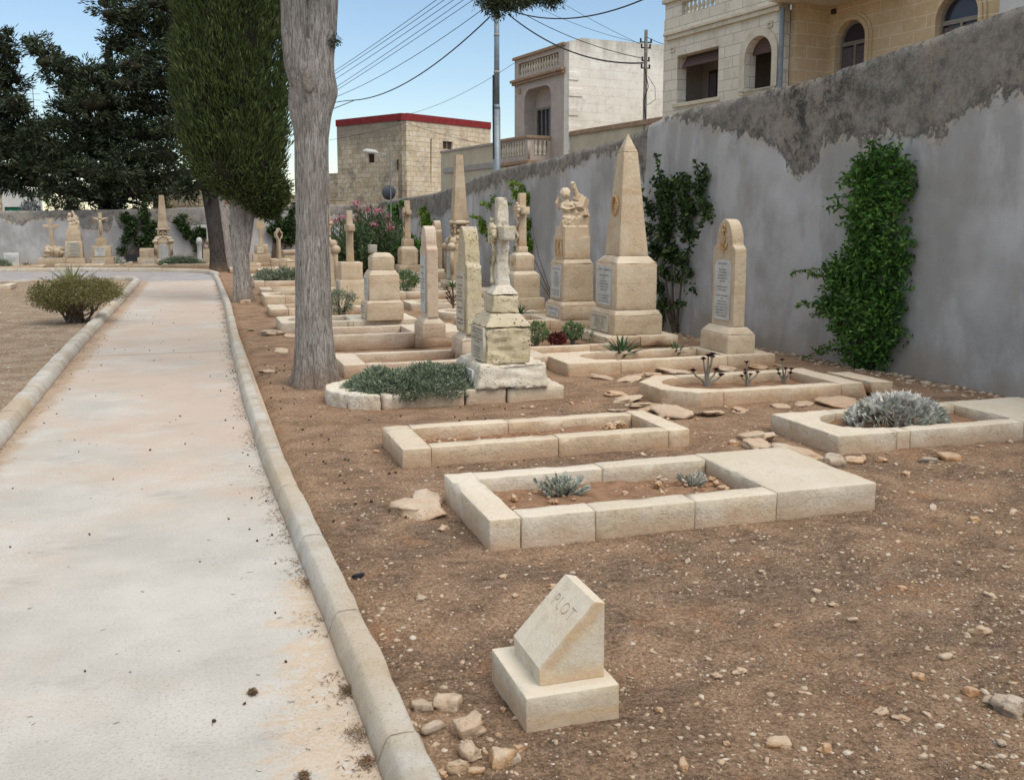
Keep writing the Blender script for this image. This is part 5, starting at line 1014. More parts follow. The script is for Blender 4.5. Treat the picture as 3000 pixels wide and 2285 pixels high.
r = empty('dark_trough', tuple(atY(395, 755, 42.4).xy) + (0,), 'black open box standing against the far wall under the climbers', 'trough'); mb = MB(); mb.box(-.35, .35, -.2, .2, 0.05, .08); mb.box(-.35, .35, -.2, -.17, .08, .34); mb.box(-.35, .35, .17, .2, .08, .34); mb.box(-.35, -.32, -.17, .17, .08, .34); mb.box(.32, .35, -.17, .17, .08, .34); mb.build('box', M['cable'], r)
# ============================================================ VEGETATION
def unit(a): return a / np.maximum(np.linalg.norm(a, axis=1, keepdims=True), 1e-9)
def leaf_mesh(C, D, L, W, Nn=None, curl=.0, shape=.45):
    """one diamond leaf per row: base C, direction D (unit), length L, width W"""
    n = len(C); D = unit(D); Rr = rng.normal(size=(n, 3)) if Nn is None else Nn
    Sd = unit(np.cross(D, Rr)); U = np.cross(Sd, D); L = np.broadcast_to(L, (n,))[:, None]; W = np.broadcast_to(W, (n,))[:, None]
    V = np.empty((n, 4, 3)); V[:, 0] = C; V[:, 1] = C + D * L * shape + Sd * W / 2 + U * curl * L; V[:, 2] = C + D * L; V[:, 3] = C + D * L * shape - Sd * W / 2 + U * curl * L
    return V.reshape(-1, 3), np.arange(n * 4).reshape(n, 4)
def tufts(C, D, k, L, W, spread=.6, rad=.0, up=0.0):
    """k leaves per tuft centre"""
    n = len(C); c = np.repeat(C, k, 0); d = np.repeat(unit(D), k, 0)
    d = unit(d + rng.normal(size=(n * k, 3)) * spread + np.array([0, 0, up])); c = c + rng.normal(size=(n * k, 3)) * rad
    l = L * rng.uniform(.6, 1.25, n * k); ww = W * rng.uniform(.7, 1.2, n * k); return leaf_mesh(c, d, l, ww)
def join(parts):
    V = []; F = []; o = 0
    for v, f in parts: V.append(v); F.append(f + o); o += len(v)
    return np.concatenate(V), np.concatenate(F)
def foliage(name, parts, mat, parent=None, loc=None):
    V, F = join(parts); return link(name, mesh_np(V, F), mat, parent, loc)
def nz(P, s, o=0.0):
    return np.array([noise.noise(Vector((p[0] * s + o, p[1] * s, p[2] * s))) for p in P])
def blob_points(c, r, n, hollow=.55):
    u = unit(rng.normal(size=(n, 3))); t = rng.uniform(hollow ** 3, 1, n) ** (1 / 3)
    P = u * t[:, None] * np.array(r); return P + np.array(c), unit(u / np.array(r))
def trunk_mesh(centers, radii, n=96, dz=.035, ridge=.02, seed=0, flare=0, lobes=5, bulges=()):
    zs = [c[2] for c in centers]; cxs = [(c[2], c[0]) for c in centers]; cys = [(c[2], c[1]) for c in centers]; rr = list(zip(zs, radii))
    vs = []; fs = []; z = zs[0]; m = 0; Z = []
    while z <= zs[-1]: Z.append(z); z += dz
    for z in Z:
        x0, y0, r0 = interp(cxs, z), interp(cys, z), interp(rr, z)
        for k in range(n):
            a = 2 * pi * k / n; tw = a + .12 * z
            fl = flare * math.exp(-max(z, 0) / .16) * (1 + .7 * cos(lobes * a + seed) + .4 * cos((lobes + 2) * a + 2 * seed)) * .5
            w1 = noise.noise(Vector((cos(tw) * 2.2 + seed, sin(tw) * 2.2, z * .5))) * .06
            q = noise.noise(Vector((cos(tw) * 9, sin(tw) * 9 + seed, z * .9))); q2 = noise.noise(Vector((cos(tw) * 22, sin(tw) * 22 + seed, z * 2.2)))
            r = r0 * (1 + w1 + .05 * noise.noise(Vector((cos(a) * 1.2, sin(a) * 1.2 + seed, z * 1.3)))) + fl + ridge * (abs(q) * -1.2 + .25) - ridge * .5 * abs(q2)
            for bz, ba, ba_w, bzw, bh in bulges:
                da = (a - ba + pi) % (2 * pi) - pi; r += bh * math.exp(-(da / ba_w) ** 2 - ((z - bz) / bzw) ** 2)
            vs.append((x0 + r * cos(a), y0 + r * sin(a), z))
    for i in range(len(Z) - 1):
        for k in range(n):
            k2 = (k + 1) % n; fs.append((i * n + k, i * n + k2, (i + 1) * n + k2, (i + 1) * n + k))
    me = bpy.data.meshes.new("m"); me.from_pydata(vs, [], fs); me.update(); return me
# ---- T1 big cypress trunk
T1 = Vector((1.2, 9.9, 0))
def t1(px, py): v = atY(px, py, 9.9); return (v.x - T1.x, 0, v.z)
def V_(x, y): return (x * 1.36, y * 1.36)
r = empty('cypress_tree', T1, 'big cypress with thick grey fissured bare trunk, nearest tree, standing right of the path', 'tree')
cs = [t1(*V_(680, 858)), t1(*V_(679, 800)), t1(*V_(676, 700)), t1(*V_(673, 500)), t1(*V_(671, 300)), t1(*V_(672, 200)), t1(*V_(674, 130)), t1(*V_(684, 60)), t1(*V_(692, 0)), t1(*V_(705, -200)), t1(*V_(712, -600))]
cs = [(c[0], c[1], z) for c, z in zip(cs, [-.1] + [c[2] for c in cs[1:]])]
sc = .00468; rr = [w_ * sc / 2 for w_ in (92, 88, 78, 70, 70, 90, 82, 76, 68, 62, 40)]
cam_a = math.atan2(-9.9, -1.2)
tk = link('trunk', trunk_mesh(cs, rr, 150, .028, .012, 2.0, .1, 6, bulges=[(3.0, cam_a, .55, .2, .03), (2.9, cam_a + 1.5, .4, .15, .035), (2.75, cam_a - 1.3, .35, .14, .03), (.42, cam_a + .9, .25, .1, .02), (2.2, cam_a + .35, .3, .12, .012)]), M['bark'], r, smooth=True)
cs2 = [t1(*V_(664, 235)), t1(*V_(645, 150)), t1(*V_(637, 80)), t1(*V_(634, 0)), t1(*V_(620, -200)), t1(*V_(590, -500))]
cs2 = [(c[0] - .01, c[1] - .05, c[2]) for c in cs2]
link('limb', trunk_mesh(cs2, [.09, .135, .13, .125, .12, .07], 90, .03, .016, 5.0), M['bark'], r, smooth=True)
a_ = t1(*V_(638, 150)); b_ = t1(*V_(617, 88)); mb = MB(); mb.tube([(a_[0], -.05, a_[2] - .1), ((a_[0] + b_[0]) / 2, -.07, (a_[2] + b_[2]) / 2), (b_[0] + .01, -.08, b_[2])], [.07, .065, .045], 10); mb.build('branch_stub', M['bark'], r, smooth=True)
# sawn off knot on the camera side
kd = Vector((cos(cam_a), sin(cam_a), 0)); kc = Vector(t1(*V_(666, 182))); tg = Vector((-kd.y, kd.x, 0)); mb = MB(); vs = []; fs = []
for j in range(9):
    for i in range(24):
        a = 2 * pi * i / 24; t = j / 8; px_ = .072 * t * cos(a); pz_ = .125 * t * sin(a); out = .25 + .012 * (1 - t * t) - .05 * max(0, t - .85) / .15 + .004 * noise.noise(Vector((px_ * 40, pz_ * 40, 0))) - (px_ * px_) * 1.5
        p = Vector((kc.x, kc.y, 0)) + kd * out + tg * px_ * 1; vs.append((p.x, p.y, kc.z + pz_))
for j in range(8):
    for i in range(24): fs.append((j * 24 + i, j * 24 + (i + 1) % 24, (j + 1) * 24 + (i + 1) % 24, (j + 1) * 24 + i))
MB().add(vs, fs).build('sawn_knot', M_simple('sawn_wood', '8f8880', '6a625b', 30, .9, .6), r, smooth=True)
fp = []
def crown_blobs(blobs, dens, k, L, W, spread, up, gap=-.25, s=2.2, droop=0):
    for (c, rad) in blobs:
        n = int(dens * (rad[0] * rad[1] + rad[0] * rad[2] + rad[1] * rad[2])); P, D = blob_points(c, rad, n)
        m = nz(P, s) > gap; P = P[m]; D = D[m]; fp.append(tufts(P, D + np.array([0, 0, up]), k, L, W, spread, L * .5))
hang = [atY(*V_(1075, 8), 9.4), atY(*V_(1110, 0), 9.3), atY(*V_(1055, 0), 9.5), atY(*V_(1190, -2), 9.5), atY(*V_(1090, -20), 9.5), atY(*V_(1150, -25), 9.4)]
bl = [((p - T1), rad) for p, rad in zip(hang, [(.09, .12, .13), (.15, .15, .08), (.12, .12, .08), (.1, .1, .07), (.2, .2, .12), (.3, .3, .12)])]
crown_blobs(bl, 3200, 6, .055, .013, .7, -.5, gap=-.4)
sp = atY(*V_(712, 92), 9.8) - T1; sp0 = Vector(t1(*V_(700, 100)))
crown_blobs([(sp, (.05, .05, .03)), (sp + Vector((.05, 0, .04)), (.03, .03, .035)), (sp + Vector((-.02, 0, -.02)), (.04, .04, .02))], 6000, 6, .035, .012, .6, 0, gap=-.5)
up_ = []
for i in range(26):
    a = rnd.uniform(0, 2 * pi); rad = rnd.uniform(.2, 1.7); up_.append((Vector((rad * cos(a) + .3, rad * sin(a) + .5, rnd.uniform(4.9, 8.6))), (rnd.uniform(.5, .8),) * 2 + (rnd.uniform(.4, .7),)))
crown_blobs(up_, 130, 8, .16, .035, .7, 0)
foliage('crown', fp, M['cypd'], r); fp = []
mb = MB(); h0 = Vector(t1(*V_(705, -260))); hx = hang[1] - T1
mb.tube([h0, (h0 + hx) / 2 + Vector((0, 0, .7)), hx + Vector((-.2, 0, .35)), hx + Vector((-.05, 0, .02))], [.06, .04, .02, .008], 6); mb.tube([hx + Vector((-.2, 0, .35)), hang[3] - T1 + Vector((0, 0, .05))], [.02, .008], 5)
mb.tube([sp0 + Vector((0, -.1, -.05)), sp], [.01, .005], 5)
for i in range(30): q_ = up_[i % 26][0]; mb.tube([(.2, 0, 4.6 + (i % 9) * .35), (q_[0], q_[1], q_[2])], [.05, .02], 5)
mb.build('branches', M['bark'], r)
# ---- T2 clipped upright cypress
T2 = Vector((.86, 20.9, 0)); r = empty('cypress_tree', T2, 'bright green dense upright cypress with bare pale lower trunk beside the path', 'tree')
cs = [(0, 0, -.1), (-.02, 0, .5), (-.04, 0, 1.2), (-.04, 0, 1.9), (-.06, 0, 2.6), (-.1, 0, 9)]
link('trunk', trunk_mesh(cs, [.2, .175, .17, .18, .2, .1], 80, .06, .016, 7, .06, 5), M['bark'], r, smooth=True)
cs = [(.05, .02, 1.0), (.14, 0, 1.6), (.2, 0, 2.1), (.3, 0, 2.8), (.4, 0, 5)]
link('limb', trunk_mesh(cs, [.1, .11, .12, .11, .05], 50, .06, .014, 9), M['bark'], r, smooth=True)
PROF = [(1.76, .02, .62), (1.9, .28, .5), (2.1, .62, .38), (2.35, .82, .2), (2.7, 1.0, .0), (3.2, 1.14, -.06), (4.0, 1.2, -.1), (5.2, 1.2, -.1), (6.5, 1.16, -.1), (8, .95, -.17), (9.5, .45, -.17), (10.3, .05, -.17)]
Pr = [(a, b) for a, b, c in PROF]; Px = [(a, c) for a, b, c in PROF]
N_ = 5200; zz = np.concatenate([rng.uniform(1.78, 7.0, 4300), rng.uniform(7.0, 10.2, 900)]); aa = rng.uniform(0, 2 * pi, N_); P = np.empty((N_, 3)); D = np.empty((N_, 3))
for i in range(N_):
    z = zz[i]; a = aa[i]; lump = .5 * noise.noise(Vector((cos(a) * 2.4, sin(a) * 2.4, z * .55))) + .5 * abs(noise.noise(Vector((cos(a) * 5, sin(a) * 5, z * 1.1 + 4)))); rr_ = interp(Pr, z) * (.84 + .36 * lump) * rng.uniform(.86, 1.0)
    P[i] = (interp(Px, z) + rr_ * cos(a), rr_ * sin(a), z); lo = min(1, max(0, (2.9 - z) / 1.0)); D[i] = (cos(a) * (.45 + .5 * lo), sin(a) * (.45 + .5 * lo), 1.0 - 1.1 * lo)
hi = P[:, 2] > 2.7
fp = [tufts(P[hi], D[hi], 14, .15, .022, .28, .05), tufts(P[~hi], D[~hi], 22, .09, .026, .6, .06)]
foliage('crown', fp, M['cyp'], r)
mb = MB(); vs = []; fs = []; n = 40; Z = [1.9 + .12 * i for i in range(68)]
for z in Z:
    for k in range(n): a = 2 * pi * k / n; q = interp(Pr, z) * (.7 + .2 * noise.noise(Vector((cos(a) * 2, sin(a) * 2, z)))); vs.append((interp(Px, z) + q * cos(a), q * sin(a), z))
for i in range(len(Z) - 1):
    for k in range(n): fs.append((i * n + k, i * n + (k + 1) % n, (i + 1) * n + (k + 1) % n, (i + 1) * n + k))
fs.append(tuple(range(n))[::-1]); mb.add(vs, fs); mb.build('shade_core', M['coreshade'], r, smooth=True)  # solid core added to block the sky, coloured dark as inner shade
# ---- T3 dark cypress trunk with two stems
T3 = Vector((.78, 34, 0)); r = empty('cypress_tree', T3, 'dark twin stemmed cypress trunk farther along, between path end and far monuments', 'tree')
cs = [(-.12, 0, -.1), (-.16, 0, .6), (-.24, 0, 1.6), (-.36, 0, 2.8), (-.5, 0, 4.5), (-.6, 0, 8)]; link('trunk', trunk_mesh(cs, [.3, .26, .25, .24, .2, .1], 60, .08, .02, 3, .1, 5), M['barkd'], r, smooth=True)
cs = [(.16, .1, -.1), (.12, .1, .6), (.04, .1, 1.6), (-.08, .1, 2.6), (-.1, .1, 4.5), (-.1, .1, 7)]; link('trunk', trunk_mesh(cs, [.22, .19, .18, .17, .14, .08], 60, .08, .02, 8, .1, 5), M['bark'], r, smooth=True)
def vblobs(tab, Y, base, dr=1.0, jit=.8):
    out = []
    for x, y, rx, ry in tab:
        c = atY(x * 1.36, y * 1.36, Y + rnd.uniform(-jit, jit)); s_ = 1.36 * (c.y * cos(YAW) + c.x * sin(YAW)) / FPX; out.append((c - base, (rx * s_, rx * s_ * dr, ry * s_)))
    return out
def dark_crown(r, tab, Y, base, dens=26, gap=-.2, L=.26, W=.07, k=10):
    dens *= 2.1
    """layered pads of drooping sprays"""
    fp = []; bs = vblobs(tab, Y, base)
    for c, rad in bs:
        n = int(dens * (rad[0] * rad[1] + rad[0] * rad[2] + rad[1] * rad[2])) + 14; P, D = blob_points(c, rad, n, .2)
        q = nz(P, 1.1, c[0]); P = P + D * (q * .45)[:, None]; m = nz(P, 1.7, 5) > gap; P = P[m]; D = D[m]
        D[:, 2] = D[:, 2] * .4 + .12; fp.append(tufts(P, D, k, L, W, .5, .1)); fp.append(tufts(P + D * .18, D, 5, L * .7, W * .7, .35, .06))
    foliage('crown', fp, M['cypd'], r)
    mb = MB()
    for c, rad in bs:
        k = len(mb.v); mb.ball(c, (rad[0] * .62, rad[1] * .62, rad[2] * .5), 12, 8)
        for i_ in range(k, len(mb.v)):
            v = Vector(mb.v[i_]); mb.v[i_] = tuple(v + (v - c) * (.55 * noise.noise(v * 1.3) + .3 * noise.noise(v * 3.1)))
    mb.build('shade_core', M['coreshade'], r, smooth=True)  # added solid blobs close the crown, their dark colour stands for shade
    mb = MB()
    for c, rad in bs:
        if rnd.random() < .6 and c[2] < 7.5: mb.tube([(c[0] * .2, c[1] * .3, max(2.6, c[2] - 1.2)), (c[0] * .7, c[1] * .8, c[2] - .5), tuple(c)], [.09, .05, .02], 5)
    mb.build('branches', M['barkd'], r)
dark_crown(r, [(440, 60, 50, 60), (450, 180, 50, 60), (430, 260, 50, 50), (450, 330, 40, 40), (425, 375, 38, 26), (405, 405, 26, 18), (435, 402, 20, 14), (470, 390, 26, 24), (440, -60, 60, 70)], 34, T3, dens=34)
T4 = Vector((-3.6, 45, 0)); r = empty('conifer_tree', T4, 'large dark spreading cypress filling the upper left, its low branches hanging over the far wall', 'tree')
link('trunk', trunk_mesh([(0, 0, -.1), (0, 0, 2), (.2, 0, 5), (.4, 0, 9)], [.45, .38, .3, .15], 50, .15, .02, 4, .1), M['barkd'], r, smooth=True)
TAB4 = [(72, 88, 16, 12), (88, 112, 22, 16), (105, 135, 32, 22), (135, 150, 36, 20), (165, 160, 30, 18), (190, 150, 22, 12), (222, 8, 18, 16), (238, 30, 22, 16), (262, 48, 30, 20), (300, 30, 45, 26), (340, 12, 40, 22), (345, 62, 45, 28), (300, 78, 34, 16), (250, 90, 24, 14), (390, 30, 40, 30), (395, 95, 40, 34), (262, 105, 34, 16), (330, 120, 50, 22), (390, 150, 40, 30), (290, 145, 40, 20), (245, 150, 28, 16), (215, 175, 40, 24), (158, 195, 36, 22), (270, 180, 50, 26), (340, 180, 50, 28), (395, 215, 36, 30), (150, 235, 40, 22), (200, 225, 50, 28), (270, 225, 55, 28), (340, 235, 55, 30), (138, 270, 34, 20), (170, 275, 50, 28), (240, 275, 55, 28), (310, 290, 60, 30), (380, 280, 46, 32), (90, 310, 46, 26), (150, 320, 50, 28), (215, 325, 55, 30), (285, 340, 60, 30), (355, 335, 50, 34), (75, 350, 40, 24), (125, 362, 46, 28), (185, 372, 50, 28), (245, 380, 50, 26), (305, 385, 50, 26), (360, 385, 40, 26), (85, 392, 40, 24), (130, 408, 44, 24), (180, 415, 44, 22), (232, 412, 40, 22), (285, 412, 34, 18), (335, 415, 34, 18), (385, 400, 24, 20), (400, -40, 60, 50), (320, -50, 60, 40), (250, -20, 30, 20)]
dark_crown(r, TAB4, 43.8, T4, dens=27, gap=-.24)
T5 = Vector((-9.8, 46, 0)); r = empty('conifer_tree', T5, 'dark conifer cut by the left edge of the photo', 'tree')
link('trunk', trunk_mesh([(0, 0, -.1), (0, 0, 2), (.2, 0, 5), (.3, 0, 8)], [.4, .35, .25, .12], 50, .15, .02, 6, .1), M['barkd'], r, smooth=True)
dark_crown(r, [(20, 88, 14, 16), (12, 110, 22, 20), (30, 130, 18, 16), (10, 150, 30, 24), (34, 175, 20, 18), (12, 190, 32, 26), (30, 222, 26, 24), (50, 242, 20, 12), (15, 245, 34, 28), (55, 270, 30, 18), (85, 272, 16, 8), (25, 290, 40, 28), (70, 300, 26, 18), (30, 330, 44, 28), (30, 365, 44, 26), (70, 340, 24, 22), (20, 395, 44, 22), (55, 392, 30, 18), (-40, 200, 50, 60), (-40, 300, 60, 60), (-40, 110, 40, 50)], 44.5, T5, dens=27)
# shrubs beyond the far wall
def bush(name, loc, rad, n, mat, label, cat='shrub', k=6, L=.12, W=.035, spread=.8, stems=8, stemmat='twig', group=None, low=.1, hollow=.5, up=.2, gap=-.3, sc=2.5):
    r = empty(name, loc, label, cat, group); P, D = blob_points((0, 0, rad[2] * .95 + low), rad, n, hollow); m = (nz(P, sc, loc[0]) > gap) & (P[:, 2] > low * .3); P = P[m]; D = D[m]
    foliage('foliage', [tufts(P, D + np.array([0, 0, up]), k, L, W, spread, L * .4)], M[mat], r)
    mb = MB()
    for i in range(stems):
        p = P[rng.integers(len(P))]; mb.tube([(p[0] * .08, p[1] * .08, -.03), (p[0] * .5, p[1] * .5, p[2] * .45), tuple(p)], [.012 + rad[0] * .015, .008 + rad[0] * .01, .004], 5)
    mb.build('stems', M[stemmat], r); return r
for px, py, rw, rh, mt, lb in [(330, 600, .8, .6, 'climbd', 'dull green bush above the far wall, under the dark cypress'), (190, 600, .8, .55, 'shrub', 'olive bush poking over the far wall behind the child figure monument'), (440, 590, .9, .9, 'shrub', 'pale grey brown bush over the far wall behind the ornate obelisk'), (90, 612, .5, .4, 'silver', 'small whitish shrub over the far wall, right of the white house')]:
    a = atY(px, py, 45); bush('shrub', (a.x, 45, 0), (rw, rw, a.z / 2 + rh * .4), 900, mt, lb, L=.14, W=.05)
a = atY(665, 592, 46); r = bush('flowering_bush', (a.x, 46, 0), (.5, .5, 1.5), 300, 'red_petal', 'red flowering bougainvillea glimpsed between the two far trunks', L=.09, W=.07)
# ---- climbers on the wall
def wall_x(y): return interp([(b, a) for a, b in WL], y)
def climber(name, base_y, outline, n, mat, label, k=5, L=.075, W=.05, depth=.28, stems=10, wall='side', wy=43.0, extra=(), stemr=.02, lean=None, shoots=6, trunkmat='twig'):
    """outline: list of (along, z, radius) clumps; along = Y on the side wall, X on the far wall"""
    bx = wall_x(base_y) - .12 if wall == 'side' else base_y; r = empty(name, (bx, base_y, 0) if wall == 'side' else (base_y, wy - .15, 0), label, 'climber'); fp = []; mb = MB()
    def w2(al, z, off): 
        if wall == 'side': return np.array([wall_x(al) - off - bx, al - base_y, z])
        return np.array([al - base_y, -off + .15, z])
    cs = .74 if wall == 'side' else .66; tot = sum((c[2] * cs) ** 2 for c in outline)
    outline = [(a_, b_, c_ * cs) for a_, b_, c_ in outline]
    for (al, z, rd) in outline:
        rd = rd * 1.0; m = max(8, int(n * rd * rd / tot)); u = rng.uniform(-1, 1, (m, 3)); dd = depth * min(1, rd * 2.2)
        for q in u:
            if q[0] ** 2 + q[1] ** 2 > 1: q[:2] *= .6
        P = np.array([w2(al + q[0] * rd, max(.03, z + q[1] * rd), .03 + dd * (abs(q[2]) ** .7) * math.sqrt(max(0.05, 1 - q[0] ** 2 - q[1] ** 2))) for q in u])
        D = np.tile(w2(al, z, .3) - w2(al, z, 0), (m, 1)) * 3 + rng.normal(size=(m, 3)) * .5 + np.array([0, 0, -.25]); mk = nz(P, 4.5, al) > -.28; fp.append(tufts(P[mk], D[mk], k, L, W, .8, L * .55))
        b = w2(base_y, -.03, .05); c = w2(al, z, .04 + dd * .3)
        if rnd.random() < stems / len(outline): mid = b * .45 + c * .55; mb.tube([b, mid * [1, 1, .8], c], [stemr, stemr * .6, stemr * .3], 6)
    for (al, z, al2, z2) in extra:
        pts = [w2(al + (al2 - al) * t, z + (z2 - z) * t - .1 * t * t * (1 if z2 < z + .3 else 0), .1 + .1 * t) for t in np.linspace(0, 1, 7)]; mb.tube(pts, .005, 4)
        P = np.array([pts[min(6, int(t * 6))] * (1 - (t * 6) % 1) + pts[min(6, int(t * 6) + 1)] * ((t * 6) % 1) for t in np.linspace(0, .999, int(10 + 26 * abs(z2 - z) + 26 * abs(al2 - al)))]); D = rng.normal(size=P.shape) + [0, 0, -.3]; fp.append(tufts(P, D, 2, L, W, .5, .012))
    foliage('foliage', fp, M[mat], r); mb.build('stems', M[trunkmat], r); return r
def wall_at(px, py):
    d = ray(px, py)
    for (a, b) in zip(WL, WL[1:]):
        ex, ey = b[0] - a[0], b[1] - a[1]; det = -d[0] * ey + d[1] * ex
        if abs(det) < 1e-9: continue
        t = (-a[0] * ey + a[1] * ex) / det; u = (d[0] * a[1] - d[1] * a[0]) / det
        if t > 0 and 0 <= u <= 1: return a[1] + ey * u, EYE + d[2] * t
    return 20, 1
def wc(lst): return [wall_at(x * 1.36, y * 1.36) + (rr_,) for x, y, rr_ in lst]
def we(lst): return [wall_at(a * 1.36, b * 1.36) + wall_at(c * 1.36, d * 1.36) for a, b, c, d in lst]
C1 = wc([(1905, 330, .14), (1930, 350, .2), (1880, 360, .22), (1960, 370, .18), (1860, 400, .24), (1905, 400, .3), (1955, 400, .22), (1890, 440, .32), (1940, 440, .28), (1870, 480, .3), (1925, 490, .34), (1875, 520, .3), (1930, 540, .32), (1860, 560, .3), (1905, 580, .36), (1950, 570, .2), (1840, 600, .34), (1900, 620, .36), (1945, 620, .24), (1820, 640, .26), (1875, 655, .36), (1930, 660, .3), (1840, 690, .3), (1900, 700, .36), (1945, 700, .2), (1820, 600, .2), (1860, 730, .26), (1915, 730, .28), (1790, 590, .13), (1850, 760, .2), (1890, 760, .22), (1870, 790, .13), (1910, 760, .16), (1960, 520, .12), (1790, 650, .15), (1810, 575, .16)])
climber('climbing_shrub', 9.15, C1, 2300, 'climb', 'big bright green leafy climber growing up the wall at the right', k=6, L=.07, W=.034, depth=.42, extra=we([(1905, 340, 1903, 288), (1940, 350, 1972, 295), (1880, 380, 1868, 325), (1960, 380, 1985, 330), (1810, 580, 1737, 570), (1800, 600, 1770, 575), (1800, 660, 1745, 640), (1820, 740, 1748, 762), (1835, 750, 1790, 745), (1860, 430, 1822, 410), (1850, 400, 1840, 380), (1960, 540, 1985, 500), (1950, 580, 1975, 560), (1915, 720, 1945, 715), (1860, 790, 1835, 800), (1840, 450, 1812, 430), (1900, 360, 1925, 310), (1840, 610, 1805, 560), (1830, 680, 1775, 660)]))
C2l = wc([(1430, 395, .12), (1455, 400, .14), (1475, 395, .14), (1440, 425, .2), (1480, 425, .2), (1515, 410, .13), (1525, 380, .1), (1412, 450, .16), (1450, 460, .24), (1495, 460, .2), (1530, 440, .12), (1405, 500, .16), (1440, 500, .22), (1485, 500, .16), (1420, 540, .16), (1455, 545, .18), (1480, 560, .12), (1440, 585, .14), (1470, 600, .1), (1430, 620, .12), (1490, 590, .1), (1440, 650, .1), (1430, 690, .07), (1460, 690, .07), (1530, 465, .09), (1430, 660, .09), (1500, 620, .08)])
climber('climbing_shrub', 13.0, C2l, 850, 'climbd', 'dark leggy climber with bare stems on the wall between obelisk and anchor headstone', k=5, L=.075, W=.055, depth=.3, stemr=.03, stems=5, extra=we([(1445, 400, 1435, 330), (1520, 400, 1527, 350), (1500, 400, 1505, 360), (1408, 440, 1395, 395), (1490, 560, 1540, 470), (1520, 440, 1540, 415), (1455, 660, 1500, 640)]))
climber('wall_ivy', 18.3, wc([(1130, 410, .1), (1138, 430, .14), (1118, 420, .1), (1140, 480, .18), (1145, 520, .2), (1120, 500, .14), (1148, 560, .1), (1105, 400, .06), (1125, 540, .14)]), 500, 'ivy', 'light green ivy on the wall behind the tall vine cross', stems=2, stemr=.01, k=5, L=.07, W=.06, depth=.15, extra=we([(1130, 400, 1118, 385), (1110, 440, 1092, 430)]))
climber('wall_ivy', 20.6, wc([(1045, 490, .16), (1060, 505, .2), (1075, 520, .2), (1040, 480, .1), (1065, 560, .12), (1100, 600, .12), (1090, 580, .1), (1078, 610, .08), (1058, 445, .05), (1068, 430, .05)]), 450, 'ivy', 'light green ivy on the wall left of the eroded vine cross', stems=2, stemr=.01, k=5, L=.07, W=.06, depth=.15, extra=we([(1045, 440, 1060, 430), (1040, 470, 1030, 460)]))
climber('wall_ivy', 28.6, wc([(916, 455, .2), (918, 480, .26), (935, 490, .26), (930, 520, .26), (935, 550, .2), (940, 580, .16), (925, 470, .2), (945, 500, .2)]), 420, 'ivy', 'light green ivy on the wall behind the small pedestal cross', stems=2, stemr=.01, k=5, L=.09, W=.08, depth=.2)
climber('wall_ivy', 36, wc([(858, 455, .3), (850, 470, .3), (865, 480, .25), (845, 450, .2), (870, 440, .15)]), 350, 'climb', 'green creeper at the wall corner above the oleander', stems=2, stemr=.01, k=5, L=.1, W=.08, depth=.2)
def bx(lst): return [(atY(x * 1.36, y * 1.36, 42.7).x, atY(x * 1.36, y * 1.36, 42.7).z, rr_) for x, y, rr_ in lst]
climber('wall_climber', -3.0, bx([(270, 470, .22), (285, 480, .28), (280, 500, .26), (268, 520, .2), (262, 540, .12), (310, 465, .22), (318, 490, .28), (315, 515, .22), (300, 520, .2), (318, 535, .12), (335, 480, .2), (338, 505, .2), (332, 525, .15), (310, 450, .1), (312, 440, .08)]), 900, 'climbd', 'dark climber fanning over the far wall left of the ornate obelisk', wall='far', L=.12, W=.09, depth=.25, stemr=.05)
climber('wall_climber', .3, bx([(385, 480, .22), (395, 490, .22), (405, 505, .2), (420, 520, .18), (430, 500, .26), (445, 495, .3), (425, 535, .14), (440, 545, .12), (395, 470, .14), (455, 515, .2), (500, 500, .25), (510, 520, .25), (515, 480, .2)]), 800, 'climbd', 'dark climber on the far wall right of the ornate obelisk', wall='far', L=.12, W=.09, depth=.25, stemr=.04)
climber('wall_climber', 3.0, bx([(590, 495, .3), (610, 490, .35), (625, 480, .3), (640, 495, .35), (600, 510, .25), (625, 515, .3), (600, 475, .15), (630, 460, .15), (636, 445, .12)]), 900, 'climbd', 'dark bushy climber on the far wall just left of the big trunk', wall='far', L=.12, W=.09, depth=.4, stemr=.04)
# ---- oleander
r = empty('oleander_bush', (5.0, 30.2, 0), 'large oleander bush with pink flowers in the far corner of the plot', 'bush')
mb = MB(); fp = []; fl = []
for i in range(150):
    a = rnd.uniform(0, 2 * pi); rad = 1.35 * math.sqrt(rnd.random()); h = rnd.uniform(1.0, 2.25) * (1 - .35 * (rad / 1.35) ** 2) - max(0, rad * cos(a)) * .25; p0 = Vector((rad * .35 * cos(a), rad * .35 * sin(a), 0)); p1 = Vector((rad * cos(a), rad * sin(a), h))
    if i % 2 == 0: mb.tube([p0, p0.lerp(p1, .5) + Vector((0, 0, .15)), p1], [.02, .015, .006], 5)
    P = np.array([p0.lerp(p1, t) for t in np.linspace(.3, 1, 9)]); D = np.tile(np.array(p1 - p0) / 2 + [0, 0, .4], (9, 1)); fp.append(tufts(P, D, 13, .2, .034, .75, .05))
    if h > 1.45 and rnd.random() < .42 or i % 13 == 0: fl.append(p1 + Vector((0, 0, .06)))
foliage('foliage', fp, M['olea'], r); mb.build('stems', M['twig'], r)
P = np.array([tuple(p) for p in fl]); foliage('flowers', [tufts(P, np.tile([0, 0, .5], (len(P), 1)), 34, .075, .065, 1.0, .06)], M['petal'], r)
bush('shrub', (6.3, 29.6, 0), (.6, .7, .55), 420, 'climb', 'leafy green bush at the foot of the wall, right of the oleander', L=.12, W=.06)
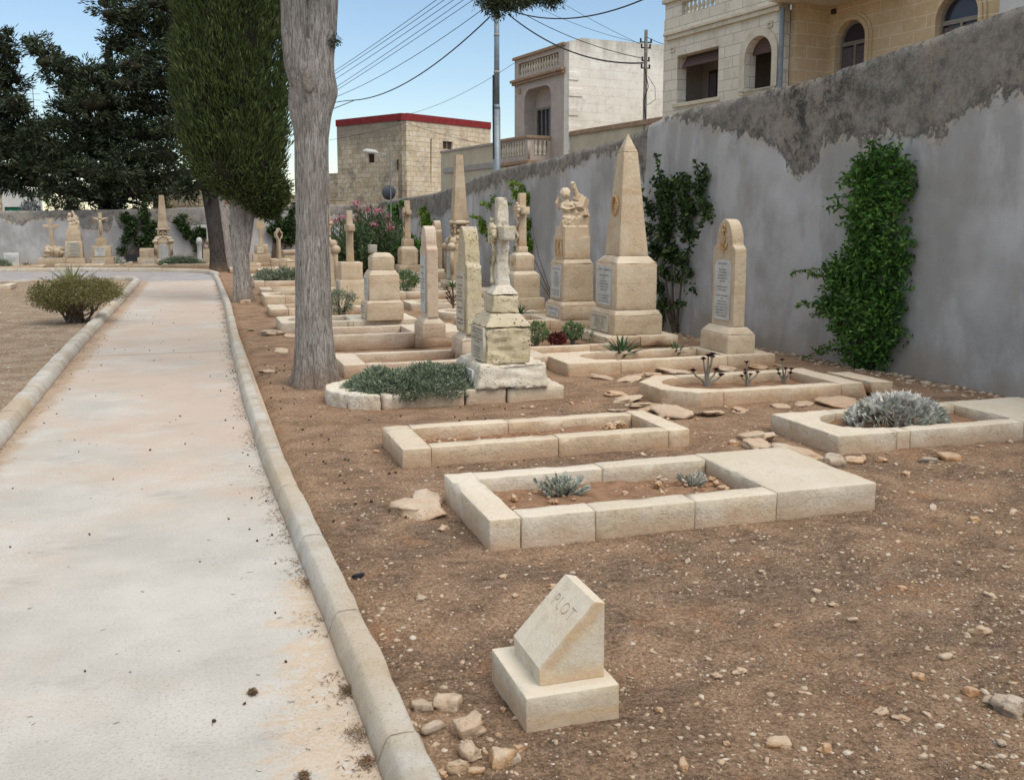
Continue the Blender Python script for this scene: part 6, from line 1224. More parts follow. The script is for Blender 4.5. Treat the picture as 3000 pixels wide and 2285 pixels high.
# ---- plants in and about the graves
def ground_plant(px, py, z=.05): g = G(px, py, z); return (g.x, g.y, z)
def mound(name, loc, rx, ry, h, n, mat, label, L, W, k=5, spread=.55, cat='plant', stemmat='twig', gap=-.4):
    r = empty(name, loc, label, cat); u = rng.uniform(-1, 1, (n * 2, 2)); u = u[(u ** 2).sum(1) < 1][:n]; hh = np.sqrt(1 - (u ** 2).sum(1)); q = nz(np.c_[u, np.zeros(len(u))], 2.6, loc[0])
    P = np.c_[u[:, 0] * rx, u[:, 1] * ry, h * hh * (.72 + .4 * q) * rng.uniform(.45, 1, len(u)) + .01]; D = np.c_[u[:, 0] * .8, u[:, 1] * .8, .5 + .5 * hh]; m = q > gap
    foliage('foliage', [tufts(P[m], D[m], k, L, W, spread, L * .3)], M[mat], r)
    mb = MB()
    for i in range(26): p = P[rng.integers(len(P))]; mb.tube([(p[0] * .35, p[1] * .35, -.02), tuple(p)], [.006, .002], 4)
    mb.build('stems', M[stemmat], r); return r
mound('shrub', (1.9, 8.84, .06), .7, .5, .3, 4200, 'lav', 'low grey green shrub spilling over the kerb before the eroded vine cross', .045, .012, k=7, spread=.75)
# a tongue of the shrub hanging over the near kerb
# dusty miller
def lobed(name, loc, n, rx, ry, h, label, L=.12):
    r = empty(name, loc, label, 'plant'); fp = []
    for i in range(n):
        a = rnd.uniform(0, 2 * pi); t = math.sqrt(rnd.random()); b = np.array([rx * t * cos(a), ry * t * sin(a), h * math.sqrt(max(0, 1 - t * t)) * rnd.uniform(.55, 1) + .01]); d = unit(np.array([[cos(a) * (t + .25) + rnd.uniform(-.3, .3), sin(a) * (t + .25) + rnd.uniform(-.3, .3), .9 - .3 * t]]))[0]; side = unit(np.cross(d, rng.normal(size=3))[None])[0]
        C = [b]; Dd = [d]; LL = [L]; WW = [L * .26]; Nn = np.cross(side, d)
        for j, f in enumerate((.3, .5, .7)):
            for s in (-1, 1): C.append(b + d * L * f * .8); Dd.append(d * .75 + side * s * .75); LL.append(L * (.5 - .1 * j)); WW.append(L * .2)
        fp.append(leaf_mesh(np.array(C), np.array(Dd), np.array(LL), np.array(WW), np.tile(Nn, (len(C), 1)), curl=.06))
    foliage('foliage', fp, M['silver'], r); mb = MB()
    for i in range(14): a = i * 2.4; mb.tube([(0, 0, -.02), (rx * .6 * cos(a), ry * .6 * sin(a), h * .6)], [.008, .004], 5)
    mb.build('stems', M['succstem'], r); return r
lobed('silver_plant', (5.13, 6.17, .06), 520, .36, .24, .2, 'big silver white plant with lobed leaves filling the grave at the right edge', .11)
def rosette(name, loc, n, L, W, mat, label, tilt=(.1, 1.1), parent=None, fold=.35, cat='plant'):
    """thick pointed leaves (aloe, agave)"""
    r = parent or empty(name, loc, label, cat); mb = MB()
    for i in range(n):
        a = i * 2.39996 + rnd.uniform(-.15, .15); t = tilt[0] + (tilt[1] - tilt[0]) * (1 - i / n); l = L * rnd.uniform(.8, 1.1) * (1 - .25 * i / n); pts = []; d = Vector((cos(a), sin(a), 0)); sd_ = Vector((-sin(a), cos(a), 0))
        vs = []; fs = []
        for j in range(6):
            s = j / 5; c = d * (l * s * cos(pi / 2 - t * (.8 + .35 * s))) + Vector((0, 0, l * s * sin(pi / 2 - t * (.8 + .25 * s)))) ; ww = W * (1 - s ** 1.6) * .5 + .0008
            up_v = Vector((-d.x * .5, -d.y * .5, 1)).normalized(); vs += [c - sd_ * ww + up_v * ww * fold * 1.4, c - up_v * ww * .25, c + sd_ * ww + up_v * ww * fold * 1.4, c + up_v * ww * .12]
        for j in range(5):
            for k in range(4): fs.append((j * 4 + k, j * 4 + (k + 1) % 4, (j + 1) * 4 + (k + 1) % 4, (j + 1) * 4 + k))
        o_ = Vector(loc) if parent else Vector((0, 0, 0)); mb.add([v + o_ for v in vs], fs)
    mb.build('leaves', M[mat], r); return r
rosette('aloe_plant', ground_plant(1338 * 1.36, 772 * 1.36), 30, .36, .055, 'aloe', 'larger spiky green aloe at the foot of the anchor headstone grave', (.1, 1.35))
rosette('aloe_plant', ground_plant(1455 * 1.36, 767 * 1.36), 22, .25, .04, 'aloe', 'smaller spiky green aloe near the base of the anchor headstone', (.1, 1.35))
for px, py, n, s, lb in [(1522, 834, 5, 1.0, 'dark purple rosettes on branching bare stalks, leftmost and tallest of three'), (1610, 830, 5, .72, 'dark purple rosettes on short stalks, middle one of three'), (1688, 824, 5, .72, 'dark purple rosettes on stalks nearest the cracked head slab')]:
    s *= 1.25; p = ground_plant(px * 1.36, py * 1.36); r = empty('rosette_succulent', p, lb, 'plant', 'dark rosette succulents'); mb = MB(); tips = []
    heads = [(0, .24), (-.05, .22), (.05, .225), (.03, .25), (-.13, .13), (.1, .12), (.13, .08)] if s > 1 else [(0, .24), (-.09, .1), (.06, .1), (.12, .13), (-.05, .13), (.0, .15)]
    for hx_, hz in heads: 
        y_ = rnd.uniform(-.04, .04); mb.tube([(0, 0, -.02), (hx_ * .3 * s, y_ * .3, hz * .45 * s), (hx_ * .8 * s, y_, hz * .75 * s), (hx_ * s, y_, hz * s)], [.011 * s, .009 * s, .007 * s, .006 * s], 6); tips.append((hx_ * s, y_, hz * s))
    mb.build('stalks', M['succstem'], r); 
    for t in tips: rosette('', t, 12, .042 * s, .026 * s, 'aeon', '', (.3, 1.2), parent=r)
for (px, py, rx, h, mt, lb) in [(1155, 745, .17, .3, 'succ', 'round bushy green succulent, left of the dark red one'), (1233, 740, .14, .28, 'succ', 'round bushy green succulent, right of the dark red one'), (1200, 744, .12, .15, 'redsucc', 'small dark red succulent between two green ones')]:
    p = ground_plant(px * 1.36, py * 1.36); r = empty('succulent_bush', p, lb, 'plant'); P, D = blob_points((0, 0, h * .62), (rx, rx, h * .42), 170, .6); foliage('foliage', [tufts(P, D, 7, .035, .02, .9, .008)], M[mt], r); mb = MB()
    for i in range(16): q_ = P[i * 7]; mb.tube([(0, 0, -.02), (q_[0] * .4, q_[1] * .4, q_[2] * .5), tuple(q_)], [.012, .008, .005], 5)
    mb.build('stems', M['succstem'], r)
r = empty('grey_twiggy_plant', ground_plant(1265 * 1.36, 742 * 1.36), 'wispy pale green plant touching the obelisk slab', 'plant'); P, D = blob_points((0, 0, .13), (.1, .1, .1), 60); foliage('foliage', [tufts(P, D, 4, .03, .014, .8, .01)], M['lav'], r)
def featherplant(loc, s, label, n=9):
    """stiff silvery feathered fronds"""
    r = empty('silver_plant', loc, label, 'plant'); fp = []; mb = MB()
    for i in range(n):
        a = i * 2.4; t = rnd.uniform(.2, 1.5); d = Vector((cos(a) * t, sin(a) * t, 1)).normalized(); l = s * rnd.uniform(.8, 1.15); b = Vector((cos(a) * s * .45 * t, sin(a) * s * .35 * t, 0)); mb.tube([b * .5, b + d * l], [.005, .002], 4)
        sd_ = d.cross(Vector((cos(a + .6), sin(a + .6), .1))).normalized(); C = []; D = []; 
        for j in range(22):
            f = .12 + .88 * j / 22
            for sg in (-1, 1, .0): C.append(b + d * l * f); D.append(d * .75 + sd_ * sg * .9 + Vector((rnd.uniform(-.2, .2), rnd.uniform(-.2, .2), .1)))
        fp.append(leaf_mesh(np.array(C), np.array(D), s * .26 * rng.uniform(.7, 1.1, len(C)), s * .11, curl=.1))
    foliage('foliage', fp, M['silver'], r); mb.build('stems', M['succstem'], r)
featherplant(ground_plant(1645, 1452, .06), .115, 'larger silvery feathered plant in the nearest grave', 26)
featherplant(ground_plant(2026, 1422, .06), .08, 'smaller silvery feathered plant near the slab of the nearest grave', 15)
r = empty('aloe_plant', ground_plant(975 * 1.36, 672 * 1.36, .08), 'aloe on a bare branching stalk, between the gothic headstone and slim one', 'plant'); mb = MB(); mb.tube([(0, 0, -.05), (.02, 0, .2), (0, 0, .42)], [.02, .018, .015], 6)
for i in range(8): mb.tube([(0, 0, .1 + .02 * i), (.16 * cos(i * 2.1), .1 * sin(i * 2.1), .2 + .03 * i)], [.012, .01], 5)
mb.build('stalk', M['twig'], r); rosette('', (0, 0, .42), 16, .22, .035, 'aloe', '', (.3, 1.4), parent=r)
for i in range(8): rosette('', (.16 * cos(i * 2.1), .1 * sin(i * 2.1), .2 + .03 * i), 9, .045, .03, 'aeon', '', (.3, 1.2), parent=r)
rosette('aloe_plant', (5.05, 15.3, .1), 16, .26, .04, 'aloe', 'aloe peeping out between the gothic headstone and eroded vine cross', (.1, 1.3))
bush('shrub', (4.3, 21.2, .08), (.32, .3, .2), 260, 'succ', 'small bushy green plant on a whitish grave right of the stepped pedestal', L=.06, W=.03, stemmat='succstem')
mound('silver_plant', (5.2, 24.9, .1), .38, .3, .28, 260, 'silver', 'small silvery mound on a grave near the truncated obelisk', .08, .03)
bush('shrub', (2.28, 16.75, 0), (.26, .24, .22), 300, 'lav', 'small grey green shrub at the right edge of the big trunk', L=.06, W=.014)
mound('shrub', (1.95, 25.6, .14), .62, .4, .34, 700, 'lav', 'grey green bush covering a grave just right of the pale trunk', .12, .025)
mound('shrub', (-.6, 37.6, .05), .75, .45, .36, 700, 'lav', 'dark low bush near the far kerb left of the dark trunk', .12, .03)
mound('shrub', (-6.75, 37.8, .05), .5, .4, .4, 420, 'lav', 'dark low bush at the far left edge beside the white slab', .1, .02)
rosette('aloe_plant', (-5.9, 38.6, .02), 18, .35, .05, 'aloe', 'small dark aloe right of the far white slab', (.2, 1.4))
mound('silver_plant', (-3.0, 40.2, .02), .3, .25, .3, 200, 'silver', 'pale silvery plant right of the far crucifix', .1, .03)
# ---- left bed: shrub and agave
r = empty('round_shrub', G(228, 946), 'sparse rounded olive brown shrub on bare crooked stems, left of the path', 'shrub'); b0 = r.location.copy(); P, D = blob_points((0, 0, .47), (.72, .6, .27), 2400, .45); m = (nz(P, 2.2) > -.3) & (P[:, 2] > .24); P = P[m]; D = D[m]
foliage('foliage', [tufts(P, D + np.array([0, 0, .3]), 7, .05, .014, .75, .03)], M['shrub'], r); mb = MB()
for i in range(46):
    q_ = P[rng.integers(len(P))]; c0 = Vector((rnd.uniform(-.14, .14), rnd.uniform(-.1, .1), -.03)); m1 = Vector((q_[0] * .45 + rnd.uniform(-.1, .1), q_[1] * .45, .2 + rnd.uniform(0, .12))); mb.tube([c0, c0.lerp(m1, .5) + Vector((rnd.uniform(-.06, .06), 0, .02)), m1, (q_[0] * .8, q_[1] * .8, q_[2] * .85), tuple(q_)], [.022, .016, .011, .006, .003], 5)
mb.build('stems', M['twig'], r)
rosette('agave_plant', (-2.95, 25.6, 0), 24, .85, .12, 'agave', 'variegated agave with long striped leaves behind the olive shrub', (.12, 1.3))
print('veg ok')
# ============================================================ STONES, GRAVEL, CONES, LITTER
def rock_mesh(seed, flat=.65, sub=2, rough=.28):
    bm = bmesh.new(); bmesh.ops.create_icosphere(bm, subdivisions=sub, radius=1); o_ = Vector((seed * 7.3, seed * 1.9, 0)); sx = .8 + .4 * noise.noise(o_)
    for v in bm.verts:
        c = v.co.copy(); n_ = noise.noise(c * 1.1 + o_) * rough * 1.5 + noise.noise(c * 2.7 + o_) * rough * .6
        q = Vector((round(c.x * 1.3 + o_.x % 1) / 1.3, round(c.y * 1.3) / 1.3, round(c.z * 1.3) / 1.3)); c = c.lerp(q, .5); v.co = Vector((c.x * (1 + n_), c.y * sx * (1 + n_), c.z * flat * (1 + n_)))
    me = bpy.data.meshes.new("rock"); bm.to_mesh(me); bm.free()
    for p in me.polygons: p.use_smooth = sub > 2
    return me
RK = {m: [] for m in ('rock', 'rockG', 'rocktan')}
for m in RK:
    for i in range(6):
        me = rock_mesh(i + len(m) * 10, rnd.uniform(.5, .8), 3, .3); me.materials.append(M[m]); RK[m].append(me)
def rock(px, py, wpx, label, mat='rock', z=0.0, group=None, name='stone', flat=1.0, k=None, rz=None):
    g = G(px, py, z); s_ = wpx / 2 * math.hypot(g.x, g.y) / FPX; me = RK[mat][k if k is not None else rnd.randrange(6)]
    o = bpy.data.objects.new(name, me); COL.objects.link(o); o.location = (g.x, g.y, z + s_ * .22 * flat); o.scale = (s_, s_, s_ * flat); o.rotation_euler = (rnd.uniform(-.2, .2), rnd.uniform(-.2, .2), rnd.uniform(0, 6.28) if rz is None else rz)
    return tag(o, label, 'stone', group)
def CP(x, y): return (1100 + x / 2.206, 1600 + y / 2.206)
for x, y, w_, m, lb in [(295, 1060, 150, 'rockG', 'greyish stone against the kerb, uppermost left of the pile'), (470, 1040, 185, 'rock', 'pale rounded stone at the top right of the kerbside pile'), (385, 1190, 150, 'rockG', 'long greyish stone leaning down in the kerbside pile'), (605, 1200, 220, 'rock', 'flat angular pale stone, rightmost middle of the kerbside pile'),
        (600, 1345, 200, 'rock', 'whitish blocky stone below the flat angular one'), (785, 1410, 215, 'rocktan', 'large tan and white stone at the right foot of the kerbside pile'), (545, 1455, 180, 'rock', 'white stone at the bottom edge, centre of the kerbside pile'), (925, 1320, 90, 'rocktan', 'small rounded pinkish stone right of the pile'), (900, 1390, 110, 'rockG', 'thin grey stone lying on the large tan one'),
        (825, 1065, 60, 'rocktan', 'small reddish pebble by the plot marker base'), (700, 1340, 60, 'rocktan', 'little tan pebble inside the kerbside pile'), (440, 1480, 100, 'rocktan', 'brownish stone half cut by the bottom edge of the photo')]:
    p = CP(x, y); rock(p[0], p[1], w_ / 2.206, lb, m, group='stones piled by the kerb', flat=1.15)
def c6(x, y): return (1800 + x / 1.838, 1000 + y / 1.838)
for x, y, w_, m, lb, fl in [(1195, 675, 150, 'rockG', 'large pale boulder between the two right hand graves', 1.1), (760, 530, 190, 'rock', 'broad pale stone left of the silver plant grave', .5), (640, 555, 60, 'rocktan', 'small tan stone left of the broad pale one', 1), (790, 575, 190, 'rock', 'flat worn stone below the broad pale one', .4), (1290, 650, 120, 'rocktan', 'brown stone under the corner of the silver plant grave', .6), (1700, 652, 100, 'rockG', 'white stone with a dark hollow right of the grave corner', .7), (1800, 640, 110, 'rocktan', 'tan stone beside the white hollowed one', .7),
        (1000, 615, 260, 'rock', 'long weathered slab rising behind the near grave head', .35), (1715, 910, 60, 'rockG', 'angular grey stone in the open soil at right', .9), (1935, 970, 55, 'rocktan', 'rounded stone in the open soil at right', 1.2), (1600, 820, 35, 'rocktan', 'little rust coloured stone in the open soil', 1), (1430, 645, 70, 'rocktan', 'small tan stone near the corner of the silver plant grave', .7), (1570, 720, 60, 'rocktan', 'tan stone below the silver plant grave', .8)]:
    p = c6(x, y); rock(p[0], p[1], w_ / 1.838, lb, m, flat=fl)
for px, py, w_, m, lb, fl in [(1215, 1503, 160, 'rock', 'pale sunken rock with a dark spot left of the nearest grave', .45), (1250, 1480, 130, 'rock', 'upper pale sunken rock touching the nearest grave', .45), (1303, 1550, 36, 'rock', 'small pale stone by the corner of the nearest grave', .9), (2875, 1855, 48, 'rock', 'rounded white stone towards the right edge', 1.1), (2970, 2085, 95, 'rockG', 'big grey stone cut by the right edge', .9), (2300, 2185, 75, 'rock', 'knobbly pale stone pair near the bottom', .7), (2420, 2200, 42, 'rocktan', 'round tan stone near the bottom', 1.2), (2842, 2035, 40, 'rocktan', 'rounded brown stone near the big grey one', 1.3), (2690, 1990, 36, 'rocktan', 'smooth tan stone on a bare patch', 1.1), (2900, 2055, 50, 'rock', 'pale stone left of the big grey one', .8), (2640, 2105, 50, 'rock', 'flat pale stone near the lower right', .5), (2585, 2085, 45, 'rock', 'flat whitish stone left of the flat pale one', .5), (2170, 1968, 38, 'rock', 'pale stone below the white speckled patch', .8), (2760, 2080 - 150, 44, 'rock', 'pale jagged stone on the bare patch', .8)]:
    rock(px, py, w_, lb, m, flat=fl)
# flat footing stones round the octagonal grave
FS = [(30, 290, 130), (60, 320, 170), (130, 350, 160), (190, 365, 120), (325, 395, 230), (530, 390, 140), (680, 372, 110), (890, 355, 90), (1010, 345, 100), (1230, 345, 260), (1490, 290, 100), (100, 205, 150), (200, 185, 130), (330, 170, 160), (600, 155, 150), (780, 145, 120), (20, 375, 90), (-60, 200, 110), (860, 130, 80), (-90, 150, 110)]
for i, (x, y, w_) in enumerate(FS):
    p = c6(x, y); rock(p[0], p[1], w_ / 1.838 * 1.05, 'flat worn footing stone sunk in the soil around the rosette grave', 'rock' if i % 3 else 'rocktan', group='flat footing stones around the rosette grave', flat=.28)
def z4(x, y): return (700 + x / 2.7575, 820 + y / 2.7575)
for x, y, w_, fl, lb in [(260, 445, 210, .35, 'flat sunken rock before the whitish round footed grave'), (400, 460, 140, .35, 'white rock showing left of the big trunk'), (340, 590, 160, .3, 'pale worn rock flush with the soil left of the big trunk'), (55, 190, 110, .6, 'tan boulder at the foot of the pale trunk'), (245, 745, 120, .35, 'brownish flat rock near the kerb, left of the trunk foot'), (100, 515, 35, .8, 'small white stone near the kerb left of the trunk'), (220, 545, 35, .8, 'small white stone closest to the trunk'), (85, 412, 70, .3, 'flat white stone beside the kerb')]:
    p = z4(x, y); rock(p[0], p[1], w_ / 2.7575, lb, 'rock', flat=fl)
# stones inside the two nearest beds
def inbed(x0, x1, y0, y1, z, n, wmin, wmax, label, grp):
    for i in range(n):
        s_ = rnd.uniform(wmin, wmax) * rnd.uniform(.6, 1); me = RK[rnd.choice(['rocktan', 'rocktan', 'rock'])][rnd.randrange(6)]; o = bpy.data.objects.new('stone', me); COL.objects.link(o)
        o.location = (rnd.uniform(x0, x1), rnd.uniform(y0, y1), z + s_ * .3); o.scale = (s_, s_, s_); o.rotation_euler = (rnd.uniform(-.4, .4), rnd.uniform(-.4, .4), rnd.uniform(0, 6)); tag(o, label, 'stone', grp)
inbed(1.6, 2.95, 4.78, 5.3, .07, 34, .012, .028, 'tan stone lying in the soil of the nearest grave', 'stones in the nearest grave'); inbed(2.55, 2.95, 4.8, 5.3, .08, 12, .018, .034, 'tan stone lying in the soil of the nearest grave', 'stones in the nearest grave')
inbed(1.55, 3.1, 6.5, 6.9, .055, 26, .014, .03, 'tan stone lying in the narrow honey grave', 'stones in the narrow honey grave'); inbed(2.95, 3.12, 6.6, 6.9, .07, 8, .025, .045, 'tan stone lying in the narrow honey grave', 'stones in the narrow honey grave')
# scattered larger loose stones
taken = []
def free(x, y, m=.0):
    for (a, b, c, d) in [(1.34, 3.67, 4.55, 5.5), (1.25, 3.4, 6.3, 7.08), (4.28, 6.75, 5.74, 6.6), (3.97, 6.3, 7.66, 8.64), (3.72, 6.27, 9.62, 10.5), (3.45, 6, 11.25, 12.7), (1.05, 3.25, 8.4, 9.4), (1.42, 3.75, 10.25, 11.25), (1.4, 3.42, 12.5, 13.6), (1.12, 3.18, 14.6, 15.62), (.95, 1.28, 2.8, 3.2)]:
        if a - m < x < b + m and c - m < y < d + m: return False
    return x < wall_x(y) - .1
n = 0
while n < 215:
    x, y = rnd.uniform(.7, 7), 1.9 + 6.5 * rnd.random() ** 1.6
    if not free(x, y, .03) or x < .62 or x > 1.1 + y * .9: continue
    if x < 1.2 + .0 * y and rnd.random() < .6: continue
    s_ = rnd.choice([.008, .01, .012, .014, .018, .022]) * rnd.uniform(.8, 1.15); me = RK[rnd.choice(['rock', 'rock', 'rockG', 'rocktan'])][rnd.randrange(6)]
    o = bpy.data.objects.new('stone', me); COL.objects.link(o); o.location = (x, y, gz(x, y) + s_ * .25); o.scale = (s_ * 1.15, s_, s_ * rnd.uniform(.7, 1)); o.rotation_euler = (rnd.uniform(-.3, .3), rnd.uniform(-.3, .3), rnd.uniform(0, 6)); n += 1
    tag(o, 'small pale limestone lump lying loose on the open brown soil', 'stone', 'loose stones on the open soil')
# gravel: uncountable
def gravel(name, pts, sizes, mat, label, zf):
    bm = bmesh.new(); bmesh.ops.create_icosphere(bm, subdivisions=1, radius=1); B = np.array([v.co[:] for v in bm.verts]); Fi = np.array([[v.index for v in f.verts] for f in bm.faces]); bm.free()
    n = len(pts); a = rng.uniform(0, 2 * pi, n); sc_ = rng.uniform(.5, 1.6, (n, 3)) * [1, 1, .5]; V = B[None] * sc_[:, None, :] * (1 + rng.normal(0, .22, (n, len(B), 1))); ca, sa = np.cos(a)[:, None], np.sin(a)[:, None]
    X = V[:, :, 0] * ca - V[:, :, 1] * sa; Y = V[:, :, 0] * sa + V[:, :, 1] * ca; V = np.stack([X, Y, V[:, :, 2]], 2) * sizes[:, None, None]
    P = np.array([(x, y, zf(x, y)) for x, y in pts]); V = V + P[:, None, :]; F = (Fi[None] + (np.arange(n) * len(B))[:, None, None]).reshape(-1, 3)
    o = link(name, mesh_np(V.reshape(-1, 3), F), mat); return tag(o, label, 'gravel', kind='stuff')
def M_gravel(name, cols):
    N = NT(name, .95, .1); r_ = N.n('ShaderNodeNewGeometry').outputs['Random Per Island']; cr = N.n('ShaderNodeValToRGB'); N.put(cr.inputs[0], r_); e = cr.color_ramp.elements; e[0].color = hexc(cols[0]); e[1].color = hexc(cols[-1])
    for i, c in enumerate(cols[1:-1]): q = e.new((i + 1) / (len(cols) - 1)); q.color = hexc(c)
    return N.done(cr.outputs[0])
MG = M_gravel('gravel_mixed', ['84725f', 'a8957f', 'b6a996', 'b39b80', 'c6bcad', '96785e']); MG2 = M_gravel('gravel_left', ['8f8576', 'aca090', 'c7bfb1', '9a8670', 'd2ccc1'])
pts = []
while len(pts) < 15000:
    y = 1.7 + 10 * rnd.random() ** 2.2; x = rnd.uniform(.58, min(7.2, 1.6 + y * .95)); d_ = noise.noise(Vector((x * .8, y * .8, 9)))
    if rnd.random() > .55 + d_ * .9 + (.25 if y < 5 and x > 1.6 else 0) + (.2 if x > 3 else 0): continue
    if free(x, y): pts.append((x, y))
sz = np.array([rnd.choice([.0025, .003, .003, .004, .005, .006, .008, .011]) * rnd.uniform(.7, 1.25) for _ in pts]); gravel('gravel', pts, sz, MG, 'pale gravel and grit scattered over the brown soil', lambda x, y: gz(x, y) + .0005)
pts = []
while len(pts) < 2200:
    y = rnd.uniform(8, 28); x = rnd.uniform(-1.7 - (y * .28), -1.66)
    pts.append((x, y))
gravel('gravel', pts, np.array([rnd.uniform(.008, .018) for _ in pts]), MG2, 'greyish gravel covering the bed left of the path', lambda x, y: gz(x, y))
pts = [(rnd.uniform(1.5, 3.0), rnd.uniform(4.72, 5.32)) for _ in range(500)] + [(rnd.uniform(1.45, 3.2), rnd.uniform(6.45, 6.93)) for _ in range(420)]; gravel('gravel', pts, np.array([rnd.uniform(.003, .009) for _ in pts]), M_gravel('gravel_red', ['8e6b52', 'a98465', 'b9967a', 'cbb79c']), 'reddish grit in the soil of the two nearest graves', lambda x, y: .065 if y < 6 else .05)
pts = [(3.15 + rnd.uniform(0, .9), 33.5 + rnd.uniform(-.3, .3)) for _ in range(90)]; gravel('white_pebbles', pts, np.array([rnd.uniform(.04, .07) for _ in pts]), M['marble'], 'white pebbles filling a far grave right of the pale trunk', lambda x, y: .17)
pts = []
for i in range(1500): y = rnd.uniform(6, 30); pts.append((wall_x(y) - abs(rnd.gauss(.02, .14)) - .03, y))
gravel('rubble', pts, np.array([rnd.uniform(.01, .04) for _ in pts]), MG, 'line of crumbled mortar rubble along the foot of the grey wall', lambda x, y: .0)
# needle and twig litter
def litter(n, fn, L, W, mat, name, label, zoff=.003):
    C = []; 
    while len(C) < n:
        p = fn()
        if p is not None: C.append(p)
    C = np.array(C); a = rng.uniform(0, 2 * pi, n); D = np.c_[np.cos(a), np.sin(a), rng.normal(0, .12, n)]; V, F = leaf_mesh(C + [0, 0, zoff], D, L * rng.uniform(.4, 1.3, n), W * rng.uniform(.6, 1.3, n), np.tile([0, 0, 1.0], (n, 1)) + rng.normal(0, .3, (n, 3)), shape=.5)
    o = link(name, mesh_np(V, F), mat); return tag(o, label, 'litter', kind='stuff')
def f1():
    y = 1.7 + 9 * rnd.random() ** 1.8; x = rnd.uniform(.56, min(7.1, 1.6 + y * .95))
    return (x, y, gz(x, y)) if free(x, y) and noise.noise(Vector((x * .9, y * 1.1, 4))) > -.3 else None
ML = M_leaf('dry_needles', ['5d4b3c', '7c6653', '9b8168', '6b5342'], .95, 0, .1)
litter(26000, f1, .03, .0022, ML, 'needle_litter', 'dry cypress needles strewn over the soil', .006)
def f2():
    y = rnd.uniform(2.2, 27); k = rnd.random() < .55; d_ = abs(rnd.gauss(0, .05)); kx = interp([(2.5, .462), (3.4, .45), (4.7, .415), (6.8, .36), (9, .335), (13, .355), (20, .44), (28, .42)], y); x = kx - d_ - .004 if k else -1.44 - .004 * y + d_
    c = noise.noise(Vector((y * 1.8, k * 5, 0))); return (x, y, 0) if c > -.1 else None
litter(7000, f2, .03, .004, ML, 'needle_litter', 'dry needles gathered along both kerbs of the path', .004)
def clump(px, py, w_, lb):
    g = G(px, py); s_ = w_ * math.hypot(g.x, g.y) / FPX / 2; n = 420; u = rng.normal(size=(n, 2)) * .42; C = np.c_[g.x + u[:, 0] * s_, g.y + u[:, 1] * s_ * 1.6, np.maximum(.002, (.022 * (1 - (u ** 2).sum(1))) * rng.uniform(0, 1, n))]; a = rng.uniform(0, 2 * pi, n)
    V, F = leaf_mesh(C, np.c_[np.cos(a), np.sin(a), rng.normal(0, .25, n)], .014 * rng.uniform(.5, 1.3, n), .0022, shape=.5); o = link('litter_clump', mesh_np(V, F), ML); tag(o, lb, 'litter', 'clumps of dry litter by the kerb')
def cl(x, y): return (x / 1.8982, 1400 + y / 1.8982)
for x, y, w_, lb in [(1725, 590, 75, 'largest matted clump of dry needles against the kerb'), (1720, 490, 30, 'small needle clump just above the largest one'), (1935, 1190, 50, 'needle clump against the kerb, third from the bottom'), (1985, 1430, 95, 'wide needle clump at the kerb near the bottom'), (1405, 1200, 22, 'small feathery needle clump out on the tan path surface'), (1610, 175, 30, 'highest of the needle clumps along the right kerb'), (1690, 1665, 36, 'needle clump at the bottom edge on the path'), (2040, 1590, 60, 'needle clump in the bottom corner by the kerb')]:
    p = cl(x, y); clump(p[0], p[1], w_, lb)
# twigs on the path
mt_ = M_simple('grey_twig', '6f665b', '4f463d', 60)
for i in range(46):
    y = 2.2 + 6 * rnd.random() ** 1.3; x = rnd.uniform(-min(1.35, y * .25), .38); a = rnd.uniform(0, 6.28); l = rnd.uniform(.012, .03); mb = MB(); p0 = Vector((x, y, .002)); d = Vector((cos(a), sin(a), 0)); q_ = Vector((-d.y, d.x, 0)); mb.tube([p0, p0 + d * l * .5 + q_ * l * .12, p0 + d * l], .0008, 4, True)
    for j in range(rnd.choice([0, 1, 2, 2])): b = p0 + d * l * (.4 + .2 * j); mb.tube([b, b + (d * .5 + q_ * (1 if j else -1)) * l * .35], .0007, 4)
    tag(mb.build('twig', mt_), 'tiny dry twig lying on the concrete path', 'twig', 'tiny twigs on the path')
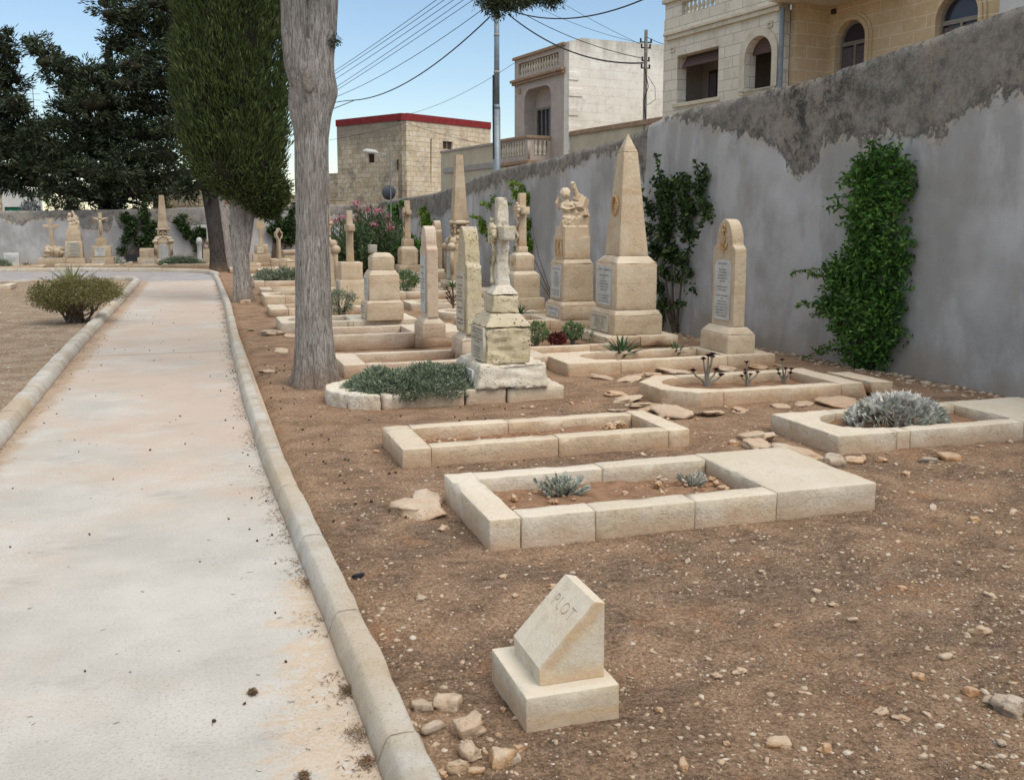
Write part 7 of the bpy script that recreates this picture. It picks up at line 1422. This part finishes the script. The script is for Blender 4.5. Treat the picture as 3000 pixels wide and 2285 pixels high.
# cypress cones
cm = rock_mesh(91, .95, 2, .12); cm.materials.append(M['cone']); n = 0
def cone_at(x, y, z, s_, lb, grp):
    o = bpy.data.objects.new('cypress_cone', cm); COL.objects.link(o); o.location = (x, y, z + s_ * .8); o.scale = (s_, s_, s_); o.rotation_euler = (rnd.uniform(0, 3), rnd.uniform(0, 3), 0); tag(o, lb, 'cone', grp)
while n < 120:
    y = rnd.uniform(4.2, 20) if rnd.random() < .95 else rnd.uniform(3, 4.2); kx = .36; x = (kx - abs(rnd.gauss(0, .12)) if rnd.random() < .3 else (-1.42 + abs(rnd.gauss(0, .15)) if rnd.random() < .3 else rnd.uniform(-1.4, .33)))
    cone_at(x, y, 0, rnd.uniform(.0045, .0085), 'small dark round cypress cone lying on the concrete path', 'cypress cones on the path'); n += 1
n = 0
while n < 110:
    y = rnd.uniform(5.2, 13); x = rnd.uniform(.6, 1.1 + .18 * y)
    if free(x, y): cone_at(x, y, gz(x, y), rnd.uniform(.006, .0105), 'small dark round cypress cone lying on the soil near the big trunk', 'cypress cones on the soil'); n += 1
r = empty('cypress_cone', G(627, 2116), 'reddish cone still on its curved stalk, alone on the near path', 'cone'); o = bpy.data.objects.new('cone_body', cm); COL.objects.link(o); o.parent = r; o.location = (0, 0, .007); o.scale = (.007,) * 3; MB().tube([(0, 0, .004), (-.006, -.012, .002), (-.005, -.024, .002)], .0009, 4).build('stalk', mt_, r)
r = empty('dark_rag', G(1043, 1695), 'crumpled black scrap lying against the outside of the kerb', 'scrap'); me = rock_mesh(55, .6, 2, .5); link('scrap', me, M['cable'], r, (0, 0, .012)).scale = (.022, .02, .02)
r = empty('blue_shoe', G(350, 868), 'discarded blue grey shoe lying in the left bed near the kerb', 'shoe'); mb = MB(); mb.tube([(-.13, 0, .05), (-.05, 0, .055), (.05, .0, .045), (.13, .01, .03)], [.03, .045, .042, .02], 10); mb.build('upper', M_simple('blue_cloth', '52687a', '44566a', 30), r, smooth=True); mb = MB(); mb.tube([(-.14, 0, .012), (0, 0, .012), (.14, .01, .012)], [.03, .04, .025], 8); mb.build('sole', M['cable'], r)
a = G(15, 850); r = empty('grave', (a.x - .3, a.y + .3, 0), 'pale kerbed grave corner at the left edge beside the road', 'grave', 'stone kerbed graves'); stone('kerb_stone', M['limeW'], r, (-.8, .42, -.3, -.1), -.03, .12, seg=.2); stone('kerb_stone', M['limeW'], r, (.22, .42, -.097, .6), -.03, .12, seg=.2)
